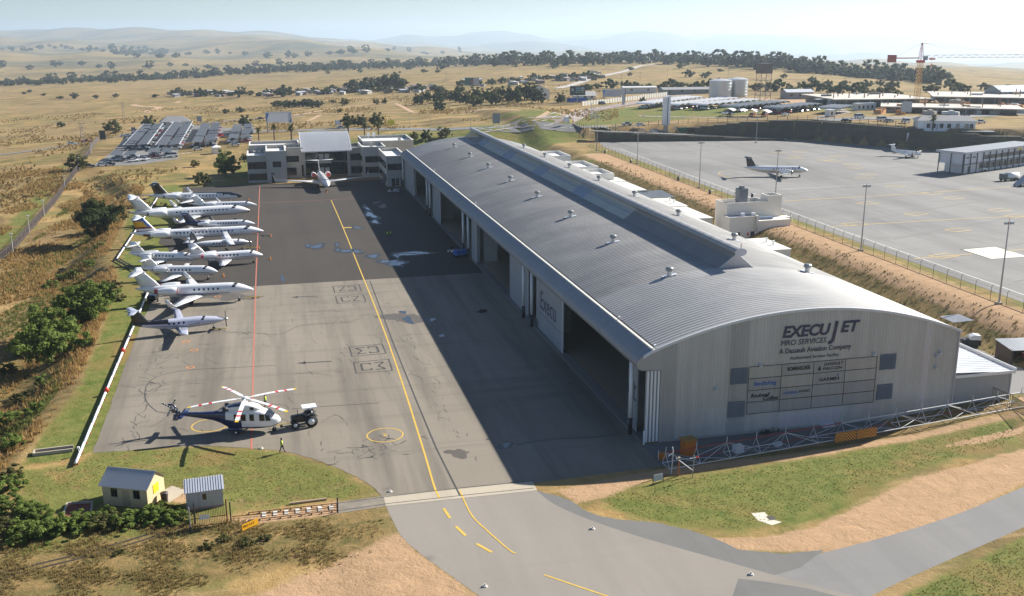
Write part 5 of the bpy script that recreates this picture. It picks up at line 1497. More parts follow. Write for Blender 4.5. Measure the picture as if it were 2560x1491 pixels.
def crown(seed, nclump, nleaf, size, leaf, mt, flat=1.0, top=1.0):
    """leaf clumps spread through an uneven crown; size = (rx, ry, rz), centred on z = 0"""
    r = np.random.RandomState(seed); V = []
    cl = []
    for _ in range(nclump):
        d = r.normal(size=3); d /= np.linalg.norm(d) + 1e-9
        q = r.uniform(.25, 1.0) ** .55
        lob = 1 + .28 * math.sin(3 * math.atan2(d[1], d[0]) + seed) + .18 * math.sin(5 * d[2] + seed)
        cl.append(d * q * lob * np.array(size) * np.array([1, 1, flat]))
    cl = np.array(cl)
    cs = r.uniform(.16, .34, nclump) * min(size[0], size[2])
    idx = np.repeat(np.arange(nclump), nleaf); N = len(idx)
    d = r.normal(size=(N, 3)); d /= np.linalg.norm(d, axis=1)[:, None] + 1e-9
    c = cl[idx] + d * (cs[idx] * r.uniform(.45, 1.0, N))[:, None] * np.array([1.2, 1.2, .8])
    nrm = d + np.array([0, 0, .6]) + r.normal(size=(N, 3)) * .5; nrm /= np.linalg.norm(nrm, axis=1)[:, None]
    t = np.cross(nrm, r.normal(size=(N, 3))); t /= np.linalg.norm(t, axis=1)[:, None] + 1e-9
    bt = np.cross(nrm, t); s = (leaf * r.uniform(.6, 1.4, N))[:, None]
    v = np.stack([c - t * s - bt * s * .55, c + t * s * .9 - bt * s * .5, c + t * s + bt * s * .6, c - t * s * .8 + bt * s * .5], 1).reshape(-1, 3)
    me = bpy.data.meshes.new('crown'); me.vertices.add(4 * N); me.vertices.foreach_set('co', v.reshape(-1).astype(np.float32))
    me.loops.add(4 * N); me.polygons.add(N)
    me.loops.foreach_set('vertex_index', np.arange(4 * N, dtype=np.int32)); me.polygons.foreach_set('loop_start', np.arange(N, dtype=np.int32) * 4)
    me.update(calc_edges=True); me.materials.append(mt)
    return me


def trunk(seed, h, r0, spread, nl=5):
    r = random.Random(seed); mb = MB(); x = y = 0; z = 0; pts = [(0, 0, -.4)]
    for k in range(4):
        x += r.uniform(-.1, .1) * h * .25; y += r.uniform(-.1, .1) * h * .25; z = h * (k + 1) / 4; pts.append((x, y, z))
    for k in range(4): mb.tube(pts[k], pts[k + 1], r0 * (1 - k * .2), r0 * (.8 - k * .2) + .02, 7)
    for k in range(nl):
        a = 6.28 * k / nl + r.uniform(-.4, .4); q = pts[2 + k % 3]
        mb.tube(q, (q[0] + math.cos(a) * spread, q[1] + math.sin(a) * spread, q[2] + spread * r.uniform(.5, 1.0)), r0 * .45, r0 * .12, 5)
    return mb.mesh('trunk', BARK)


TK = {}


def treekind(key, seed, nc, nl, size, leaf, mt, ht, r0, cz):
    TK[key] = (crown(seed, nc, nl, size, leaf, mt), trunk(seed, ht, r0, size[0] * .6), cz)


treekind('broad_a', 1, 110, 100, (4.8, 4.6, 3.9), .19, LF, 3.5, .3, 4.3)
treekind('broad_b', 2, 110, 100, (5.0, 4.8, 3.5), .19, LF3, 3.0, .28, 3.8)
treekind('mid_a', 3, 60, 40, (4.4, 4.2, 3.2), .32, LF, 3.0, .28, 3.6)
treekind('mid_b', 4, 56, 40, (4.6, 4.4, 2.9), .32, LF2, 2.6, .26, 3.3)
treekind('mid_c', 5, 56, 40, (3.4, 3.2, 4.8), .32, LF4, 5.0, .26, 5.8)
treekind('far_a', 6, 34, 18, (5.0, 4.8, 3.4), .72, LF5, 2.6, .3, 3.2)
treekind('far_b', 7, 34, 18, (4.2, 4.0, 5.2), .75, LF4, 5.0, .3, 5.2)
treekind('far_c', 8, 32, 18, (5.0, 4.6, 2.9), .7, LF2, 2.2, .3, 2.7)
treekind('shrub_a', 9, 34, 60, (1.5, 1.4, 1.0), .11, LF3, .7, .07, .85)
treekind('shrub_b', 10, 34, 60, (1.5, 1.5, .9), .11, LF2, .6, .07, .75)
treekind('shrub_d', 11, 34, 60, (1.6, 1.5, 1.0), .11, LF3, .6, .07, .85)


def tree(key, loc, s, label, cat='tree', group=None, name=None, sz=None):
    c, tr, cz = TK[key]
    t = thing(name or ('shrub' if key.startswith('shrub') else ('bush' if cat == 'bush' else 'tree')), label, cat, loc, rnd.uniform(0, 6.28), group)
    t.scale = (s, s, (sz or (s * .62 if key.startswith('shrub') else s)))
    link('trunk', tr, t); link('crown', c, t, (0, 0, cz))
    return t


# large trees of the left bank
tree('broad_a', P(246, 592), 1.05, 'dark round tree standing alone on the bank left of the parked jets', name='bank_tree', sz=1.15)
tree('broad_a', P(268, 560), .62, 'smaller dark tree at the right edge of the lone bank tree', name='bank_tree')
tree('broad_b', P(205, 812), .95, 'big leafy tree on the bank beside the nearest jet', name='bank_tree')
tree('broad_b', P(128, 905), 1.0, 'nearest big leafy tree on the bank, left of the propeller plane', name='bank_tree', sz=1.1)
tree('broad_b', P(255, 770), .62, 'small leafy tree at the upper edge of the bank tree pair', name='bank_tree')
tree('broad_b', P(60, 890), .5, 'low leafy tree at the foot of the nearest bank tree', name='bank_tree')
tree('broad_b', P(565, 440), .82, 'green tree at the left corner of the office block', name='office_tree', sz=1.1)
tree('mid_b', P(505, 462), .62, 'round green bush on the slope left of the office block', name='office_tree')
tree('mid_b', P(612, 405), .45, 'small round tree by the pale parking bay left of the office', name='office_tree')
tree('mid_b', P(487, 418), .4, 'small bush at the near edge of the left car park', name='office_tree')
tree('mid_b', P(737, 441), .3, 'small yellow-green tree before the office windows', name='office_tree', sz=.5)
tree('mid_a', P(885, 436), .3, 'small dark tree in the shade right of the office porch', name='office_tree', sz=.5)
# hedge and shrubs in the lower left corner
hs = random.Random(3)
for k, (px, py, s, kd) in enumerate([(20, 1270, 1.2, 'shrub_d'), (70, 1290, 1.2, 'shrub_d'), (15, 1330, 1.2, 'shrub_b'), (60, 1345, 1.3, 'shrub_d'), (110, 1340, 1.2, 'shrub_d'), (150, 1330, 1.3, 'shrub_a'), (190, 1322, 1.1, 'shrub_a'), (230, 1312, 1.0, 'shrub_a'), (265, 1318, 1.2, 'shrub_b'), (270, 1295, .9, 'shrub_a'), (310, 1312, 1.1, 'shrub_a'),
                                     (345, 1308, 1.1, 'shrub_a'), (380, 1300, 1.1, 'shrub_a'), (415, 1305, 1.0, 'shrub_a'), (450, 1305, .9, 'shrub_a'), (395, 1278, .8, 'shrub_a'), (440, 1285, .7, 'shrub_a'), (20, 1225, 1.2, 'shrub_d'), (35, 1190, 1.0, 'shrub_b'), (100, 1300, 1.2, 'shrub_d'), (200, 1300, .8, 'shrub_a'),
                                     (560, 1352, .5, 'shrub_b'), (615, 1362, .6, 'shrub_b'), (665, 1350, .5, 'shrub_b'), (520, 1368, .5, 'shrub_b'), (300, 1385, .4, 'shrub_b')]):
    tree(kd, P(px, py), s, 'leafy green shrub in the hedge line below the gatehouse' if px < 470 else 'low dark shrub on the rough ground outside the gate', 'shrub', 'hedge shrubs below the gatehouse' if px < 470 else 'shrubs outside the gate')
for px, py, s, kd in [(225, 665, 1.1, 'shrub_d'), (190, 690, 1.2, 'shrub_a'), (160, 700, 1.2, 'shrub_d'), (130, 720, 1.3, 'shrub_a'), (280, 720, 1.3, 'shrub_b'), (295, 750, 1.1, 'shrub_b'), (250, 620, 1.0, 'shrub_a'), (110, 960, 1.1, 'shrub_a'), (60, 1000, 1.2, 'shrub_b'), (20, 1060, 1.3, 'shrub_d'), (30, 1120, 1.2, 'shrub_d'), (90, 1030, 1.0, 'shrub_a'), (15, 930, 1.2, 'shrub_b')]:
    tree(kd, P(px, py), s, 'low scrubby bush among the tall grass of the left bank', 'shrub', 'scrub on the left bank')

# tall grass on the bank: tufts of blades
GOLD = leafmat('dry grass blades', (.38, .225, .08), (.52, .34, .14), (.24, .19, .06))
LAWNB = leafmat('lawn blades', (.22, .21, .06), (.30, .26, .09), (.36, .27, .11))
GREENB = leafmat('green grass blades', (.10, .13, .03), (.18, .2, .05), (.26, .22, .08))


def tufts(name, pts, hmin, hmax, mt, label, blades=6, wd=.05):
    r = np.random.RandomState(len(pts)); V = []
    for (x, y) in pts:
        z = float(hgt(x, y)); h = r.uniform(hmin, hmax)
        for _ in range(blades):
            a = r.uniform(0, 6.28); q = r.uniform(0, .28) * h; bx, by = x + q * math.cos(a), y + q * math.sin(a)
            b = r.uniform(0, 6.28); l = r.uniform(.15, .6) * h
            tx, ty, tz = bx + l * math.cos(a), by + l * math.sin(a), z + h * r.uniform(.6, 1)
            V += [(bx - wd * math.cos(b), by - wd * math.sin(b), z - .05), (bx + wd * math.cos(b), by + wd * math.sin(b), z - .05), (tx + wd * .7 * math.cos(b), ty + wd * .7 * math.sin(b), tz), (tx, ty, tz + .05 * h)]
    N = len(V) // 4; mb = MB(); mb.v = V; mb.f = [(4 * k, 4 * k + 1, 4 * k + 2, 4 * k + 3) for k in range(N)]; mb.m = [0] * N
    return tag(mb.obj(name, mt), label, kind='stuff')


r_ = random.Random(11); pts = []; pg_ = []
while len(pts) < 7500:
    y = r_.uniform(100, 345); e = float(np.interp(y, EDGE_Y, EDGE_X)); d = abs(r_.gauss(0, 10)) + r_.uniform(-.3, .3)
    if math.sin(y * .21 + d * .5) + math.sin(y * .07 - d * .3 + 2) + r_.uniform(-1.4, 1.4) > -.2: pts.append((e - d, y))
tufts('tall_grass', pts, .35, .95, GOLD, 'tall dry golden grass on the bank left of the apron', 6, .06)
while len(pg_) < 3500:
    y = r_.uniform(100, 330); e = float(np.interp(y, EDGE_Y, EDGE_X)); d = r_.uniform(2, 22)
    if math.sin(y * .13 + d * .4 + 1) + math.sin(y * .05 + d * .2) > .3: pg_.append((e - d, y))
tufts('weeds', pg_, .3, .7, GREENB, 'green weeds growing through the bank grass', 6, .07)
pts = []
while len(pts) < 9000:
    d = r_.uniform(.35, 1) * 420; a = YAW + R(r_.uniform(-36, -6)); x, y = d * math.sin(a), d * math.cos(a)
    if x < float(np.interp(y, EDGE_Y, EDGE_X)) - 12 and math.sin(x * .11 + y * .06) + math.sin(y * .17 - x * .03) + math.sin(x * .31) > .25: pts.append((x, y))
tufts('veld_tussocks', pts, .4, 1.0, leafmat('veld blades', (.30, .19, .07), (.42, .28, .11), (.18, .16, .05)), 'brown grass tussocks scattered over the veld', 4, .14)
pts = []
while len(pts) < 5200:
    d_ = 300 * 3.0 ** r_.random(); a_ = YAW + R(r_.uniform(-30, 6)); x, y = d_ * math.sin(a_), d_ * math.cos(a_)
    if -30 < x < 140 and y < 470: continue
    if -82 < x < 0 and 385 < y < 545: continue
    if math.sin(x * .06 + y * .035) + math.sin(y * .05 - x * .022) + math.sin(x * .13 + 1) + r_.uniform(-.7, .7) > .5: pts.append((x, y))
tufts('far_tussocks', pts, .5, 1.3, leafmat('far veld blades', (.26, .18, .07), (.36, .25, .1), (.16, .15, .05)), 'low tussocks and scrub mottling the far veld', 3, .4)
pts = []
while len(pts) < 5200:
    px, py = r_.uniform(0, 960), r_.uniform(1300, 1490); q = PZ(px, py)
    if math.sin(q.x * .9) + math.sin(q.y * 1.3 + q.x * .4) + r_.uniform(-1, 1) > -.1 and not (py > 1405 + r_.uniform(-20, 25) and px > 520) and px < 930 - (py - 1300) * 1.1 + r_.gauss(0, 45) and r_.random() < .75: pts.append((q.x, q.y))
tufts('verge_grass', pts, .12, .34, leafmat('verge blades', (.24, .19, .07), (.38, .28, .12), (.18, .18, .05)), 'rough dry grass on the ground outside the gate', 5, .035)
def inside(poly, n, seed):
    r = np.random.RandomState(seed); q = np.array(poly); out = []
    while len(out) < n:
        X_ = r.uniform(q[:, 0].min(), q[:, 0].max(), 4000); Y_ = r.uniform(q[:, 1].min(), q[:, 1].max(), 4000)
        out += [(a, b) for a, b in zip(X_[polyw(X_, Y_, poly, .4) > .99], Y_[polyw(X_, Y_, poly, .4) > .99])]
    return out[:n]


tufts('lawn_grass', inside(pxy([(1500, 1238), (1650, 1200), (2000, 1150), (2540, 1062), (2540, 1112), (2300, 1172), (2000, 1290), (1850, 1330), (1650, 1308), (1520, 1270)]), 2600, 1) + inside(pxy([(2230, 1500), (2560, 1345), (2600, 1500)]), 700, 2), .04, .1, LAWNB, 'mown grass between hangar and taxiway', 4, .05)
tufts('lawn_grass', inside(pxy([(60, 1180), (200, 1160), (245, 1125), (480, 1124), (620, 1128), (700, 1138), (820, 1172), (900, 1215), (930, 1238), (840, 1250), (640, 1275), (300, 1200), (60, 1250)]), 1800, 3), .04, .1, LAWNB, 'mown grass around the gatehouse', 4, .05)
pts = []
while len(pts) < 1500:
    y = r_.uniform(108, 335); x = r_.uniform(103, 113)
    if r_.random() < .9 - abs(x - 108) * .09: pts.append((x + (y - 110) * .02, y))
tufts('bank_weeds', pts, .12, .38, leafmat('bank blades', (.11, .115, .035), (.24, .17, .075), (.15, .14, .045)), 'dark weeds on the bank below the upper apron fence', 6, .07)

# palms
FR_ = MB()
for s in (1, -1):
    for k in range(6):
        t0, t1 = k / 6, (k + 1) / 6
        f = lambda t: (2.3 * t, 0, .9 * t - 1.7 * t * t)
        w0, w1 = .5 * math.sin(math.pi * min(1, t0 + .12)), .5 * math.sin(math.pi * min(1, t1 + .12)) * (0.1 if k == 5 else 1)
        a, b = f(t0), f(t1)
        FR_.quad(a, b, (b[0], s * w1, b[2] - .22 * w1), (a[0], s * w0, a[2] - .22 * w0))
frond = FR_.mesh('frond', LF2); ptr = MB().tube((0, 0, -.3), (0, 0, 6.6), .32, .22, 10).mesh('trunk', BARK)
skirt = MB().loft([[(q * math.cos(t), q * math.sin(t), z) for t in [6.283 * k / 9 for k in range(9)]] for z, q in ((5.2, .3), (5.8, .75), (6.6, .55), (6.9, .1))]).mesh('dead_frond_skirt', M('dead fronds', (.22, .15, .08), .95, var=.4))
for k, (px, py, s, lb) in enumerate([(648, 362, .95, 'left of the office porch, leftmost of the row'), (686, 352, .9, 'second from the left, beside the billboard'), (730, 366, 1.15, 'tall one just left of the curved porch roof'), (872, 358, 1.15, 'tall one behind the right part of the office'), (912, 350, .9, 'shorter one right of the tall palm'), (947, 352, 1.0, 'rightmost of the row behind the office')]):
    t = thing('palm_tree', 'fan palm ' + lb, 'palm', P(px, py), k, 'palms behind the office'); t.scale = (s, s, s)
    link('trunk', ptr, t); link('dead_frond_skirt', skirt, t)
    for j in range(22):
        o = link('frond', frond, t, (0, 0, 6.6)); o.rotation_euler = (0, R(-62 + (j % 4) * 26 + rnd.uniform(-8, 8)), 2.4 * j)

# dark grove behind the hangar and the trees around the roads
for px, py, s, kd in [(1045, 262, 1.0, 'mid_a'), (1068, 255, 1.1, 'mid_a'), (1092, 258, 1.1, 'mid_a'), (1115, 250, 1.1, 'mid_b'), (1140, 256, 1.2, 'mid_a'), (1165, 262, 1.1, 'mid_a'), (1190, 266, 1.1, 'mid_b'), (1190, 250, 1.2, 'mid_a'), (1215, 256, 1.2, 'mid_a'), (1238, 262, 1.1, 'mid_a'), (1240, 245, 1.2, 'mid_b'), (1265, 252, 1.3, 'mid_a'), (1290, 258, 1.4, 'mid_a'), (1312, 250, 1.5, 'mid_a'), (1332, 250, 1.5, 'mid_a'), (1345, 258, 1.2, 'mid_a'), (1100, 240, 1.0, 'mid_a'), (1150, 238, 1.1, 'mid_a')]:
    tree(kd, P(px, py), s * .95, 'dark evergreen tree in the grove behind the hangar', group='grove behind the hangar')
for px, py, s, kd, lb in [(1098, 278, .9, 'mid_a', 'dark round tree standing apart at the left front of the grove'), (283, 334, 1.15, 'mid_b', 'pale brown bare-looking tree beside the road, left of the gate lodge'), (372, 322, 1.0, 'mid_a', 'dark round tree beside the gate lodge roof'), (612, 318, .85, 'mid_a', 'dark round tree left of the white billboard'), (870, 318, .85, 'mid_a', 'leftmost of the three round roadside trees'), (903, 315, .7, 'mid_a', 'middle one of the three round roadside trees'), (942, 316, .85, 'mid_a', 'rightmost of the three round roadside trees'), (862, 264, .8, 'mid_b', 'small tree by the dirt track in the veld'), (941, 262, .6, 'mid_b', 'yellowish bush near the dirt track'), (962, 260, .5, 'mid_a', 'small bush right of the yellowish bush'),
                          (192, 425, .9, 'mid_b', 'tall bush growing into the left boundary fence'), (818, 352, .55, 'mid_b', 'round clipped bush behind the office drive'), (1035, 350, .5, 'mid_b', 'left bush on the lawn behind the hangar end'), (1065, 352, .6, 'mid_a', 'middle bush on the lawn behind the hangar end'), (1110, 346, .7, 'mid_b', 'wide bush against the bank behind the hangar end'), (990, 352, .4, 'mid_b', 'thin pale bush behind the office roof'), (1402, 258, .8, 'mid_a', 'dark spreading tree before the white gabled house'), (1607, 258, .45, 'mid_a', 'small round tree by the precast wall'),
                          (988, 224, 1.6, 'mid_c', 'tallest gum tree standing above the settlement'), (965, 226, 1.4, 'mid_c', 'second tall gum tree above the settlement'), (711, 242, 1.5, 'far_a', 'large pale tree at the edge of the settlement'), (600, 244, 1.0, 'far_b', 'dark pointed tree at the edge of the settlement'), (445, 240, 1.2, 'far_a', 'wide tree at the left end of the settlement'), (500, 241, 1.2, 'far_a', 'dark wide tree near the left end of the settlement')]:
    tree(kd, P(px, py), s, lb)
for k in range(14):
    px = 880 + k * 10 + rnd.uniform(-4, 4)
    tree(rnd.choice(['far_a', 'far_b', 'mid_c']), P(px, 228 - k * .6 + rnd.uniform(-3, 4)), rnd.uniform(.9, 1.5), 'dark gum tree in the clump above the settlement', group='gum clump above the settlement')
for k in range(12):
    px = 690 + k * 9.5; tree('far_a', P(px + rnd.uniform(-3, 3), 267 + rnd.uniform(-2, 3)), rnd.uniform(.55, .8), 'low dark bush in the thicket behind the billboard', 'bush', 'thicket behind the billboard')
for k in range(26):      # belt along the car parks
    px = 1470 + k * 30 + rnd.uniform(-8, 8); py = 226 + max(0, k - 12) * 1.1 + rnd.uniform(-5, 4)
    if px > 2240: continue
    tree(rnd.choice(['far_a', 'far_a', 'far_c']), P(px, py), rnd.uniform(.7, 1.15), 'round tree in the green belt behind the car park canopies', group='green belt behind the car park')
for px, py, s in [(1722, 193, 1.0), (1760, 196, .7), (1800, 180, .7), (1576, 176, .8), (1575, 190, .5), (1700, 172, .9), (1770, 190, .6), (2030, 206, .7), (1960, 196, .6), (2070, 216, .7), (2110, 214, .8), (2165, 222, .9), (2230, 226, 1.0), (2380, 228, 1.2), (2400, 232, 1.2), (2330, 232, 1.1), (2520, 222, .7), (2460, 226, .8), (2200, 216, .7),
                 (150, 248, .7), (187, 247, .9), (240, 247, .6), (290, 244, .6), (388, 244, .7), (110, 240, .6), (60, 236, .6), (600, 282, .6), (565, 285, .5), (152, 318, .5), (75, 232, .6), (1060, 182, 1.0), (1095, 182, .8), (820, 185, .8), (900, 182, .9), (1185, 262, .5), (1385, 172, .8), (832, 258, .5), (770, 262, .5), (850, 281, .4)]:
    tree(rnd.choice(['far_a', 'far_c']), P(px, py), s, 'lone bush dotted over the open veld', 'bush', 'bushes dotted over the veld')
# far gum belts along the ridge and in the valley
rb = random.Random(21)


def belt(x0, x1, yf, n, group, lb, s0, s1, kinds):
    for k in range(n):
        px = x0 + (x1 - x0) * (k + rb.random()) / n
        tree(rb.choice(kinds), P(px, yf(px) + rb.uniform(-3.5, 3.5)), rb.uniform(s0, s1), lb, group=group)


belt(1080, 2010, lambda x: np.interp(x, [1080, 1400, 1650, 2010], [166, 164, 158, 176]), 70, 'gum belt on the ridge', 'hazy gum tree in the long belt on the ridge', 1.3, 2.1, ['far_b', 'far_b', 'far_a'])
belt(1980, 2360, lambda x: np.interp(x, [1980, 2150, 2360], [178, 192, 212]), 26, 'thin gum belt towards the crane', 'hazy gum tree in the thinning belt behind the crane', 1.2, 1.9, ['far_b', 'far_a'])
belt(640, 1080, lambda x: np.interp(x, [640, 1080], [182, 166]), 34, 'valley trees', 'hazy blue-green tree along the valley behind the settlement', 1.2, 2.0, ['far_a', 'far_b', 'far_a'])
belt(0, 640, lambda x: np.interp(x, [0, 300, 640], [215, 204, 186]), 32, 'left valley trees', 'hazy tree in the valley at the far left', 1.1, 1.9, ['far_a', 'far_c'])
belt(420, 1110, lambda x: np.interp(x, [420, 700, 1110], [243, 240, 228]) - 3, 34, 'trees among the shacks', 'small tree between the tin shacks of the settlement', .5, 1.0, ['far_a', 'far_c'])
belt(1150, 1500, lambda x: np.interp(x, [1150, 1500], [212, 192]) + 2, 18, 'trees among the upper shacks', 'small tree between the shacks on the upper slope', .6, 1.1, ['far_a', 'far_c'])
# the wood behind the single trees reads as one mass
def wood(name, label, spec):
    V = []; mi = []
    for x0, x1, yf, n, s0, s1 in spec:
        for k in range(n):
            px = x0 + (x1 - x0) * (k + rb.random()) / n; key = rb.choice(['far_a', 'far_b', 'far_c']); me = TK[key][0]
            p = P(px, yf(px) + rb.uniform(-2.5, 2.5)); s = rb.uniform(s0, s1)
            co = np.empty(len(me.vertices) * 3, np.float32); me.vertices.foreach_get('co', co); co = co.reshape(-1, 3)
            a = rb.uniform(0, 6.28); rot = np.array([[math.cos(a), -math.sin(a), 0], [math.sin(a), math.cos(a), 0], [0, 0, 1]])
            V.append((co @ rot.T) * s + np.array([p.x, p.y, p.z + TK[key][2] * s * .9]))
    V = np.concatenate(V).astype(np.float32); N = len(V) // 4
    me = bpy.data.meshes.new(name); me.vertices.add(4 * N); me.vertices.foreach_set('co', V.reshape(-1))
    me.loops.add(4 * N); me.polygons.add(N); me.loops.foreach_set('vertex_index', np.arange(4 * N, dtype=np.int32)); me.polygons.foreach_set('loop_start', np.arange(N, dtype=np.int32) * 4)
    me.update(calc_edges=True); me.materials.append(LF4)
    tag(link(name, me), label, kind='stuff')


wood('far_woodland', 'hazy continuous woodland along the ridge and the valley', [
    (1080, 2010, lambda x: np.interp(x, [1080, 1400, 1650, 2010], [162, 160, 154, 172]), 90, 1.2, 1.9), (560, 1080, lambda x: np.interp(x, [560, 1080], [184, 164]), 60, 1.2, 1.9),
    (0, 560, lambda x: np.interp(x, [0, 300, 560], [212, 202, 190]), 46, 1.2, 1.9), (1980, 2330, lambda x: np.interp(x, [1980, 2330], [176, 208]), 30, 1.1, 1.8),
    (0, 1200, lambda x: 170 + 6 * math.sin(x / 40), 26, 1.5, 2.2), (0, 380, lambda x: 124 + 4 * math.sin(x / 30), 26, 2.0, 3.2), (300, 900, lambda x: 140 + 6 * math.sin(x / 50), 18, 2, 3.0), (820, 1180, lambda x: 131 + 4 * math.sin(x / 33), 12, 2.2, 3.4), (280, 420, lambda x: 136, 16, 2.2, 3.4)])
# settlement shacks
sh1 = MB().box(-2.4, 2.4, -1.8, 1.8, 0, 2.2).mesh('shack', [M('tin wall', (.40, .38, .36), .6)]); 
shm = []
for k, c in enumerate([(.62, .63, .65), (.40, .36, .33), (.50, .5, .52), (.28, .2, .16), (.68, .66, .6)]):
    mb = MB().box(-2.4, 2.4, -1.8, 1.8, -.6, 2.2, 0); mb.add([(-2.7, -2.1, 2.2), (2.7, -2.1, 2.2), (2.7, 2.1, 2.75), (-2.7, 2.1, 2.75), (-2.7, 2.1, 2.2), (2.7, 2.1, 2.2)], [(0, 1, 2, 3), (3, 2, 5, 4)], 1)
    shm.append(mb.mesh('shack', [M('tin wall %d' % k, mul(c, .6), .7), M('tin roof %d' % k, c, .45, .2)]))
for k in range(150):
    if k < 95: px = rb.uniform(420, 1110); py = np.interp(px, [420, 700, 1110], [242, 239, 227]) + rb.uniform(-9, 3)
    else: px = rb.uniform(1150, 1520); py = np.interp(px, [1150, 1500], [214, 194]) + rb.uniform(-10, 8)
    o = link('shack', rb.choice(shm), None, P(px, py), rb.uniform(0, 3)); s = rb.uniform(.8, 1.5); o.scale = (s, s, s * .9)
    tag(o, 'tin shack in the crowded settlement beyond the veld' if k < 95 else 'tin shack in the upper settlement beside the rising road', 'shack', 'shacks of the settlement' if k < 95 else 'shacks of the upper settlement')

# ================================================================== GATEHOUSE CORNER
def corru(mb, x0, x1, y0, z0, y1, z1, p=.18, dz=.035):
    """ribbed sheet, ribs run from (y0, z0) to (y1, z1)"""
    x = x0
    while x < x1 - 1e-3:
        x2 = min(x + p * .55, x1); x3 = min(x + p, x1)
        mb.quad((x, y0, z0), (x2, y0, z0), (x2, y1, z1), (x, y1, z1)); mb.quad((x2, y0, z0 + dz), (x3, y0, z0 + dz), (x3, y1, z1 + dz), (x2, y1, z1 + dz))
        x = x3
    return mb


A_, B_ = PZ(262, 1262), PZ(369, 1273)
g = thing('gatehouse', 'small cream brick gatehouse with grey gabled tin roof and yellow shutters', 'house', ((A_ + B_) / 2), math.atan2(B_.y - A_.y, B_.x - A_.x))
GL, GW, GH, GR = 5.2, 3.3, 2.35, 3.45
m, n, b = nodes('cream brick'); br = n.nodes.new('ShaderNodeTexBrick'); v = objco(n)
n.links.new(mapping(n, v, (1, 1, 1), (R(90), 0, 0)), br.inputs['Vector'])
br.inputs['Color1'].default_value = (.64, .5, .29, 1); br.inputs['Color2'].default_value = (.58, .44, .25, 1); br.inputs['Mortar'].default_value = (.42, .36, .26, 1)
br.inputs['Scale'].default_value = 4.4; br.inputs['Mortar Size'].default_value = .012
n.links.new(br.outputs['Color'], b.inputs['Base Color']); b.inputs['Roughness'].default_value = .9
BRK = m
h = GL / 2
mb = MB().box(-h, h, 0, GW, -.4, GH)
mb.add([(h, 0, GH), (h, GW, GH), (h, GW / 2, GR), (-h, 0, GH), (-h, GW, GH), (-h, GW / 2, GR)], [(0, 1, 2), (5, 4, 3)])
mb.obj('wall', BRK, g)
GRF = sheetmetal('gatehouse roof sheet', (.50, .52, .56), .4, .3, .15)
for y0, z0, y1 in ((-.3, GH - .22, GW / 2), (GW + .3, GH - .22, GW / 2)):
    corru(MB(), -h - .25, h + .25, y0, z0 + .1, y1, GR + .09, .3).obj('roof', GRF, g)
MB().tube((-h - .25, GW / 2, GR + .1), (h + .25, GW / 2, GR + .1), .06).obj('ridge_cap', STEEL, g)
for x in (-1.6, 1.0):
    w_ = MB().box(x, x + .75, -.03, .02, 1.05, 2.0).obj('window', DARK, g); MB().box(x + .05, x + .35, -.045, -.031, 1.1, 1.95).box(x + .4, x + .7, -.045, -.031, 1.1, 1.95).obj('pane', GLASS, w_); MB().box(x - .08, x + .83, -.1, 0, .96, 1.04).obj('sill', BRK, w_)
for k in (0, 1): MB().box(h, h + .05, 1.15 + k * .52, 1.63 + k * .52, 1.2, 2.15).obj('shutter', M('shutter yellow', (.80, .58, .02), .5), g)
MB().box(-.3, .55, -.02, .01, 0, 1.9).obj('door', M('door beige', (.42, .33, .2), .7), g)
bq = g.matrix_basis @ Vector((h + .75, 1.9, 0)); t = thing('refuse_drum', 'brown plastic wheelie bin with lid against the gatehouse gable', 'bin', (bq.x, bq.y, .0), 0)
MB().loft([[(q * math.cos(a), q * math.sin(a), z) for a in [6.283 * k / 14 for k in range(14)]] for z, q in ((0, .32), (.9, .4), (.98, .43), (1.02, .43), (1.12, .3), (1.15, .05))]).obj('body', M('bin brown', (.05, .035, .035), .45), t, True)
pv = pxy([(418, 1248), (420, 1216), (462, 1226), (425, 1244)]); sheet('gatehouse_path', pxy([(400, 1232), (430, 1214), (466, 1228), (423, 1258)]), .015, CONCW)
# prefab hut
A_, B_ = PZ(467, 1278), PZ(561, 1265)
g = thing('guard_hut', 'little grey prefab hut with ribbed sloping roof behind the gate', 'hut', ((A_ + B_) / 2), math.atan2(B_.y - A_.y, B_.x - A_.x))
HWm = M('hut panel', (.40, .40, .42), .6, var=.08)
for k in range(3): MB().box(-1.85 + k * 1.24, -.62 + k * 1.24 - .015, 0, 2.0, -.3, 2.1).obj('wall_panel', HWm, g)
w_ = MB().box(-.3, .25, -.03, .0, .95, 1.75).obj('window', M('window frame pale', (.6, .6, .6), .5), g); MB().box(-.24, .19, -.045, -.031, 1.0, 1.7).obj('pane', GLASS, w_)
corru(MB(), -2.0, 2.0, -.3, 2.05, 2.25, 2.55, .26, .06).obj('roof', sheetmetal('hut roof sheet', (.58, .6, .64), .4, .3, .15), g)
MB().box(-1.8, 1.85, 2.001, 2.01, 2.0, 2.5).obj('rear_upstand', HWm, g)
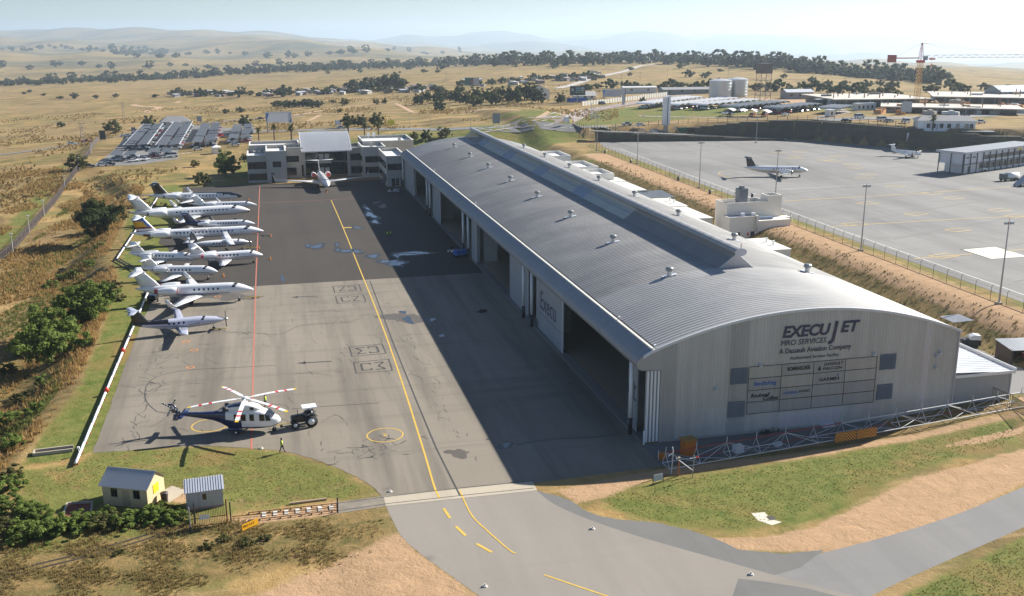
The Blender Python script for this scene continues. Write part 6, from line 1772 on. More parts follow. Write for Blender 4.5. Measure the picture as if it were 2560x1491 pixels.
# open palisade gate with posts
A_, B_ = PZ(476, 1322), PZ(569, 1310)
RUST = M('rusty steel', (.20, .085, .04), .8, var=.4, scale=6)
g = thing('palisade_gate', 'rusty upright-bar steel gate with white plates beside the hut', 'gate', (A_.x, A_.y, 0), math.atan2(B_.y - A_.y, B_.x - A_.x))
gl = (B_ - A_).length
for k in range(20): MB().box(.25 + k * (gl - .5) / 19 - .02, .25 + k * (gl - .5) / 19 + .02, -.02, .02, .1, 2.15).obj('bar', RUST if k > 12 else DARK, g)
for z in (.15, 1.0, 2.15): MB().box(.1, gl - .1, -.035, -.022, z - .04, z + .04).obj('rail', RUST, g)
MB().tube((0, 0, -.2), (0, 0, 2.3), .07).obj('gate_post', STEEL, g); MB().tube((gl, 0, -.2), (gl, 0, 2.75), .08).obj('gate_post', RUST, g)
MB().tube((gl + .35, .3, -.2), (gl + .35, .3, 2.2), .07).obj('gate_post', DARK, g); MB().tube((.45, .9, -.2), (.45, .9, 2.4), .06).obj('gate_post', DARK, g)
for k in range(3): MB().box(.95 + k * .33, 1.24 + k * .33, -.06, -.04, .85, 1.35).obj('plate', WHITE, g)
# sliding-gate rails
g = thing('gate_rails', 'brown steel gate rails on white sleepers beside the gravel strip', 'rails')
for off, a, b in ((0, (622, 1282), (845, 1258)), (1, (580, 1292), (845, 1268)), (2, (622, 1301), (845, 1276))):
    p0, p1 = PZ(a[0], a[1], .18), PZ(b[0], b[1], .18)
    MB().tube(p0, p1, .045, n=6).obj('rail', RUST, g)
    if off != 1:
        for k in range(9):
            q = p0.lerp(p1, k / 8.6); MB().obox((q.x, q.y, .09), (.12, .22, .17)).obj('bracket', DARK, g)
for k in range(7):
    q = PZ(660 + k * 28, 1287 - k * 2.8); MB().obox((q.x, q.y, .04), (.42, 1.0, .1)).obj('sleeper', M('sleeper white', (.62, .6, .54), .8), g)
q0, q1 = PZ(844, 1282), PZ(844, 1262); MB().tube((q0.x, q0.y, -.1), (q0.x, q0.y, 1.0), .09).tube((q1.x, q1.y, 0), (q1.x, q1.y, .8), .08).obj('end_stop', DARK, g)
mb = MB(); strip(mb, pxy([(845, 1259), (964, 1243), (1150, 1221), (1335, 1203)]), .12, .034); strip(mb, pxy([(845, 1278), (969, 1260), (1150, 1240), (1335, 1221)]), .12, .034)
mb.obj('rail_groove', KP, bpy.data.objects['gate_channel_slab'])
sheet('old_channel_slab', pxy([(846, 1256), (964, 1240), (968, 1266), (846, 1284)]), .022, M('weathered concrete', (.22, .19, .15), .9, var=.5, scale=.8))
q0, q1 = PZ(724, 1262), PZ(817, 1250)
tag(MB().tube((q0.x, q0.y, .12), (q1.x, q1.y, .12), .14, n=8).obj('fallen_pole', M('weathered wood', (.5, .36, .24), .9, var=.3)), 'weathered pale pole lying along the gate rails', 'pole')
mb = MB()
for o_ in (0, 11): strip(mb, curve_pts(pxy([(-20, 1440 + o_), (90, 1412 + o_), (210, 1383 + o_), (320, 1352 + o_), (400, 1326 + o_), (478, 1300 + o_)]), 5), .28, .03, drape=True)
tag(mb.obj('rail_channel', M('channel shadow earth', (.045, .03, .022), .95, var=.4)), kind='structure')
# orange notice board
A_, B_ = PZ(606, 1331), PZ(646, 1313); d = (B_ - A_); ang = math.atan2(d.y, d.x)
g = thing('notice_board', 'small orange board with black letters and numbers in front of the rails', 'sign', (A_.x, A_.y, 0), ang); ln = d.length
MB().box(0, ln, -.02, .02, .12, .78).obj('board', M('sign orange', (.82, .40, .01), .5), g)
text('FBO 1,2,3', .34, M('sign ink', (.18, .10, .01), .6), g, (.12, -.03, .42), (R(90), 0, 0), sx=ln / 2.05)
text('OFFICES', .15, M('sign ink', (.18, .10, .01), .6), g, (.15, -.03, .2), (R(90), 0, 0)) if False else None
for x in (.15, ln - .15): MB().tube((x, .03, -.2), (x, .03, .7), .03).obj('leg', DARK, g)
# rust-coloured basin
q = [PZ(*c) for c in ((168, 1262), (231, 1259), (226, 1296), (155, 1304))]
g = thing('rusty_basin', 'open concrete basin with red-brown bottom left of the gatehouse', 'basin')
MB().add([(v.x, v.y, .05) for v in q], [(3, 2, 1, 0)]).obj('bottom', M('rust sediment', (.19, .05, .025), .8, var=.4, scale=2), g)
for k in range(4):
    a, b = q[k], q[(k + 1) % 4]; L_ = (b - a).length; mm = (a + b) / 2
    MB().obox((mm.x, mm.y, .1), (L_, .14, .32), math.atan2(b.y - a.y, b.x - a.x)).obj('kerb', M('basin kerb', (.45, .40, .33), .9), g)
# open culvert
q0, q1 = PZ(82, 1142), PZ(182, 1130)
g = thing('culvert_trough', 'open concrete drain trough in the grass at the end of the barrier', 'drain', (q0.x, q0.y, 0), math.atan2(q1.y - q0.y, q1.x - q0.x)); L_ = (q1 - q0).length
for y in (0, 1.1): MB().box(0, L_, y, y + .18, -.1, .4).obj('side', CONCW, g)
MB().box(0, .16, .18, 1.1, -.1, .4).obj('end', CONCW, g); MB().box(.17, L_, .19, 1.09, -.1, .05).obj('floor', M('drain silt', (.06, .055, .05), .9), g)

# ------------------------------------------------------------------ red and white barrier along the apron edge
BWH = M('barrier white', (.72, .74, .76), .5); BRD = M('barrier red', (.34, .03, .025), .6)
g = thing('apron_barrier', 'low white pipe barrier with red feet and red balls along the left apron edge', 'barrier')
for a, b in (((189, 1158), (377, 714)), ((292, 647), (402, 482))):
    p0, p1 = PZ(a[0], a[1], .45), PZ(b[0], b[1], .45); L_ = (p1 - p0).length; nseg = int(L_ / 6)
    for k in range(nseg):
        u, v = p0.lerp(p1, k / nseg), p0.lerp(p1, (k + .985) / nseg)
        s = MB().tube(u, v, .17, n=10).obj('pipe', BWH, g, True)
        MB().tube(u - Vector((.12, 0, .22)), v - Vector((.12, 0, .22)), .12, n=6).obj('lower_pipe', BRD, s)
        for f in (.1, .6):
            w_ = u.lerp(v, f); MB().obox((w_.x, w_.y, .18), (.3, .25, .36)).obj('foot', BRD, g)
for px, py in ((374, 722), (307, 876), (266, 975)):
    q = PZ(px, py, .75); MB().loft([[(q.x + .36 * math.sin(p_) * math.cos(a), q.y + .36 * math.sin(p_) * math.sin(a), q.z + .36 * math.cos(p_)) for a in [6.283 * k / 12 for k in range(12)]] for p_ in (.05, .5, 1.0, 1.57, 2.1, 2.6, 3.09)]).obj('red_ball', RED, g, True)
q = PZ(196, 1122, .9); MB().tube((q.x, q.y, 0), (q.x, q.y, .9), .04).obox((q.x, q.y, 1.0), (.25, .25, .25)).obj('lamp', WHITE, g)
p0, p1 = PZ(290, 650), PZ(350, 684)
g = thing('steel_ladder_rack', 'black ladder-like steel frame lying between the two barrier lengths', 'frame')
nn = Vector((p1.y - p0.y, p0.x - p1.x, 0)).normalized() * .55
for s in (-1, 1): MB().tube(p0 + nn * s + Vector((0, 0, .3)), p1 + nn * s + Vector((0, 0, .3)), .12, n=6).obj('side_bar', DARK, g)
for k in range(9):
    q = p0.lerp(p1, (k + .5) / 9); MB().tube(q - nn + Vector((0, 0, .3)), q + nn + Vector((0, 0, .3)), .08, n=6).obj('rung', DARK, g)
for k, (px, py) in enumerate(((355, 690), (362, 740))):
    q = PZ(px, py); tag(MB().obox((q.x, q.y, .3), (1.2, .5, .6), .4).tube((q.x, q.y, .6), (q.x + .2, q.y, 1.0), .05).obj('pump_unit', BLACK), 'small black pump %s the barrier end' % ('above' if k == 0 else 'below'), 'pump')

# ------------------------------------------------------------------ left boundary fence with light posts
FEN = M('fence steel', (.16, .13, .12), .8)
g = thing('boundary_fence', 'brown palisade fence crossing the veld left of the apron', 'fence')
line = [P(px, py) for px, py in ((-30, 685), (0, 656), (33, 629), (74, 581), (111, 539), (162, 473), (197, 425), (225, 385), (247, 352))]
for a, b in zip(line[:-1], line[1:]):
    n_ = max(1, int((b - a).length / 6))
    for k in range(n_):
        u, v = a.lerp(b, k / n_), a.lerp(b, (k + 1) / n_); u = G(u.x, u.y); v = G(v.x, v.y); mb = MB()
        m_ = max(2, int((v - u).length / .35))
        for j in range(m_):
            q = u.lerp(v, j / m_); mb.box(q.x - .04, q.x + .04, q.y - .03, q.y + .03, q.z - .1, q.z + 2.3)
        for z in (.4, 1.9): mb.tube(u + Vector((0, 0, z)), v + Vector((0, 0, z)), .04, n=4)
        mb.obj('fence_panel', FEN, g); MB().box(u.x - .08, u.x + .08, u.y - .08, u.y + .08, u.z - .2, u.z + 2.5).obj('post', FEN, g)
for k, (px, py) in enumerate(((33, 632), (74, 583), (111, 541), (163, 475), (198, 426), (229, 388))):
    q = P(px, py); t = thing('perimeter_lamp', 'white lamp post on the left boundary fence, number %s from the camera' % ('one', 'two', 'three', 'four', 'five', 'six')[k], 'lamp post', q, 0, 'lamps on the left fence')
    MB().tube((0, 0, -.2), (0, 0, 4.6), .11, .08).obj('pole', M('lamp pole grey', (.5, .5, .48), .5), t); MB().obox((0, 0, 4.7), (.7, .3, .18)).obj('lamp_head', WHITE, t)

# ------------------------------------------------------------------ dismantled lattice mast beside the gable
LW = M('mast white', (.55, .55, .56), .5, var=.2); LR = M('mast red', (.30, .035, .03), .6)
g = thing('lattice_mast', 'long white and red lattice mast lying along the grass before the gable', 'mast')
L0, L1 = Vector((41.6, 98.2, 0)), Vector((93.0, 103.4, .9)); nb = 13
def mp(f, k):
    c = L0.lerp(L1, f); d = (L1 - L0).normalized(); s = Vector((-d.y, d.x, 0))
    return c + (s * .9 + Vector((0, 0, .25)) if k == 0 else (s * -.9 + Vector((0, 0, .25)) if k == 1 else Vector((0, 0, 1.75)) + s * .2))
for k in range(3):
    for j in range(nb):
        MB().tube(mp(j / nb, k), mp((j + 1) / nb, k), .055, n=5).obj('chord', LR if (k == 2 and j < 6) or (k == 0 and j % 3 == 1) else LW, g)
for j in range(nb + 1):
    f = min(j / nb, 1)
    for a, b in ((0, 1), (1, 2), (2, 0)): MB().tube(mp(f, a), mp(f, b), .04, n=4).obj('strut', LW, g)
    q = mp(f, 2); MB().tube(q, q + Vector((.05, 0, .75)), .045, n=5).obj('spike', LW, g)
    if j < nb:
        for a, b in ((0, 2), (1, 2), (0, 1)): MB().tube(mp(f, a if j % 2 else b), mp((j + 1) / nb, b if j % 2 else a), .035, n=4).obj('diagonal', LW if (j + a) % 3 else M('mast bare', (.3, .27, .25), .7), g)
mst, mn, mb_ = nodes('chevron board'); wv = mn.nodes.new('ShaderNodeSeparateXYZ'); mn.links.new(objco(mn), wv.inputs[0])
ab = maths(mn, 'ABSOLUTE', wv.outputs['X']); sm_ = maths(mn, 'ADD', ab, wv.outputs['Z']); fr = maths(mn, 'GREATER_THAN', maths(mn, 'FRACT', maths(mn, 'MULTIPLY', sm_, 2.6)), .5)
mn.links.new(mix(mn, fr, (.66, .27, .01), (.06, .045, .03)), mb_.inputs['Base Color']); mb_.inputs['Roughness'].default_value = .6
for k, (xa_, wd) in enumerate(((63.55, 3.0), (66.65, 2.9))):
    t = thing('chevron_board', 'orange chevron board on the lying mast, %s of the pair' % ('left' if k == 0 else 'right'), 'board', (xa_ + wd / 2, 99.0 + (xa_ - 60) * .1, .3), math.atan2(5.2, 51.4))
    MB().box(-wd / 2, wd / 2, -.04, .0, .15, 1.35).obj('face', mst, t); MB().box(-wd / 2, wd / 2, .002, .04, .5, .7).obj('back_rail', DARK, t)
q = PZ(1722, 1140); t = thing('orange_cabinet', 'orange steel cabinet with overhanging lid before the gable', 'cabinet', (q.x, q.y + .4, .02), .1)
MB().box(-.75, .75, -.5, .5, 0, 1.85).obj('body', M('cabinet orange', (.45, .13, .01), .6, var=.2), t); MB().box(-.9, .9, -.62, .62, 1.852, 2.05).obj('lid', M('cabinet lid', (.30, .17, .04), .7), t)
q = PZ(1654, 1150); t = thing('orange_marker_box', 'small orange box at the left end of the lying mast', 'box', (q.x, q.y, .02), .3); MB().box(-.4, .4, -.3, .3, .1, .8).obj('body', M('cabinet orange', (.45, .13, .01), .6), t); MB().tube((-.5, 0, 0), (-.5, 0, 1.3), .05).obj('post', LW, t)
q = PZ(1645, 1208); t = thing('white_notice', 'blank white board on two black legs at the grass edge', 'sign', (q.x, q.y, 0), .2)
MB().box(-.65, .65, -.02, .02, .3, 1.05).obj('board', M('sign pale', (.5, .52, .56), .6), t)
for x in (-.66, .66): MB().box(x - .03, x + .03, -.03, .03, -.1, 1.1).obj('leg', DARK, t)
q = PZ(1696, 1190); t = thing('orange_post', 'rusty orange post with a ball top beside the lying mast', 'post', (q.x, q.y, 0)); MB().tube((0, 0, -.1), (0, 0, 2.1), .09).obj('shaft', M('post rust', (.45, .15, .04), .7), t); MB().obox((0, 0, 2.15), (.24, .24, .2)).obj('cap', CONCW, t); MB().tube((-.4, 0, 2.2), (1.6, -.4, .6), .05).obj('stay', LW, t)
q = PZ(1690, 1185); t = thing('white_post', 'leaning white steel post with a forked top at the mast end', 'post', (q.x - .5, q.y + .2, 0)); MB().tube((0, 0, -.1), (.15, 0, 2.6), .07).obj('shaft', LW, t); MB().tube((.15, 0, 2.6), (.05, 0, 3.2), .06).tube((.1, 0, 2.5), (-.5, -.1, 2.2), .06).obj('fork', WHITE, t)
q = PZ(1731, 1195); t = thing('wind_tee_post', 'grey post with white and red cross arm on the grass edge', 'post', (q.x, q.y, 0)); MB().tube((0, 0, -.1), (.12, 0, 2.7), .055).obj('shaft', STEEL, t); MB().tube((-.4, 0, 2.35), (.35, 0, 2.4), .05).obj('arm', WHITE, t); MB().obox((.5, 0, 2.4), (.3, .1, .14)).obj('red_tip', RED, t)
for px, py, lb, sz in ((1845, 1131, 'white rounded tank lying inside the lattice mast', (1.2, .8, .8)), (1944, 1115, 'white square panel lying inside the lattice mast', (1.0, .6, .3)), (2065, 1064, 'flat white hatch lying on the path before the gable', (1.9, 1.3, .25))):
    q = PZ(px, py); tag(MB().obox((q.x, q.y, sz[2] / 2 + .03), sz, .2).obox((q.x + .1, q.y, sz[2] + .13), (sz[0] * .5, sz[1] * .5, .18), .3).obj('discarded_sheet', M('panel white', (.6, .6, .62), .6)), lb, 'panel')
q = PZ(1915, 1082); tag(tufts('dead_brush', [(q.x + rnd.gauss(0, .7), q.y + rnd.gauss(0, .4)) for _ in range(26)], .3, .6, M('dead brush', (.03, .03, .025), .9), 'heap of dark dead brush on the path before the gable', 7, .03), None, 'heap')
sheet('drain_apron_slab', pxy([(1878, 1284), (1912, 1281), (1925, 1298), (1955, 1306), (1930, 1314), (1895, 1302)]), .02, M('white concrete', (.62, .56, .45), .85, var=.2))
sheet('drain_opening', pxy([(1914, 1292), (1932, 1290), (1940, 1300), (1924, 1302)]), .024, M('drain silt', (.06, .055, .05), .9))
for px, py in ((975, 1230), (1481, 1323), (1877, 1437), (1212, 1467), (653, 1122)):
    q = PZ(px, py); tag(MB().tube((q.x, q.y, 0), (q.x, q.y, .12), .3, .22, 10).tube((q.x, q.y, .12), (q.x, q.y, .3), .1, .07, 8).obj('edge_light', M('light casing', (.5, .47, .42), .6)), 'small round taxiway edge light', 'light', 'taxiway edge lights')
# gate by the annex
A_, B_ = PZ(2470, 1000, .9), PZ(2527, 1022, .9)
g = thing('side_gate', 'black barred gate at the right corner of the lean-to', 'gate', (A_.x, A_.y, .9), math.atan2(B_.y - A_.y, B_.x - A_.x)); gl = (B_ - A_).length
for k in range(14): MB().box(k * gl / 13 - .02, k * gl / 13 + .02, -.02, .02, 0, 1.9).obj('bar', DARK, g)
for z in (.05, 1.85): MB().box(0, gl, -.03, .03, z, z + .08).obj('rail', DARK, g)
C_ = PZ(2575, 1050, .9)
g = thing('mesh_fence', 'dark mesh fence running right from the side gate', 'fence', (B_.x, B_.y, .9), math.atan2(C_.y - B_.y, C_.x - B_.x)); gl = (C_ - B_).length
for k in range(26): MB().box(k * gl / 25 - .02, k * gl / 25 + .02, -.015, .015, 0, 1.8).obj('bar', DARK, g)
for z in (.1, 1.7): MB().box(0, gl, -.03, .03, z, z + .06).obj('rail', DARK, g)

# ================================================================== RIGHT SIDE OF THE HANGAR
def fx(y): return 116.8 + (y - 138) * .0275
g = thing('upper_fence', 'wire fence with cranked posts along the upper apron', 'fence')
ys_ = np.arange(96, 384, 4.0)
pm = MB().tube((0, 0, -.2), (0, 0, 2.4), .045, n=5).tube((0, 0, 2.4), (.35, 0, 2.75), .04, n=5).mesh('post', M('fence post', (.11, .105, .10), .8))
for y in ys_: link('post', pm, g, (fx(y), y, float(hgt(fx(y), y))))
for z in (.3, 1.0, 1.7, 2.35): MB().tube((fx(96), 96, 4 + z), (fx(380), 380, 4 + z), .012, n=4).obj('wire', FEN, g)
MB().tube((fx(96), 96, 3.95), (fx(384), 384, 3.95), .14, n=5).obj('kerb', M('fence kerb', (.16, .12, .09), .95), g)


def mast(px, py, h, label, z=None):
    q = P(px, py) if z is None else PZ(px, py, z)
    t = thing('light_mast', label, 'light mast', q, 0, 'floodlight masts of the upper apron')
    MB().tube((0, 0, -.3), (0, 0, h), .17, .09, 10).obj('pole', M('mast grey', (.33, .33, .33), .5, .3), t); MB().obox((0, 0, .15), (.8, .8, .35)).obj('footing', CONCW, t)
    hd = MB().box(-.9, .9, -.06, .06, h - .12, h).obj('cross_arm', STEEL, t)
    for x, s in ((-.75, -1), (-.2, 1), (.35, -1), (.8, 1)): MB().obox((x, s * .25, h + .15), (.5, .45, .32), .3 * s).obj('floodlight', M('floodlight', (.35, .38, .38), .35, .4), hd)
    MB().tube((0, 0, h), (0, 0, h + .9), .03).obj('red_beacon_rod', RED, t)


mast(2497, 760, 13.6, 'nearest light mast, at the right edge before the white square')
mast(2152, 627, 13.4, 'light mast right of the cream plant building')
mast(1938, 498, 13.0, 'light mast standing behind the cream plant building')
mast(1748, 470, 13.0, 'light mast by the fence left of the black-tailed airliner')
mast(1593, 410, 13.0, 'light mast near the left corner of the upper apron')
mast(1492, 377, 13.0, 'light mast at the far left end of the upper fence')
mast(1890, 358, 13.0, 'light mast against the retaining wall', 4.0)
for px, py, k in ((1512, 384, 0), (1577, 408, 1), (1695, 452, 2), (1774, 486, 3), (1880, 495, 4)):
    q = P(px, py); t = thing('litter_bin', 'black bin beside the upper fence, number %s from the far end' % ('one', 'two', 'three', 'four', 'five')[k], 'bin', q); MB().tube((0, 0, 0), (0, 0, 1.2), .3, .36, 10).obj('body', BLACK, t, True); MB().obox((.6, .4, .9), (2.2, .25, .1), .5).obj('white_arm', WHITE, t)
# cream plant building with cooling tower
CRM = M('cream plaster', (.72, .68, .60), .85, var=.06)
a0 = PZ(1882, 600, 1.2)
g = thing('plant_building', 'cream flat-roofed plant building with a grey cooling tower on its roof', 'building', (a0.x + 1.2, a0.y, 1.0), R(3)); g.scale = (.74, .7, .92)
def pbox(x0, x1, y0, y1, z0, z1, nm='wall', mt=None): return MB().box(x0, x1, y0, y1, z0, z1).obj(nm, mt or CRM, g)
pbox(-10.2, 0, 0, 5.2, -.4, 6.0)
MB().box(-9.9, -.3, .3, 4.9, 6.001, 6.03).obj('roof_membrane', M('roof membrane blue', (.13, .17, .28), .5), g)
mb = MB()
for x0, x1, y0, y1 in ((-10.25, .05, -.05, .25), (-10.25, .05, 4.95, 5.25), (-10.25, -9.95, .25, 4.95), (-.25, .05, .25, 4.95)): mb.box(x0, x1, y0, y1, 6.002, 6.3)
mb.obj('parapet', CRM, g)
pbox(-.0, 11.5, .0, 10.5, -.4, 5.0); pbox(-8.5, 6.0, 5.3, 13.5, -.3, 8.2)
MB().box(-8.2, 5.7, 5.6, 13.2, 8.201, 8.23).obj('roof_slab', WHITEW, g)
mb = MB()
for x0, x1, y0, y1 in ((-8.55, 6.05, 5.25, 5.55), (-8.55, 6.05, 13.25, 13.55), (-8.55, -8.25, 5.55, 13.25), (5.75, 6.05, 5.55, 13.25)): mb.box(x0, x1, y0, y1, 8.202, 9.2)
mb.obj('parapet', CRM, g)
pbox(6.06, 11.0, 5.6, 10.6, 5.01, 10.6); MB().box(6.6, 10.5, 6.1, 10.1, 10.601, 10.62).obj('shaft_opening', DARK, g)
ct = MB().loft([[(x * s - 1.6, y * s + 9.2, z) for x, y in ((-1.5, -1.4), (1.5, -1.4), (1.5, 1.4), (-1.5, 1.4))] for z, s in ((8.4, .95), (9.2, .95), (9.21, 1.0), (12.2, 1.02), (12.4, .9))]).obj('cooling_tower', M('tower grey', (.13, .15, .18), .6), g)
MB().tube((-1.6, 9.2, 12.4), (-1.6, 9.2, 13.0), 1.0, .9, 12).obj('fan_stack', M('stack grey', (.2, .2, .2), .6), ct)
pbox(11.5, 15.2, 6.0, 9.5, -.3, 4.6)
mb = MB()
for k in range(9): mb.tube((13.2, 5.9, .3 + k * .5), (13.8, 5.9, .3 + k * .5), .03, n=4)
mb.tube((13.2, 5.9, 0), (13.2, 5.9, 5.4), .03, n=4).tube((13.8, 5.9, 0), (13.8, 5.9, 5.4), .03, n=4); mb.obj('ladder', STEEL, g)
mb = MB()
for x in (11.8, 13.4, 15.0): mb.tube((x, 6.1, 4.6), (x, 6.1, 5.7), .03, n=4)
mb.tube((11.8, 6.1, 5.7), (15, 6.1, 5.7), .03, n=4).tube((15, 6.1, 5.2), (17.0, 5.0, .2), .06, n=5); mb.obj('handrail', WHITE, g)
for x in (-9.4, -7.6): MB().box(x, x + 1.3, -.06, -.01, .4, 2.4).obj('door', M('door dark', (.06, .05, .05), .5), g)
MB().box(-2.6, -1.3, -.06, -.01, 0, 2.4).obj('door', M('door dark', (.06, .05, .05), .5), g); MB().box(.3, 2.6, -.06, -.01, 0, 2.3).obj('door', M('door maroon', (.11, .025, .02), .6), g)
MB().tube((-1.0, -.35, 2.4), (-1.0, -.35, 6.4), .35, n=10).obj('vent_duct', STEEL, g); MB().tube((1.0, 2.0, 5.4), (6.0, 2.0, 5.4), .4, n=10).obj('roof_duct', M('duct blue', (.22, .28, .38), .4, .3), g)
for x, y, z in ((-5, 2, 6.2), (-1.5, 1.5, 6.2)): MB().box(x, x + 1.2, y, y + .9, z, z + .7).obj('air_unit', WHITE, g)
MB().obox((-3.6, -.1, 1.8), (.4, .2, .7)).obj('hose_reel', RED, g)
# flat-roofed annexes seen above the hangar roof edge
for k, (p0, p1, z, lb) in enumerate((((1372, 383), (1432, 396), 6.6, 'far white flat-roofed block behind the hangar roof'), ((1440, 408), (1494, 424), 6.4, 'second white block with parapet behind the hangar roof'), ((1494, 428), (1523, 442), 6.2, 'plain white block behind the hangar roof'),
                                     ((1526, 444), (1556, 455), 5.0, 'low cream plant box behind the hangar roof'), ((1552, 455), (1606, 478), 5.0, 'pair of cream flat boxes behind the hangar roof'), ((1652, 496), (1712, 517), 5.0, 'long cream box with a bent flue behind the hangar roof'), ((1700, 517), (1768, 548), 5.0, 'cream box with an aerial behind the hangar roof'), ((1888, 596), (1968, 626), 4.6, 'nearest cream box with two small roof vents behind the hangar roof'))):
    a, b = PZ(p0[0], p0[1], z), PZ(p1[0], p1[1], z)
    t = thing('yard_block', lb, 'building', ((a.x + b.x) / 2, (a.y + b.y) / 2, .95))
    wx_ = max(6.5, abs(b.x - a.x)); wy = max(7.0, abs(a.y - b.y) * .9); cx_ = -wx_ / 2 + 1.5
    MB().box(cx_ - wx_ / 2, cx_ + wx_ / 2, -wy / 2, wy / 2, -.2, z - .95).obj('wall', CRM if k > 2 else WHITEW, t)
    if k < 3:
        mb = MB()
        for q in ((-1, 0), (1, 0)): mb.box(cx_ + q[0] * (wx_ / 2 - .15) - .15, cx_ + q[0] * (wx_ / 2 - .15) + .15, -wy / 2 + .3, wy / 2 - .3, z - .949, z - .1)
        for s in (-1, 1): mb.box(cx_ - wx_ / 2, cx_ + wx_ / 2, s * (wy / 2 - .15) - .15, s * (wy / 2 - .15) + .15, z - .949, z - .1)
        mb.obj('parapet', WHITEW, t)
    else: MB().box(cx_ - wx_ / 2 - .15, cx_ + wx_ / 2 + .15, -wy / 2 - .15, wy / 2 + .15, z - .948, z - .85).obj('roof_slab', M('cream roof', (.72, .70, .62), .6), t)
    if k in (5, 7):
        for y in (-1.5, 1.5): MB().tube((cx_ + 1.5, y, z - .9), (cx_ + 1.5, y, z - .1), .2, n=8).obox((cx_ + 1.5, y, z), (.5, .5, .25)).obj('roof_vent', WHITE, t)
a, b = PZ(1612, 478, 4.5), PZ(1680, 494, 4.5)
t = thing('yard_canopy', 'grey-blue sheet canopy between the cream boxes behind the hangar', 'canopy', ((a.x + b.x) / 2 - 2, (a.y + b.y) / 2, .95)); corru(MB(), -5, 5, -5, 3.4, 5, 3.8, .5, .05).obj('roof', sheetmetal('canopy sheet', (.17, .2, .24), .5, .2), t)
for x in (-4.7, 4.7):
    for y in (-4.6, 4.6): MB().tube((x, y, 0), (x, y, 3.4), .06).obj('post', DARK, t)
q = PZ(2397, 855, 1.0); t = thing('yard_shelter', 'small steel shelter with sheet roof behind the lean-to', 'shelter', (q.x + 1, q.y + 2.4, 1.0), R(5))
corru(MB(), -1.9, 1.9, -1.6, 3.0, 1.6, 3.15, .3, .04).obj('roof', sheetmetal('shelter sheet', (.45, .48, .55), .4, .3), t)
for x in (-1.8, 1.8):
    for y in (-1.5, 1.5): MB().tube((x, y, -.3), (x, y, 3.0), .06).obj('post', RUST, t)
q = PZ(2435, 868, 1.2); t = thing('yard_machine', 'white and black machinery behind the lean-to roof', 'machine', (q.x, q.y + 1, 1.0), R(-20)); MB().box(-1.4, 1.4, -.7, .7, .3, 1.2).obj('base', DARK, t); MB().loft([[(x, w_ * s, z) for s, z in ((-1, 1.2), (1, 1.2), (1, zt), (-1, zt))] for x, w_, zt in ((-.2, .6, 1.7), (.4, .65, 2.0), (1.3, .6, 1.9))]).obj('hood', WHITE, t); MB().tube((-1.2, 0, 1.2), (-.4, 0, 1.9), .08).obj('arm', WHITE, t)
q = PZ(2535, 915, 1.0); t = thing('open_shed', 'open-fronted shed with sheet roof at the right edge', 'shed', (q.x + 3.4, q.y + 1.5, 1.0), R(-8)); t.scale = (.75, .7, .8); corru(MB(), -5.2, 9, -3.2, 3.0, 3.4, 3.5, .5, .05).obj('roof', sheetmetal('shed sheet', (.55, .57, .58), .4, .3), t); MB().box(-4.9, 8.8, 3.0, 3.2, 0, 3.3).box(-5, -4.8, -2.8, 3, 0, 3.1).obj('back_wall', M('shed brown', (.09, .06, .045), .8), t)
for x in (-4.8, -1.4, 2.0, 5.4): MB().tube((x, -3, -.3), (x, -3, 3.0), .08).obj('post', DARK, t)
MB().box(-1.0, 1.2, -.5, .5, 0, 1.6).obj('stored_crate', M('crate red', (.45, .12, .1), .7), t)

# ================================================================== RETAINING WALLS AND RAMP
m, n, b = nodes('retaining block'); v = objco(n)
br = n.nodes.new('ShaderNodeTexBrick'); n.links.new(mapping(n, v, (1, 1, 1), (R(90), 0, 0)), br.inputs['Vector'])
br.inputs['Color1'].default_value = (.105, .085, .07, 1); br.inputs['Color2'].default_value = (.16, .13, .105, 1); br.inputs['Mortar'].default_value = (.03, .026, .022, 1); br.inputs['Scale'].default_value = 2.0; br.inputs['Mortar Size'].default_value = .05
c = mix(n, ramp(n, [(.5, (0, 0, 0)), (.7, (1, 1, 1))], noise(n, v, .3, 5, .6)), br.outputs['Color'], (.10, .11, .05)); n.links.new(c, b.inputs['Base Color']); b.inputs['Roughness'].default_value = .95
BLKM = m


def retwall(name, pts, label, zb=4.0):
    """pts: (x, y, z_top); stepped courses of blocks"""
    g = thing(name, label, 'wall'); r = 0
    zmax = max(p[2] for p in pts)
    while zb + r * .6 < zmax:
        z0 = zb - (.4 if r == 0 else 0) + r * .6; z1 = zb + (r + 1) * .6; mb = MB(); off = .09 * r
        for a, b in zip(pts[:-1], pts[1:]):
            d = Vector((b[0] - a[0], b[1] - a[1], 0)).normalized(); nrm = Vector((-d.y, d.x, 0))
            nseg = max(1, int(math.hypot(b[0] - a[0], b[1] - a[1]) / 2.5))
            for k in range(nseg):
                f0, f1 = k / nseg, (k + 1) / nseg; zt = a[2] + (b[2] - a[2]) * (f0 + f1) / 2
                if z1 > zt + .3: continue
                p0 = Vector((a[0] + (b[0] - a[0]) * f0, a[1] + (b[1] - a[1]) * f0, 0)) + nrm * off; p1 = Vector((a[0] + (b[0] - a[0]) * f1, a[1] + (b[1] - a[1]) * f1, 0)) + nrm * off
                q0, q1 = p0 + nrm * 2.0, p1 + nrm * 2.0; j = rnd.uniform(-.03, .03) * nrm
                mb.add([(u.x, u.y, z) for z in (z0, z1 - .03) for u in (p0 + j, p1 + j, q1, q0)], [(0, 1, 5, 4), (4, 5, 6, 7), (1, 2, 6, 5), (3, 0, 4, 7)])
        if mb.f: mb.obj('block_course', BLKM, g)
        r += 1
    return g


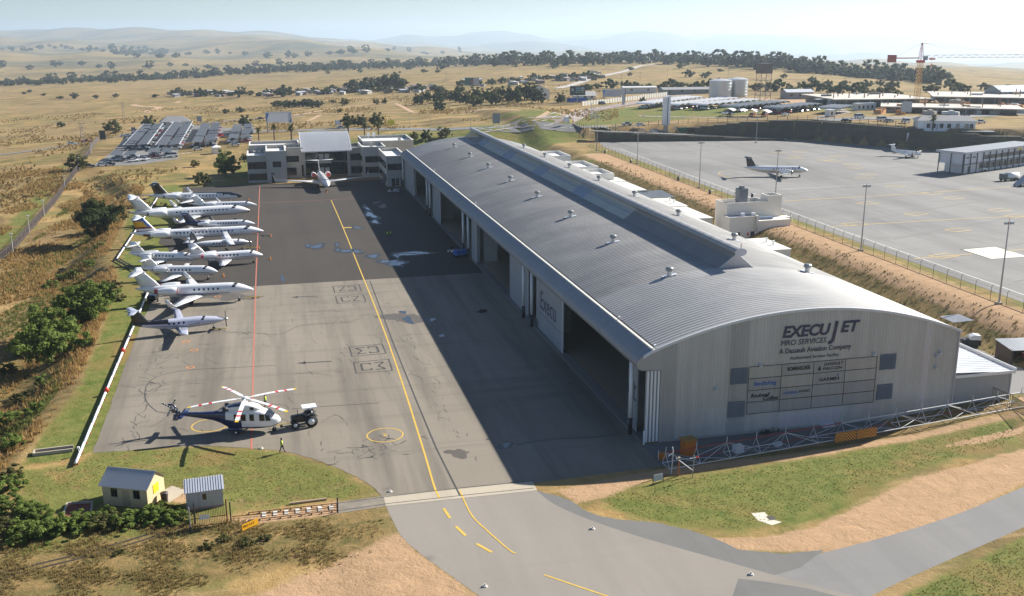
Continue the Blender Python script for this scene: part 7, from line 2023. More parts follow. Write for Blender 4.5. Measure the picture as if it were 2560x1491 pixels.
retwall('ramp_wall', [(132, 399, 8.0), (170, 391.8, 6.1), (210, 384.1, 4.4)], 'low dark block wall below the ramp, its top sloping down to the right')
retwall('retaining_wall', [(176, 398.8, 8.6), (192, 394.5, 10.8), (216, 387.5, 11.9), (224, 379.7, 12.0), (234, 357, 12.0), (244, 337.5, 11.4), (262, 326, 10.2), (300, 312, 8.6)], 'tall dark block retaining wall behind the upper apron')
mb = MB(); mb.add([(130, 401.2, 8.05), (170, 393.6, 6.15), (212, 385.6, 4.1), (214, 387.4, 4.1), (176, 398.4, 6.15), (132, 408, 8.05)], [(0, 1, 4, 5), (1, 2, 3, 4)])
tag(mb.obj('ramp_road', ROAD), kind='structure')
mb = MB()
for a, b in (((130, 400.9, 8.05), (170, 393.2, 6.15)), ((170, 393.2, 6.15), (212, 385.2, 4.1))): mb.add([(a[0], a[1], a[2]), (b[0], b[1], b[2]), (b[0], b[1] + .4, b[2]), (a[0], a[1] + .4, a[2]), (a[0], a[1], a[2] + .4), (b[0], b[1], b[2] + .4), (b[0], b[1] + .4, b[2] + .4), (a[0], a[1] + .4, a[2] + .4)], [(0, 1, 5, 4), (4, 5, 6, 7), (2, 3, 7, 6)])
mb.obj('ramp_kerb', CONCW, bpy.data.objects['ramp_road'])


def postfence(name, pts, label, h=1.8, step=4.0, mt=None, rails=(.3, 1.0, 1.7)):
    g = thing(name, label, 'fence'); mt = mt or DARK
    for a, b in zip(pts[:-1], pts[1:]):
        a, b = Vector(a), Vector(b); k_ = max(1, int((b - a).length / step))
        for k in range(k_):
            q = a.lerp(b, k / k_); MB().box(q.x - .07, q.x + .07, q.y - .07, q.y + .07, q.z - .3, q.z + h).obj('post', mt, g)
        for z in rails: MB().tube(a + Vector((0, 0, z)), b + Vector((0, 0, z)), .035, n=4).obj('rail', mt, g)


postfence('wall_top_fence', [(150, 409, 9.2), (195, 398, 11), (226, 386, 12.1), (246, 342, 12.1), (262, 332, 10.9)], 'dark post and rail fence on top of the tall retaining wall', 2.0)
postfence('ramp_rail', [(131, 401.1, 8.4), (170, 393.4, 6.5), (212, 385.4, 4.5)], 'low dark rail along the sloping ramp edge', .9, 5, None, (.8,))
A1 = [P(1440, 331), P(1520, 338)]; postfence('corner_gate_fence', [tuple(P(1432, 320)), tuple(P(1470, 328)), tuple(P(1525, 330)), tuple(P(1545, 322))], 'black bar fence around the gate at the ramp head', 2.6, 1.2)

# ================================================================== BACK ROADS
def road(name, px, wd, mt, dz=.12, z=None):
    pts = curve_pts([tuple(P(a, b)[:2]) for a, b in px], 8); pts = densify(pts, 6.0)
    mb = MB(); L, Rr = strip2(pts, wd)
    for i in range(len(pts) - 1):
        mb.quad(*[(x, y, float(hgt(x, y)) + dz) for x, y in (L[i], Rr[i], Rr[i + 1], L[i + 1])])
    return tag(mb.obj(name, mt), kind='structure'), pts


road('lodge_road', [(-20, 390), (80, 378), (160, 366), (245, 351), (330, 338), (400, 325), (470, 318), (560, 303), (640, 298), (760, 290)], 7, ROAD)
rb_, bp = road('back_road', [(620, 329), (720, 327), (820, 325), (1000, 323), (1200, 321), (1400, 319), (1470, 318), (1600, 324), (1700, 320)], 8, ROAD)
rm_, mp_ = road('main_road', [(1180, 328), (1280, 314), (1380, 296), (1470, 279), (1560, 262), (1650, 247), (1720, 238)], 12, M('red-tinted asphalt', (.27, .21, .19), .9, var=.15, scale=.2), .15)
mb = MB()
for s in (-5.2, 0, 5.2):
    for i in range(0, len(mp_) - 2, 2):
        a, b = mp_[i], mp_[i + 1]; d = Vector((b[0] - a[0], b[1] - a[1])).normalized(); nn = Vector((-d.y, d.x)) * s
        q = [(a[0] + nn.x, a[1] + nn.y), (b[0] + nn.x, b[1] + nn.y)]; strip(mb, q, .5, .2, drape=True)
mb.obj('road_dash', WP, rm_)
mb = MB()
for i in range(0, len(bp) - 2, 2): strip(mb, [bp[i], bp[i + 1]], .35, .18, drape=True)
mb.obj('road_dash', WP, rb_)
DT = M('dirt track', (.46, .29, .17), .95, var=.2, scale=.1)
for px, wd in (([(330, 262), (350, 266), (395, 269), (385, 275), (362, 277), (375, 282)], 6), ([(655, 300), (740, 288), (850, 270), (950, 259), (1010, 253)], 5), ([(740, 286), (900, 284), (1040, 282), (1180, 279), (1300, 277)], 3), ([(1035, 282), (1010, 270), (990, 259)], 3), ([(770, 303), (800, 288)], 3), ([(440, 258), (450, 254)], 5), ([(1340, 300), (1450, 272), (1560, 268), (1700, 268)], 3)):
    road('dirt_track', px, wd, DT, .1)
road('rising_road', [(1395, 222), (1460, 204), (1540, 184), (1640, 160)], 9, M('far road', (.42, .38, .34), .9), .3)
road('office_drive', [(735, 352), (765, 345), (790, 334), (800, 326)], 8, ROAD)
sheet('car_park', [tuple(P(a, b)[:2]) for a, b in ((228, 420), (275, 385), (335, 341), (470, 329), (640, 327), (640, 352), (612, 372), (560, 378), (480, 392), (350, 412))], .06, ROAD)
g_ = [P(a, b) for a, b in ((590, 392), (620, 376), (628, 390), (608, 398))]
sheet('pale_parking_bay', [tuple(q[:2]) for q in g_], .07, CONCW)
mb = MB(); q = [P(a, b) for a, b in ((1600, 292), (1560, 268), (1700, 246), (1900, 246), (2080, 262), (2130, 282), (2060, 296), (1900, 298))]
mb.add([(v.x, v.y, v.z + .12) for v in q], [tuple(range(len(q) - 1, -1, -1))]); tag(mb.obj('upper_car_park', M('gravel lot', (.30, .25, .21), .95, var=.2, scale=.08)), kind='structure')
road('terminal_road', [(2060, 302), (2100, 299), (2150, 297), (2250, 296), (2400, 292), (2560, 284)], 12, ROAD, .14)


# ================================================================== CARS
def carmesh(kind):
    if kind == 'pickup':
        prof = [(2.4, .45, .75), (2.2, .4, .95), (1.0, .4, 1.02), (.95, .4, 1.03), (-.6, .4, 1.05), (-2.3, .42, 1.02), (-2.45, .5, .98)]; cab = [(1.1, 1.03), (.55, 1.62), (-.35, 1.65), (-.6, 1.05)]
    elif kind == 'van':
        prof = [(2.3, .45, .8), (2.15, .4, 1.05), (1.5, .4, 1.15), (-2.3, .42, 1.2), (-2.4, .5, 1.15)]; cab = [(1.75, 1.12), (1.0, 2.0), (-2.2, 2.02), (-2.35, 1.2)]
    else:
        prof = [(2.15, .4, .62), (2.0, .35, .78), (.9, .35, .9), (-1.4, .35, .95), (-2.05, .38, .9), (-2.15, .45, .8)]; cab = [(1.05, .9), (.3, 1.38), (-.9, 1.4), (-1.65, .95)]
    w_ = .88
    body = MB().loft([[(x, s * w_ * k, z) for s, k, z in ((-1, .95, z0), (1, .95, z0), (1, 1, (z0 + z1) / 2), (1, .93, z1), (-1, .93, z1), (-1, 1, (z0 + z1) / 2))] for x, z0, z1 in prof])
    (xa_, za_), (xb, zb), (xc, zc), (xd, zd) = cab
    body.box(xc, xb, -.66, .66, zb - .02, zb + .05)
    gl = MB().add([(xa_, -.8, za_), (xa_, .8, za_), (xb, .64, zb), (xb, -.64, zb), (xc, .64, zc), (xc, -.64, zc), (xd, .8, zd), (xd, -.8, zd)], [(0, 1, 2, 3), (3, 2, 4, 5), (5, 4, 6, 7), (1, 6, 4, 2), (0, 3, 5, 7)])
    return body.mesh('body', M('car paint white', (.72, .72, .72), .25, coat=.6), False), gl.mesh('glasshouse', GLASS), (1.35, -1.35)


CM = {k: carmesh(k) for k in ('sedan', 'pickup', 'van')}
WM = MB().wheel((0, 0, 0), .32, .2, 12).mesh('wheel', RUBBER)
CC = [M('car paint white', (.72, .72, .72)), M('car paint white', (.72, .72, .72)), M('car paint silver', (.42, .43, .45), .25, .5), M('car paint black', (.015, .015, .018), .2, coat=.7), M('car paint navy', (.02, .03, .08), .25, coat=.6), M('car paint red', (.42, .02, .02), .25, coat=.6)]


def car(loc, rz, kind, col, label, group=None, z=0.0):
    t = thing('car' if kind != 'van' else 'van', label, 'car' if kind != 'van' else 'van', loc, rz, group)
    b_, g_, ax = CM[kind]
    o = link('body', b_, t); o.material_slots[0].link = 'OBJECT'; o.material_slots[0].material = col
    link('glasshouse', g_, t)
    for x in ax:
        for s in (-1, 1): link('wheel', WM, t, (x, s * .8, .32))
    return t


rc = random.Random(9)
for px, py, rz, kd, ci, lb in ((222, 419, .3, 'sedan', 3, 'black car at the open near corner of the left car park'), (256, 416, .2, 'sedan', 0, 'white car at the near left corner of the car park'), (274, 415, .2, 'sedan', 3, 'dark car beside the white car at the near corner'), (333, 406, .5, 'sedan', 0, 'white car beside the nearest short carport'), (346, 404, .5, 'pickup', 0, 'white pickup right of the nearest short carport'), (364, 402, 1.2, 'sedan', 2, 'silver car between the two short carports'), (432, 394, .3, 'van', 0, 'white rounded van at the near end of the second carport row'),
                               (495, 377, .1, 'sedan', 0, 'white car under the near end of the third carport'), (588, 365, .1, 'sedan', 0, 'white car under the near end of the fourth carport'), (552, 343, 1.4, 'pickup', 5, 'red pickup between the third and fourth carports'), (215, 357, .25, 'pickup', 5, 'red car on the road at the fence corner'), (180, 363, .25, 'sedan', 0, 'white car on the road left of the red car'), (376, 332, .3, 'van', 0, 'white minibus on the road before the lodge'), (409, 329, .2, 'sedan', 3, 'dark car on the road before the lodge'), (478, 326, .2, 'sedan', 3, 'dark car at the head of the second carport row'), (652, 299, .1, 'sedan', 3, 'dark car on the road left of the billboard'), (853, 323, .05, 'sedan', 2, 'grey-blue car on the back road behind the palms'),
                               (310, 344, .3, 'sedan', 0, 'white car at the far left corner of the car park'), (322, 342, .3, 'sedan', 0, 'second white car at the far left corner of the car park'),
                               (1567, 315, .0, 'pickup', 2, 'silver pickup on the road inside the fence'), (1600, 317, .1, 'sedan', 0, 'white car behind the silver pickup'), (1505, 263, .5, 'van', 3, 'black minibus on the main road by the precast wall'), (1815, 288, .4, 'pickup', 0, 'white pickup with a dark car beside the three white arches'), (1963, 290, .4, 'sedan', 0, 'white car beside the last grey canopy'), (2115, 306, .2, 'sedan', 3, 'dark car at the corner above the retaining wall'), (2148, 297, .1, 'van', 0, 'white minibus on the road before the green lawn'),
                               (2263, 309, 1.4, 'van', 0, 'white van beside the two-storey white house'), (2205, 304, .1, 'van', 0, 'white camper left of the white van'), (2222, 307, .1, 'sedan', 2, 'silver car between the two white vans'), (2413, 291, .1, 'sedan', 3, 'dark car on the road by the construction site'), (2450, 310, .1, 'pickup', 0, 'white pickup behind the white house'), (2425, 313, .1, 'sedan', 0, 'white car behind the white house'), (2112, 270, .3, 'sedan', 0, 'white car by the site cabins'), (2137, 273, .3, 'sedan', 0, 'white car left of the white site cabin')):
    car(P(px, py, .13), rz, kd, CC[ci], lb)
q = PZ(2449, 428, 4.03); car(q, R(-8), 'van', CC[0], 'white station wagon parked before the terminal building')

# ================================================================== CARPORTS OF THE LEFT LOT
SHD = M('shade sheet', (.085, .095, .11), .6, .0, var=.15, scale=.3); SHL = M('shade edge', (.55, .56, .58), .5)
pan = MB().add([(-2.1, -1.28, 0), (2.1, -1.28, .28), (2.1, 1.28, .28), (-2.1, 1.28, 0), (-2.1, -1.28, -.08), (2.1, -1.28, .2), (2.1, 1.28, .2), (-2.1, 1.28, -.08)], [(0, 1, 2, 3), (7, 6, 5, 4), (0, 4, 5, 1), (2, 6, 7, 3), (3, 7, 4, 0), (1, 5, 6, 2)]).mesh('roof_panel', SHD)
edgem = MB().box(-.25, .25, -1.4, 1.4, -.12, .04).mesh('roof_edge', SHL)
pst = MB().tube((0, 0, 0), (0, 0, 2.5), .07, n=5).mesh('post', SHL)


def carport(a, b, label, white=True, wings=(-1, 1)):
    A, B = P(*a), P(*b); d = B - A; L = math.hypot(d.x, d.y); ang = math.atan2(d.y, d.x)
    t = thing('carport', label, 'carport', (A.x, A.y, A.z), ang - math.pi / 2)
    k = 0
    nn = int(L / 2.95)
    for k in range(nn):
        for s in wings:
            if nn > 6 and rc.random() < .07: continue
            o = link('roof_panel', pan, t, (s * 2.5, 1.5 + k * 2.95, 2.5)); o.rotation_euler = (0, 0, math.pi if s < 0 else 0); 
            if white: link('roof_edge', edgem, o, (2.25, 0, .2))
        if k % 2 == 0:
            for s in wings: link('post', pst, t, (s * 1.2, .3 + k * 2.95, 0))
    for k in range(nn):
        if rc.random() < .75:
            for s in wings:
                if rc.random() < .7:
                    v = Matrix.Rotation(ang - math.pi / 2, 3, 'Z') @ Vector((s * 3.0, 1.5 + k * 2.95, 0)) + A
                    car((v.x, v.y, A.z + .08), ang - math.pi / 2 + (0 if s > 0 else math.pi), rc.choice(['sedan', 'sedan', 'pickup']), rc.choice(CC), 'car parked under the canopies of the left car park', 'cars under the left carports')


carport((340, 378), (386, 337), 'leftmost long double carport with white scalloped edges')
carport((420, 378), (461, 331), 'second long double carport with white scalloped edges')
carport((508, 371), (530, 330), 'third double carport with plain dark ribbed roof', False)
carport((598, 360), (610, 328), 'fourth double carport, next to the palms', False)
carport((306, 405), (318, 392), 'short dark carport at the near left corner of the lot', False)
carport((398, 397), (408, 386), 'short dark carport at the near end of the second row', False)
q = P(541, 384); t = thing('lot_kiosk', 'little white hut at the near end of the third carport', 'hut', q, R(10)); MB().box(-1.6, 1.6, -1.6, 1.6, -.2, 2.6).obj('wall', WHITEW, t); MB().add([(-1.9, -1.9, 2.6), (1.9, -1.9, 2.6), (1.9, 1.9, 2.6), (-1.9, 1.9, 2.6), (0, 0, 3.5)], [(0, 1, 4), (1, 2, 4), (2, 3, 4), (3, 0, 4)]).obj('roof', WHITE, t)
postfence('lot_front_rail', [tuple(P(262, 413)), tuple(P(350, 408)), tuple(P(480, 388)), tuple(P(540, 388))], 'thin rail along the near edge of the left car park', 1.2, 3.0, STEEL, (1.1,))

# ================================================================== CANOPIES OF THE UPPER LOT
arcn = 8
def archmesh(mt):
    mb = MB(); W_, D_ = 5.4, 5.2
    for k in range(arcn):
        a, b = k / arcn, (k + 1) / arcn; za, zb = .95 * math.sin(math.pi * a), .95 * math.sin(math.pi * b)
        x0, x1 = -W_ / 2 + W_ * a, -W_ / 2 + W_ * b
        mb.add([(x0, -D_ / 2, za), (x1, -D_ / 2, zb), (x1, D_ / 2, zb), (x0, D_ / 2, za), (x0, -D_ / 2, za - .1), (x1, -D_ / 2, zb - .1), (x1, D_ / 2, zb - .1), (x0, D_ / 2, za - .1)], [(0, 1, 2, 3), (7, 6, 5, 4), (0, 4, 5, 1), (2, 6, 7, 3)])
    return mb.mesh('canopy_arch', mt)
AW, AG = archmesh(M('canopy white', (.70, .70, .70), .6)), archmesh(M('canopy grey', (.20, .225, .25), .6))
for i, (a, b, me, lb) in enumerate((((1612, 273), (1748, 255), AW, 'farthest left row of white arched car canopies'), ((1676, 276), (1836, 257), AW, 'second row of white arched car canopies'), ((1744, 276), (1896, 261), AW, 'third row of white arched car canopies'), ((1824, 282), (1962, 266), AG, 'left row of grey arched car canopies'), ((1930, 286), (2040, 274), AG, 'right row of grey arched car canopies'), ((1810, 290), (1946, 292), AW, 'three white arches at the front of the upper car park'), ((2072, 287), (2110, 279), AG, 'short grey canopy at the right end of the upper car park'))):
    A, B = P(*a), P(*b); d = B - A; L = math.hypot(d.x, d.y); ang = math.atan2(d.y, d.x)
    t = thing('car_canopy', lb, 'canopy', A, ang)
    for k in range(max(1, int(L / 5.4))):
        for s in ((-1, 1) if i != 5 else (0,)):
            link('canopy_arch', me, t, (2.7 + k * 5.4, s * 2.65, 2.5))
            if i != 6 and rc.random() < .8:
                v = Matrix.Rotation(ang, 3, 'Z') @ Vector((2.7 + k * 5.4 + rc.uniform(-.6, .6), s * 2.6, 0)) + A
                car((v.x, v.y, float(hgt(v.x, v.y)) + .13), ang + math.pi / 2 * (1 if s > 0 else -1), rc.choice(['sedan', 'sedan', 'pickup', 'van']), rc.choice(CC), 'car parked under the arched canopies of the upper car park', 'cars under the arched canopies')
        link('post', pst, t, (k * 5.4, 0, 0))

# ================================================================== BILLBOARDS AND SIGNS
def board(px, py, w_, h, zb, rz, label, face, legs=2, dp=.06, name='billboard', extra=None):
    q = P(px, py); t = thing(name, label, 'billboard', q, rz)
    b_ = MB().box(-w_ / 2, w_ / 2, 0, dp, zb, zb + h).obj('panel', face, t)
    for x in ((-w_ * .46, w_ * .46) if legs == 2 else (0,)): MB().box(x - .3, x + .3, dp + .01, .5 if dp < .6 else dp + .4, -.5, zb + (h if legs == 2 else .01)).obj('leg', STEEL, t)
    if legs == 2: MB().box(-w_ / 2 - .3, w_ / 2 + .3, -.15, dp + .15, zb + h + .002, zb + h + .4).obj('top_rail', WHITE, t)
    return t, b_


SGW = leafmat('board white', (.74, .76, .8), (.78, .79, .82), (.76, .78, .8)); SGB = M('board blue', (.06, .22, .55), .5); SGD = M('board dark', (.03, .05, .06), .4)
t, b_ = board(699, 329, 12.6, 4.8, 4.4, R(-3), 'big white billboard with a blue corner behind the office', SGW)
MB().add([(-6.2, -.02, 4.6), (-6.2, -.02, 9.0), (-4.6, -.02, 9.0)], [(0, 2, 1)]).obj('blue_corner', SGB, b_); MB().add([(6.2, -.02, 4.6), (6.2, -.02, 6.6), (4.9, -.02, 4.6)], [(0, 1, 2)]).obj('blue_corner', SGB, b_)
t, b_ = board(1180, 226, 12, 6.5, 4.0, R(-6), 'dark green billboard with a pale half above the grove', M('board green', (.03, .13, .11), .5), 1, 1.2); MB().box(1.2, 5.9, -.03, -.005, 4.3, 10.2).obj('pale_half', SGW, b_); MB().box(-1.2, 1.0, -.03, -.005, 4.3, 9.0).obj('figure_panel', M('board brown', (.2, .08, .06), .6), b_)
t, b_ = board(1444, 260, 9.2, 5.4, 5.0, R(-10), 'dark electronic billboard on one thick post by the main road', SGD, 1, 1.0)
for k, (x, z, w2, mt) in enumerate(((-1.2, 8.8, 2.6, M('screen teal', (.12, .35, .40), .4)), (-1.2, 7.6, 2.6, M('screen teal', (.12, .35, .40), .4)), (-1.2, 6.4, 2.6, M('screen olive', (.2, .28, .1), .4)), (1.8, 8.8, 2.2, SGW), (1.8, 7.6, 2.2, SGW), (1.8, 6.4, 2.2, M('screen olive', (.2, .28, .1), .4)))): MB().box(x, x + w2, -.02, -.004, z, z + .75).obj('text_block', mt, b_)
MB().tube((-3.2, -.02, 8.2), (-3.2, .02, 8.2), .9, n=16).obj('emblem_disc', SGW, b_)
t, b_ = board(1530, 246, 12, 4.5, .9, R(-12), 'pale banner billboard with a blue corner beside the precast wall', M('board lilac', (.5, .52, .6), .5)); MB().add([(-5.9, -.02, 1.2), (-5.9, -.02, 5.2), (-4.4, -.02, 5.2)], [(0, 2, 1)]).obj('blue_corner', SGB, b_)
q = P(1664, 328); t = thing('sign_tower', 'tall white sign tower with a dark stripe above the retaining wall', 'sign', q, R(20)); t.scale = (.72, .8, 1); MB().box(-1.1, 1.1, -.8, .8, -.5, 2.6).obj('plinth', CONCW, t); MB().add([(-2.0, -1.2, 2.6), (2.0, -1.2, 2.6), (2.0, 1.2, 2.6), (-2, 1.2, 2.6), (-1.8, -1.2, 14.2), (2.0, -1.2, 15.0), (2.0, 1.2, 15.0), (-1.8, 1.2, 14.2)], [(0, 1, 5, 4), (1, 2, 6, 5), (2, 3, 7, 6), (3, 0, 4, 7), (4, 5, 6, 7), (3, 2, 1, 0)]).obj('shaft', SGW, t); MB().box(-.35, .25, -1.24, -1.205, 2.7, 14.0).obj('dark_stripe', SGD, t)
q = P(1556, 263); t = thing('wedge_pylon', 'white wedge-shaped advertising pylon beside the main road', 'sign', q, R(10)); MB().prism([(-1.0, -1), (1.2, -.6), (1.2, 1)], 0, 9.5).obj('shaft', SGW, t); MB().box(1.22, 1.5, -.6, 1.0, 1.5, 9.3).obj('dark_face', SGD, t); MB().box(-1, 1.4, -1.1, 1.1, -.5, 1.4).obj('plinth', CONCW, t) if False else None
q = P(1484, 297); t = thing('frame_sign', 'white open A-shaped frame of an empty sign on the lawn', 'frame', q, R(15))
for k in range(4): MB().tube((-1.6 + k * .2, 0, 0), (-1.2 + k * 1.3, 0, 7.5 - k * 2.2), .15, n=5).obj('upright', WHITE, t)
for k in range(5): MB().tube((-1.2 + k * .8, -.6, 7.4 - k * 1.5), (-.2 + k * .8, .8, 6.8 - k * 1.5), .13, n=5).obj('cross_bar', WHITE, t)
for px, py, w2, h2, mt, lb in ((978, 318, 3.2, 2.0, M('board yellow', (.75, .68, .02), .5), 'small bright yellow sign on the back road verge'), (846, 319, 3.0, 2.4, SGW, 'small white sign beside the back road palms'), (258, 356, 2.6, 4.2, SGD, 'dark-backed sign board at the fence corner by the road'), (335, 340, 2.2, 3.2, M('sign grey', (.25, .27, .3), .5), 'grey sign board at the far left of the car park'), (499, 309, 3.0, 3.2, M('sign grey', (.25, .27, .3), .5), 'grey sign beside the gate lodge'), (404, 322, 3.2, 2.0, M('board mint', (.5, .62, .55), .5), 'pale green sign before the gate lodge'), (1416, 313, 2.6, 2.2, SGW, 'square white sign on the lawn below the main road'), (544, 318, 1.6, 1.6, SGW, 'small white notice left of the billboard'), (1241, 316, 3.2, 4.5, M('sign grey', (.25, .27, .3), .5), 'grey sign box at the foot of the main road'), (2265, 287, 5.0, 4.6, M('sign steel', (.45, .5, .55), .5), 'pale square sign board before the construction site')):
    q = P(px, py); t = thing('road_sign', lb, 'sign', q, R(-5)); MB().box(-w2 / 2, w2 / 2, 0, .12, 1.2, 1.2 + h2).obj('board', mt, t)
    for x in (-w2 * .4, w2 * .4): MB().box(x - .07, x + .07, .13, .25, -.4, 1.2 + h2).obj('post', STEEL, t)
lm = MB().tube((0, 0, -.3), (0, 0, 4.2), .07, n=5).mesh('pole', STEEL); lh = MB().obox((0, 0, 4.35), (.4, .4, .35)).mesh('globe', WHITE)
for px in (1025, 1077, 1126, 1176, 1430, 1607, 1707):
    t = thing('verge_lamp', 'short white globe lamp on the verge of the back road', 'lamp post', P(px, 321 if px < 1400 else 316), 0, 'globe lamps along the back road'); link('pole', lm, t); link('globe', lh, t)

# ================================================================== BACKGROUND BUILDINGS
def house(px, py, w_, d_, h, rh, rz, label, wall, roof, nw=3, hip=False, name='house'):
    t = thing(name, label, 'house', P(px, py), rz)
    mb = MB().box(-w_ / 2, w_ / 2, 0, d_, -1, h)
    if not hip: mb.add([(-w_ / 2, 0, h), (-w_ / 2, d_, h), (-w_ / 2, d_ / 2, h + rh), (w_ / 2, 0, h), (w_ / 2, d_, h), (w_ / 2, d_ / 2, h + rh)], [(0, 2, 1), (3, 4, 5)])
    mb.obj('wall', wall, t); e = .5; i = d_ * .5 if hip else 0
    MB().add([(-w_ / 2 - e, -e, h - .1), (w_ / 2 + e, -e, h - .1), (w_ / 2 + e - i, d_ / 2, h + rh), (-w_ / 2 - e + i, d_ / 2, h + rh), (w_ / 2 + e, d_ + e, h - .1), (-w_ / 2 - e, d_ + e, h - .1)], [(0, 1, 2, 3), (3, 2, 4, 5), (0, 3, 5), (1, 4, 2)] if hip else [(0, 1, 2, 3), (3, 2, 4, 5)]).obj('roof', roof, t)
    for k in range(nw):
        x = -w_ / 2 + w_ * (k + .5) / nw
        w2 = MB().box(x - .7, x + .7, -.05, .01, h * .45, h * .45 + 1.3).obj('window', DARK, t); MB().box(x - .6, x + .6, -.07, -.051, h * .45 + .1, h * .45 + 1.2).obj('pane', GLASS, w2)
    return t


TRF = M('pale tile roof', (.52, .49, .46), .8); GTR = M('grey tile roof', (.25, .25, .26), .8)
house(440, 317, 17, 9, 3.0, 3.0, R(8), 'gate lodge with grey hipped roof beside the lodge road', WHITEW, GTR, 4, True)
MB().box(-3, 3, -4.5, -.6, 2.6, 2.9).obj('gate_canopy', WHITE, bpy.data.objects['house'])
house(1372, 248, 9, 12, 6.0, 3.2, R(80), 'white gabled house behind the dark trees by the main road', WHITEW, TRF, 2)
house(1462, 250, 14, 9, 2.6, 2.6, R(-8), 'low white house with pale tile roof and blue netting', WHITEW, TRF, 3)
q = P(1445, 256); tag(MB().box(q.x - 6, q.x + 6, q.y - .1, q.y + .1, q.z, q.z + 2.6).box(q.x - 6, q.x - 5.8, q.y + .1, q.y + 4, q.z, q.z + 2.6).obj('blue_net_screen', M('blue net', (.02, .12, .5), .7)), 'bright blue shade net screen before the low white house', 'screen')
house(1600, 234, 24, 8, 4.2, .6, R(-4), 'long white flat hall behind the precast wall', WHITEW, M('hall roof', (.6, .6, .6), .6), 2)
house(1720, 236, 34, 12, 3.2, 1.2, R(-4), 'wide low grey-roofed sheds left of the water tanks', M('shed wall', (.3, .3, .3), .8), GTR, 4)
house(2000, 248, 16, 10, 4.0, 1.4, R(-6), 'low shed right of the steel tower', M('shed wall', (.3, .3, .3), .8), M('shed roof pale', (.55, .57, .6), .5), 3)
t = thing('precast_wall', 'long white precast panel wall along the main road', 'wall')
A, B = P(1455, 265), P(1668, 240)
for k in range(34):
    u, v = A.lerp(B, k / 34), A.lerp(B, (k + .93) / 34); mm = (u + v) / 2; mm.z = float(hgt(mm.x, mm.y))
    MB().obox((mm.x, mm.y, mm.z + 1.2), ((v - u).length, .15, 2.6), math.atan2(B.y - A.y, B.x - A.x)).obj('panel', M('precast', (.62, .60, .54), .85, var=.1), t)
    MB().obox((u.x, u.y, mm.z + 1.25), (.3, .3, 2.9), 0).obj('post', M('precast post', (.4, .37, .33), .85), t)
# water tanks
for k, (px, py, r_, h) in enumerate(((1800, 246, 6.8, 10.6), (1842, 243, 6.2, 10.8))):
    t = thing('water_tank', 'round galvanised water tank, %s of the two' % ('left and nearer' if k == 0 else 'right and farther'), 'tank', P(px, py))
    for j in range(6):
        MB().loft([[(rr * math.cos(a), rr * math.sin(a), z) for a in [6.283 * i / 40 for i in range(40)]] for z, rr in ((j * h / 6, r_), (j * h / 6 + .06, r_ + .07), (j * h / 6 + .12, r_), ((j + 1) * h / 6, r_))], False).obj('steel_ring', M('tank steel', (.52, .54, .56), .35, .6), t, False)
    MB().loft([[(rr * math.cos(a), rr * math.sin(a), z) for a in [6.283 * i / 40 for i in range(40)]] for z, rr in ((h, r_ + .1), (h + .7, r_ * .5), (h + 1.0, .1))]).obj('roof', M('tank roof', (.6, .61, .62), .4, .4), t)


def lattice(t, x0, y0, w0, w1, z0, z1, nb, mt, name='lattice_bay', r=.1):
    for k in range(nb):
        f0, f1 = k / nb, (k + 1) / nb; a, b = (w0 + (w1 - w0) * f0) / 2, (w0 + (w1 - w0) * f1) / 2; za, zb = z0 + (z1 - z0) * f0, z0 + (z1 - z0) * f1; mb = MB()
        c0 = [(x0 + sx * a, y0 + sy * a, za) for sx, sy in ((-1, -1), (1, -1), (1, 1), (-1, 1))]; c1 = [(x0 + sx * b, y0 + sy * b, zb) for sx, sy in ((-1, -1), (1, -1), (1, 1), (-1, 1))]
        for i in range(4):
            mb.tube(c0[i], c1[i], r, n=4); j = (i + 1) % 4; mb.tube(c0[i], c1[j], r * .6, n=4); mb.tube(c1[i], c1[j], r * .6, n=4)
        mb.obj(name, mt, t)


q = P(1906, 252); t = thing('steel_tower', 'steel lattice tower carrying a dark square tank', 'tower', q)
lattice(t, 0, 0, 6.5, 6.0, -1, 15, 4, M('tower steel', (.2, .18, .17), .7), r=.16)
MB().box(-3.4, 3.4, -3.4, 3.4, 15, 20.5).obj('tank', M('tank dark', (.12, .11, .11), .7), t)
for k in range(5): MB().box(-3.45, 3.45, -3.45, 3.45, 15.1 + k * 1.1, 15.2 + k * 1.1).obj('tank_band', M('tank band', (.2, .19, .18), .7), t)
lattice(t, 0, 0, 3, 2.4, 20.6, 25, 2, M('tower steel', (.2, .18, .17), .7), r=.1)
# tower crane
CY = M('crane yellow', (.60, .36, .10), .5); CRD = M('crane red', (.50, .10, .07), .5)
q = P(2290, 268); t = thing('tower_crane', 'yellow and red tower crane over the construction site', 'crane', q, R(-4))
dist = math.hypot(q.x, q.y); sc = dist / FPX * 1.03
H_ = (268 - 172) * sc
lattice(t, 0, 0, 2.0, 1.9, 0, H_, 12, CY, 'mast_section', .13)
MB().box(-1.5, 1.5, -1.5, 1.5, H_, H_ + 1.2).obj('slewing_ring', CRD, t); MB().box(.6, 2.2, -2.6, -.9, H_ + 1.2, H_ + 3.2).obj('cab', M('cab grey', (.3, .36, .4), .4), t)
lattice(t, 0, 0, 1.8, .5, H_ + 1.2, H_ + (172 - 130) * sc, 4, CRD, 'apex_section', .1)
zj = H_ + 2.2; lj = 62
for k in range(14):
    x0, x1 = 1.4 + k * lj / 14, 1.4 + (k + 1) * lj / 14; mb = MB()
    for y in (-.7, .7): mb.tube((x0, y, zj), (x1, y, zj), .09, n=4); mb.tube((x0, y, zj), ((x0 + x1) / 2, 0, zj + 1.4), .05, n=4); mb.tube(((x0 + x1) / 2, 0, zj + 1.4), (x1, y, zj), .05, n=4)
    mb.tube((x0, 0, zj + 1.4), (x1, 0, zj + 1.4), .09, n=4); mb.obj('jib_section', CRD, t)
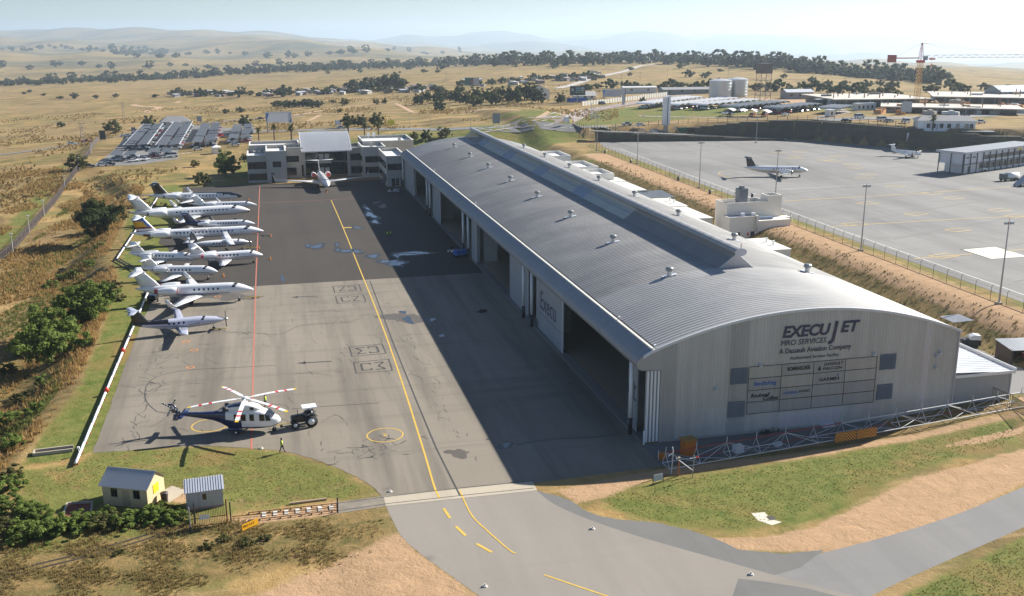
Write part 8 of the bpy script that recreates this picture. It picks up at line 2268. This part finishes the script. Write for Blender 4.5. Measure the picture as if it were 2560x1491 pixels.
MB().box(-17.0, -1.2, -.8, .8, zj - .2, zj + .3).obj('counter_jib', CRD, t); MB().box(-17.2, -13.6, -1.1, 1.1, zj - 2.0, zj + 1.6).obj('counterweight', M('counterweight', (.38, .12, .1), .7), t)
zt_ = H_ + (172 - 130) * sc
MB().tube((0, 0, zt_), (-14, 0, zj + .4), .06, n=4).tube((0, 0, zt_), (30, 0, zj + 1.5), .06, n=4).tube((0, 0, zt_), (52, 0, zj + 1.5), .06, n=4).obj('stay_cable', CRD, t)
MB().box(4.8, 7.4, -.8, .8, zj - .9, zj - .2).obj('trolley', CRD, t); MB().tube((6.1, 0, zj - .9), (6.1, 0, zj - 3.2), .05, n=4).obox((6.1, 0, zj - 3.6), (.7, .7, 1.0)).obj('hook_block', CRD, t)
# building under construction: slabs on columns
CNC = M('raw concrete', (.52, .48, .42), .9, var=.15, scale=.2); CND = M('shuttering dark', (.26, .235, .21), .9, var=.3, scale=.3)
for i, (a, b, dp, h, lb) in enumerate((((2085, 270), (2330, 268), 45, 3.6, 'long pale concrete deck on dark columns left of the crane'), ((2200, 282), (2560, 290), 26, 2.4, 'low pale concrete deck right of the crane'), ((2330, 258), (2600, 262), 50, 3.0, 'far pale deck with upright column stubs'))):
    A, B = P(*a), P(*b); ang = math.atan2(B.y - A.y, B.x - A.x); L = math.hypot(B.x - A.x, B.y - A.y)
    t = thing('concrete_deck', lb, 'building', A, ang)
    MB().box(0, L, 0, dp, h, h + .5).obj('slab', CNC, t); MB().box(2, L - 2, 9.5, dp - 2, -1.5, h - .01).obj('props_core', CND, t)
    for k in range(int(L / 6)): MB().box(k * 6, k * 6 + .7, .2, .9, -1.5, h - .01).obj('column', M('column grey', (.3, .29, .27), .9), t)
    for k in range(int(L / 8)):
        for y in (dp * .2, dp * .5, dp * .8):
            if rc.random() < .6: MB().box(k * 8 + 3, k * 8 + 3.4, y, y + .4, h + .501, h + rc.uniform(1.6, 4.2)).obj('column_stub', M('rebar rust', (.25, .15, .11), .9), t)
    for k in range(int(L / 14)):
        x = rc.uniform(2, L - 8); y = rc.uniform(2, dp - 4); MB().box(x, x + rc.uniform(2, 6), y, y + 1.5, h + .502, h + rc.uniform(.8, 1.6)).obj('material_stack', rc.choice([CND, M('stack timber', (.5, .33, .18), .8), M('stack white', (.65, .65, .62), .7)]), t)
for px, py, w2, h2, mt, lb in ((2165, 276, 11, 3.2, WHITEW, 'white site cabin with two doors before the concrete deck'), (2095, 268, 9, 3.4, M('cabin grey', (.4, .38, .4), .7), 'grey site cabin left of the white cabin'), (2062, 266, 9, 3.4, M('cabin dark', (.1, .1, .12), .7), 'dark site cabin at the left end of the site'), (2080, 293, 3.2, 3.0, WHITEW, 'small white kiosk at the upper car park exit')):
    t = thing('site_cabin', lb, 'cabin', P(px, py), R(6)); MB().box(-w2 / 2, w2 / 2, 0, 3, -.5, h2).obj('wall', mt, t); MB().box(-w2 / 2 - .2, w2 / 2 + .2, -.2, 3.2, h2 + .002, h2 + .15).obj('roof', WHITE, t)
    for k in range(int(w2 / 2.5)): MB().box(-w2 / 2 + 1 + k * 2.5, -w2 / 2 + 1.9 + k * 2.5, -.04, -.005, .9, 2.2).obj('window', DARK, t)
for k in range(44):
    q = P(rc.uniform(2190, 2570), rc.uniform(252, 291)); L_ = rc.uniform(2, 8); z_ = rc.uniform(.6, 2.2)
    tag(MB().obox((q.x, q.y, q.z + z_ / 2), (L_, rc.uniform(1.5, 3), z_), rc.uniform(0, 3)).obox((q.x + .4, q.y, q.z + z_ + .25), (L_ * .6, 1.2, .5), rc.uniform(0, 3)).obj('material_pile', rc.choice([CNC, CND, M('stack timber', (.5, .33, .18), .8), M('stack white', (.65, .65, .62), .7), M('stack orange', (.55, .26, .1), .8)])), 'pile of building material on the construction site', 'pile', 'material piles of the construction site')
house(2545, 252, 22, 14, 5.0, 3.0, R(0), 'far blue-grey roofed shed at the right edge', M('shed wall', (.3, .3, .3), .8), M('shed roof blue', (.45, .52, .58), .5), 2)
# white two-storey house above the wall
a, b = P(2292, 343), P(2420, 322)
t = thing('white_house', 'white two-storey house with grey roof above the retaining wall', 'house', a, math.atan2(b.y - a.y, b.x - a.x)); L = 21
MB().box(0, L, 0, 8, -3, 6.4).obj('wall', WHITE, t); MB().add([(-.6, -.7, 6.3), (L + .6, -.7, 6.3), (L - 2, 4, 8.0), (2, 4, 8.0), (L + .6, 8.7, 6.3), (-.6, 8.7, 6.3)], [(0, 1, 2, 3), (3, 2, 4, 5), (0, 3, 5), (1, 4, 2)]).obj('roof', GTR, t)
MB().box(2.5, 10, -3.4, -.01, -3, 2.6).obj('ground_floor', WHITE, t); MB().box(-3.5, -.01, .5, 4, -2, 1.4).obj('side_wing', WHITE, t)
for x in (3.2, 5.2, 8.0, 10.8, 14.0, 17.2, 19.0):
    w2 = MB().box(x, x + 1.3, -.05, -.005, 3.6, 5.2).obj('window', DARK, t); MB().box(x + .1, x + 1.2, -.07, -.051, 3.7, 5.1).obj('pane', GLASS, w2)
MB().box(3.4, 5.4, -3.46, -3.405, .2, 1.5).obj('window', DARK, t); MB().box(7.2, 8.4, -3.46, -3.405, .2, 1.5).obj('window', DARK, t)
MB().box(15, 27, -5.0, -.4, 2.6, 2.8).obj('porch_roof', M('porch sheet', (.2, .23, .25), .5), t)
for x in (15.3, 19, 23, 26.6): MB().tube((x, -4.8, -3), (x, -4.8, 2.6), .08, n=5).obj('porch_post', DARK, t)
MB().box(15.4, 20, -3, -1, -3, 2.0).obj('porch_store', M('store grey', (.35, .35, .36), .8), t)
q = P(2330, 338); pt = thing('palm_tree', 'feathery palm before the white two-storey house', 'palm', q, 0, 'palms behind the office'); link('trunk', ptr, pt)
for j in range(18): o = link('frond', frond, pt, (0, 0, 6.6)); o.rotation_euler = (0, R(-50 + (j % 4) * 22), 2.4 * j)
# terminal block on the upper apron
a, b, c = PZ(2363, 431, 4.03), PZ(2408, 438, 4.03), PZ(2560, 416, 4.03)
t = thing('terminal_building', 'white two-storey glazed terminal with grey flat roof on the upper apron', 'building', b, math.atan2(c.y - b.y, c.x - b.x)); L = 46; D_ = (a - b).length
TW_, TF_ = M('terminal panel', (.66, .66, .68), .5), M('terminal frame', (.07, .075, .085), .5)
MB().box(0, L, .4, 9, 3.2, 6.7).obj('upper_wall', TW_, t); MB().box(3, L, 1.6, 8.5, -.1, 3.19).obj('ground_wall', TW_, t)
MB().box(-.5, L, -.3, 9.6, 6.72, 7.1).obj('roof', M('terminal roof', (.20, .22, .25), .6), t); MB().box(-.7, L, -.5, -.31, 6.6, 7.2).box(-.7, -.51, -.31, 9.8, 6.6, 7.2).obj('roof_edge', M('roof edge pale', (.5, .5, .52), .5), t)
MB().box(-.05, L, .2, .39, 3.05, 3.3).obj('floor_beam', TF_, t)
for k in range(13): MB().box(k * 3.7 - .12, k * 3.7 + .12, .05, .3, -.1, 6.7).obj('column', TF_, t)
for k in range(3): MB().box(-.3, -.1, .3 + k * 4.2, .55 + k * 4.2, -.1, 6.7).obj('column', TF_, t)
for k in range(3, 12):
    for z0, z1 in ((4.1, 5.4), (.8, 2.6)): MB().box(k * 3.7 + .2, k * 3.7 + 3.5, .3 if z0 > 3 else 1.5, .39 if z0 > 3 else 1.59, z0, z1).obj('window', GLASS, t)
for k in range(2): MB().box(1.2 + k * 3.7, 3.0 + k * 3.7, .33, .39, 5.0, 5.4).obj('window', GLASS, t)
MB().box(5.0, 6.2, 1.5, 1.59, 0, 2.2).obj('door', TF_, t); MB().box(30, 33, -.53, -.51, 6.0, 6.6).obj('yellow_sign', YELLOW, t)
q = PZ(2362, 374, 4.03); t = thing('apron_kiosk', 'small white kiosk with glass front and roof sign at the wall foot', 'kiosk', q, R(8)); MB().box(-4.5, 4.5, 0, 6, -.1, 3.0).obj('wall', WHITE, t); MB().box(-5, 5.4, -1.5, 6.2, 3.01, 3.2).obj('roof', M('kiosk roof', (.62, .68, .68), .5), t); MB().box(-1.8, 3.0, -.06, -.01, .1, 2.6).obj('glass_front', GLASS, t); MB().box(-2.2, 3.2, -.2, 0, 3.21, 4.2).obj('roof_sign', M('kiosk sign', (.42, .46, .52), .5), t)
t = thing('shade_canopy', 'grey flat canopy on white posts behind the terminal', 'canopy', PZ(2480, 372, 5.0), R(5)); MB().box(-9, 14, 0, 5, 3.0, 3.15).obj('roof', M('porch sheet', (.2, .23, .25), .5), t)
for x in (-8, -2, 4, 10): MB().tube((x, 2, -1.2), (x, 2, 3.9), .12, n=5).obj('post', WHITE, t)
q = PZ(2522, 452, 4.03); t = thing('fuel_bowser', 'white fuel bowser with dark front on the upper apron', 'truck', q, R(5)); MB().tube((-1.5, 0, 1.5), (3.2, 0, 1.5), .95, n=14).obj('tank', WHITE, t, True); MB().box(-3.0, -1.55, -.95, .95, .5, 2.2).obj('cab', M('cab dark', (.08, .1, .1), .4), t); MB().box(-2.9, 3.2, -.8, .8, .45, .62).obj('chassis', DARK, t)
for x in (-2.2, 1.6, 2.6):
    for s in (-1, 1): MB().wheel((x, s * .85, .42), .42, .28).obj('wheel', RUBBER, t, True)
q = PZ(2552, 466, 4.03); t = thing('passenger_stairs', 'grey mobile passenger stairs at the right edge of the upper apron', 'stairs', q, R(15))
MB().prism([(-2.4, -.1), (3.5, -.1), (3.5, .1), (-2.4, .1)], .4, .7).obj('chassis', DARK, t); MB().add([(-2.6, -1, .4), (3.0, -1, 3.6), (4.2, -1, 3.6), (4.2, -1, 1.0), (-2.6, 1, .4), (3.0, 1, 3.6), (4.2, 1, 3.6), (4.2, 1, 1.0)], [(0, 1, 5, 4), (1, 2, 6, 5), (2, 3, 7, 6), (0, 3, 2, 1), (4, 5, 6, 7), (3, 0, 4, 7)]).obj('flight', M('stairs grey', (.32, .34, .38), .5), t)
for x in (-1.6, 3.0):
    for s in (-1, 1): MB().wheel((x, s * .9, .4), .4, .25).obj('wheel', RUBBER, t, True)
q = PZ(2322, 371, 4.03); t = thing('tow_tug', 'black tow tug in the shade of the retaining wall', 'tug', q, 0); MB().box(-1.8, 1.8, -1, 1, .4, 1.2).box(-.4, .8, -.9, .9, 1.2, 2.1).obj('body', BLACK, t); MB().obox((1.6, 0, 1.5), (.4, .4, .4)).obj('beacon', RED, t)
for x in (-1.1, 1.1):
    for s in (-1, 1): MB().wheel((x, s * .95, .45), .45, .25).obj('wheel', RUBBER, t, True)
# skips above the wall
for px, lb, mt in ((1705, 'green waste skip on the strip above the ramp', M('skip green', (.03, .14, .07), .6)), (1727, 'brown waste skip beside the green skip', M('skip brown', (.09, .06, .04), .7))):
    t = thing('waste_skip', lb, 'skip', P(px, 330), R(-4)); MB().add([(-1.6, -1, 0), (1.6, -1, 0), (1.6, 1, 0), (-1.6, 1, 0), (-2.2, -1.1, 1.9), (2.2, -1.1, 1.9), (2.2, 1.1, 1.9), (-2.2, 1.1, 1.9)], [(0, 1, 5, 4), (1, 2, 6, 5), (2, 3, 7, 6), (3, 0, 4, 7), (3, 2, 1, 0)]).obj('bin', mt, t); MB().box(-2.3, 2.3, -1.2, -1.1, 1.8, 2.0).obj('rim', CONCW, t)
# power line towers and poles in the veld
for px, py, h, lb in ((310, 300, 12, 'thin steel power pylon in the veld left of the lodge'), (207, 352, 9, 'wooden double pole at the road on the far left')):
    t = thing('power_pylon', lb, 'pylon', P(px, py)); lattice(t, 0, 0, 1.8, 1.0, -.5, h, 5, M('pylon steel', (.28, .25, .23), .7), r=.07)
    for z in (h - .4, h - 2.4): MB().box(-2.4, 2.4, -.08, .08, z, z + .16).obj('cross_arm', M('pylon steel', (.28, .25, .23), .7), t)
pm2 = MB().tube((0, 0, -.5), (0, 0, 8.5), .1, n=5).mesh('pole', M('pole wood', (.14, .1, .08), .9)); pa = MB().box(-1, 1, -.06, .06, 8.0, 8.15).mesh('cross_arm', M('pole wood', (.14, .1, .08), .9))
for px, py in ((1554, 210), (1600, 204), (1668, 196), (1820, 196), (1115, 202), (2055, 230), (2110, 226)):
    t = thing('power_pole', 'thin wooden power pole in the far veld', 'pole', P(px, py), 0, 'power poles in the far veld'); link('pole', pm2, t); link('cross_arm', pa, t)

# ================================================================== HAZE
hz = MB().box(-38000, 38000, -4000, 36000, -760, 260)
mh = bpy.data.materials.new('haze air'); mh.use_nodes = True
n = mh.node_tree; n.nodes.clear()
vo = n.nodes.new('ShaderNodeVolumePrincipled'); vo.inputs['Color'].default_value = (.72, .87, 1, 1)
vo.inputs['Density'].default_value = 9.5e-5; vo.inputs['Anisotropy'].default_value = .3
out = n.nodes.new('ShaderNodeOutputMaterial'); n.links.new(vo.outputs[0], out.inputs['Volume'])
tag(hz.obj('haze', mh), 'pale morning haze filling the air over the valley', kind='stuff')
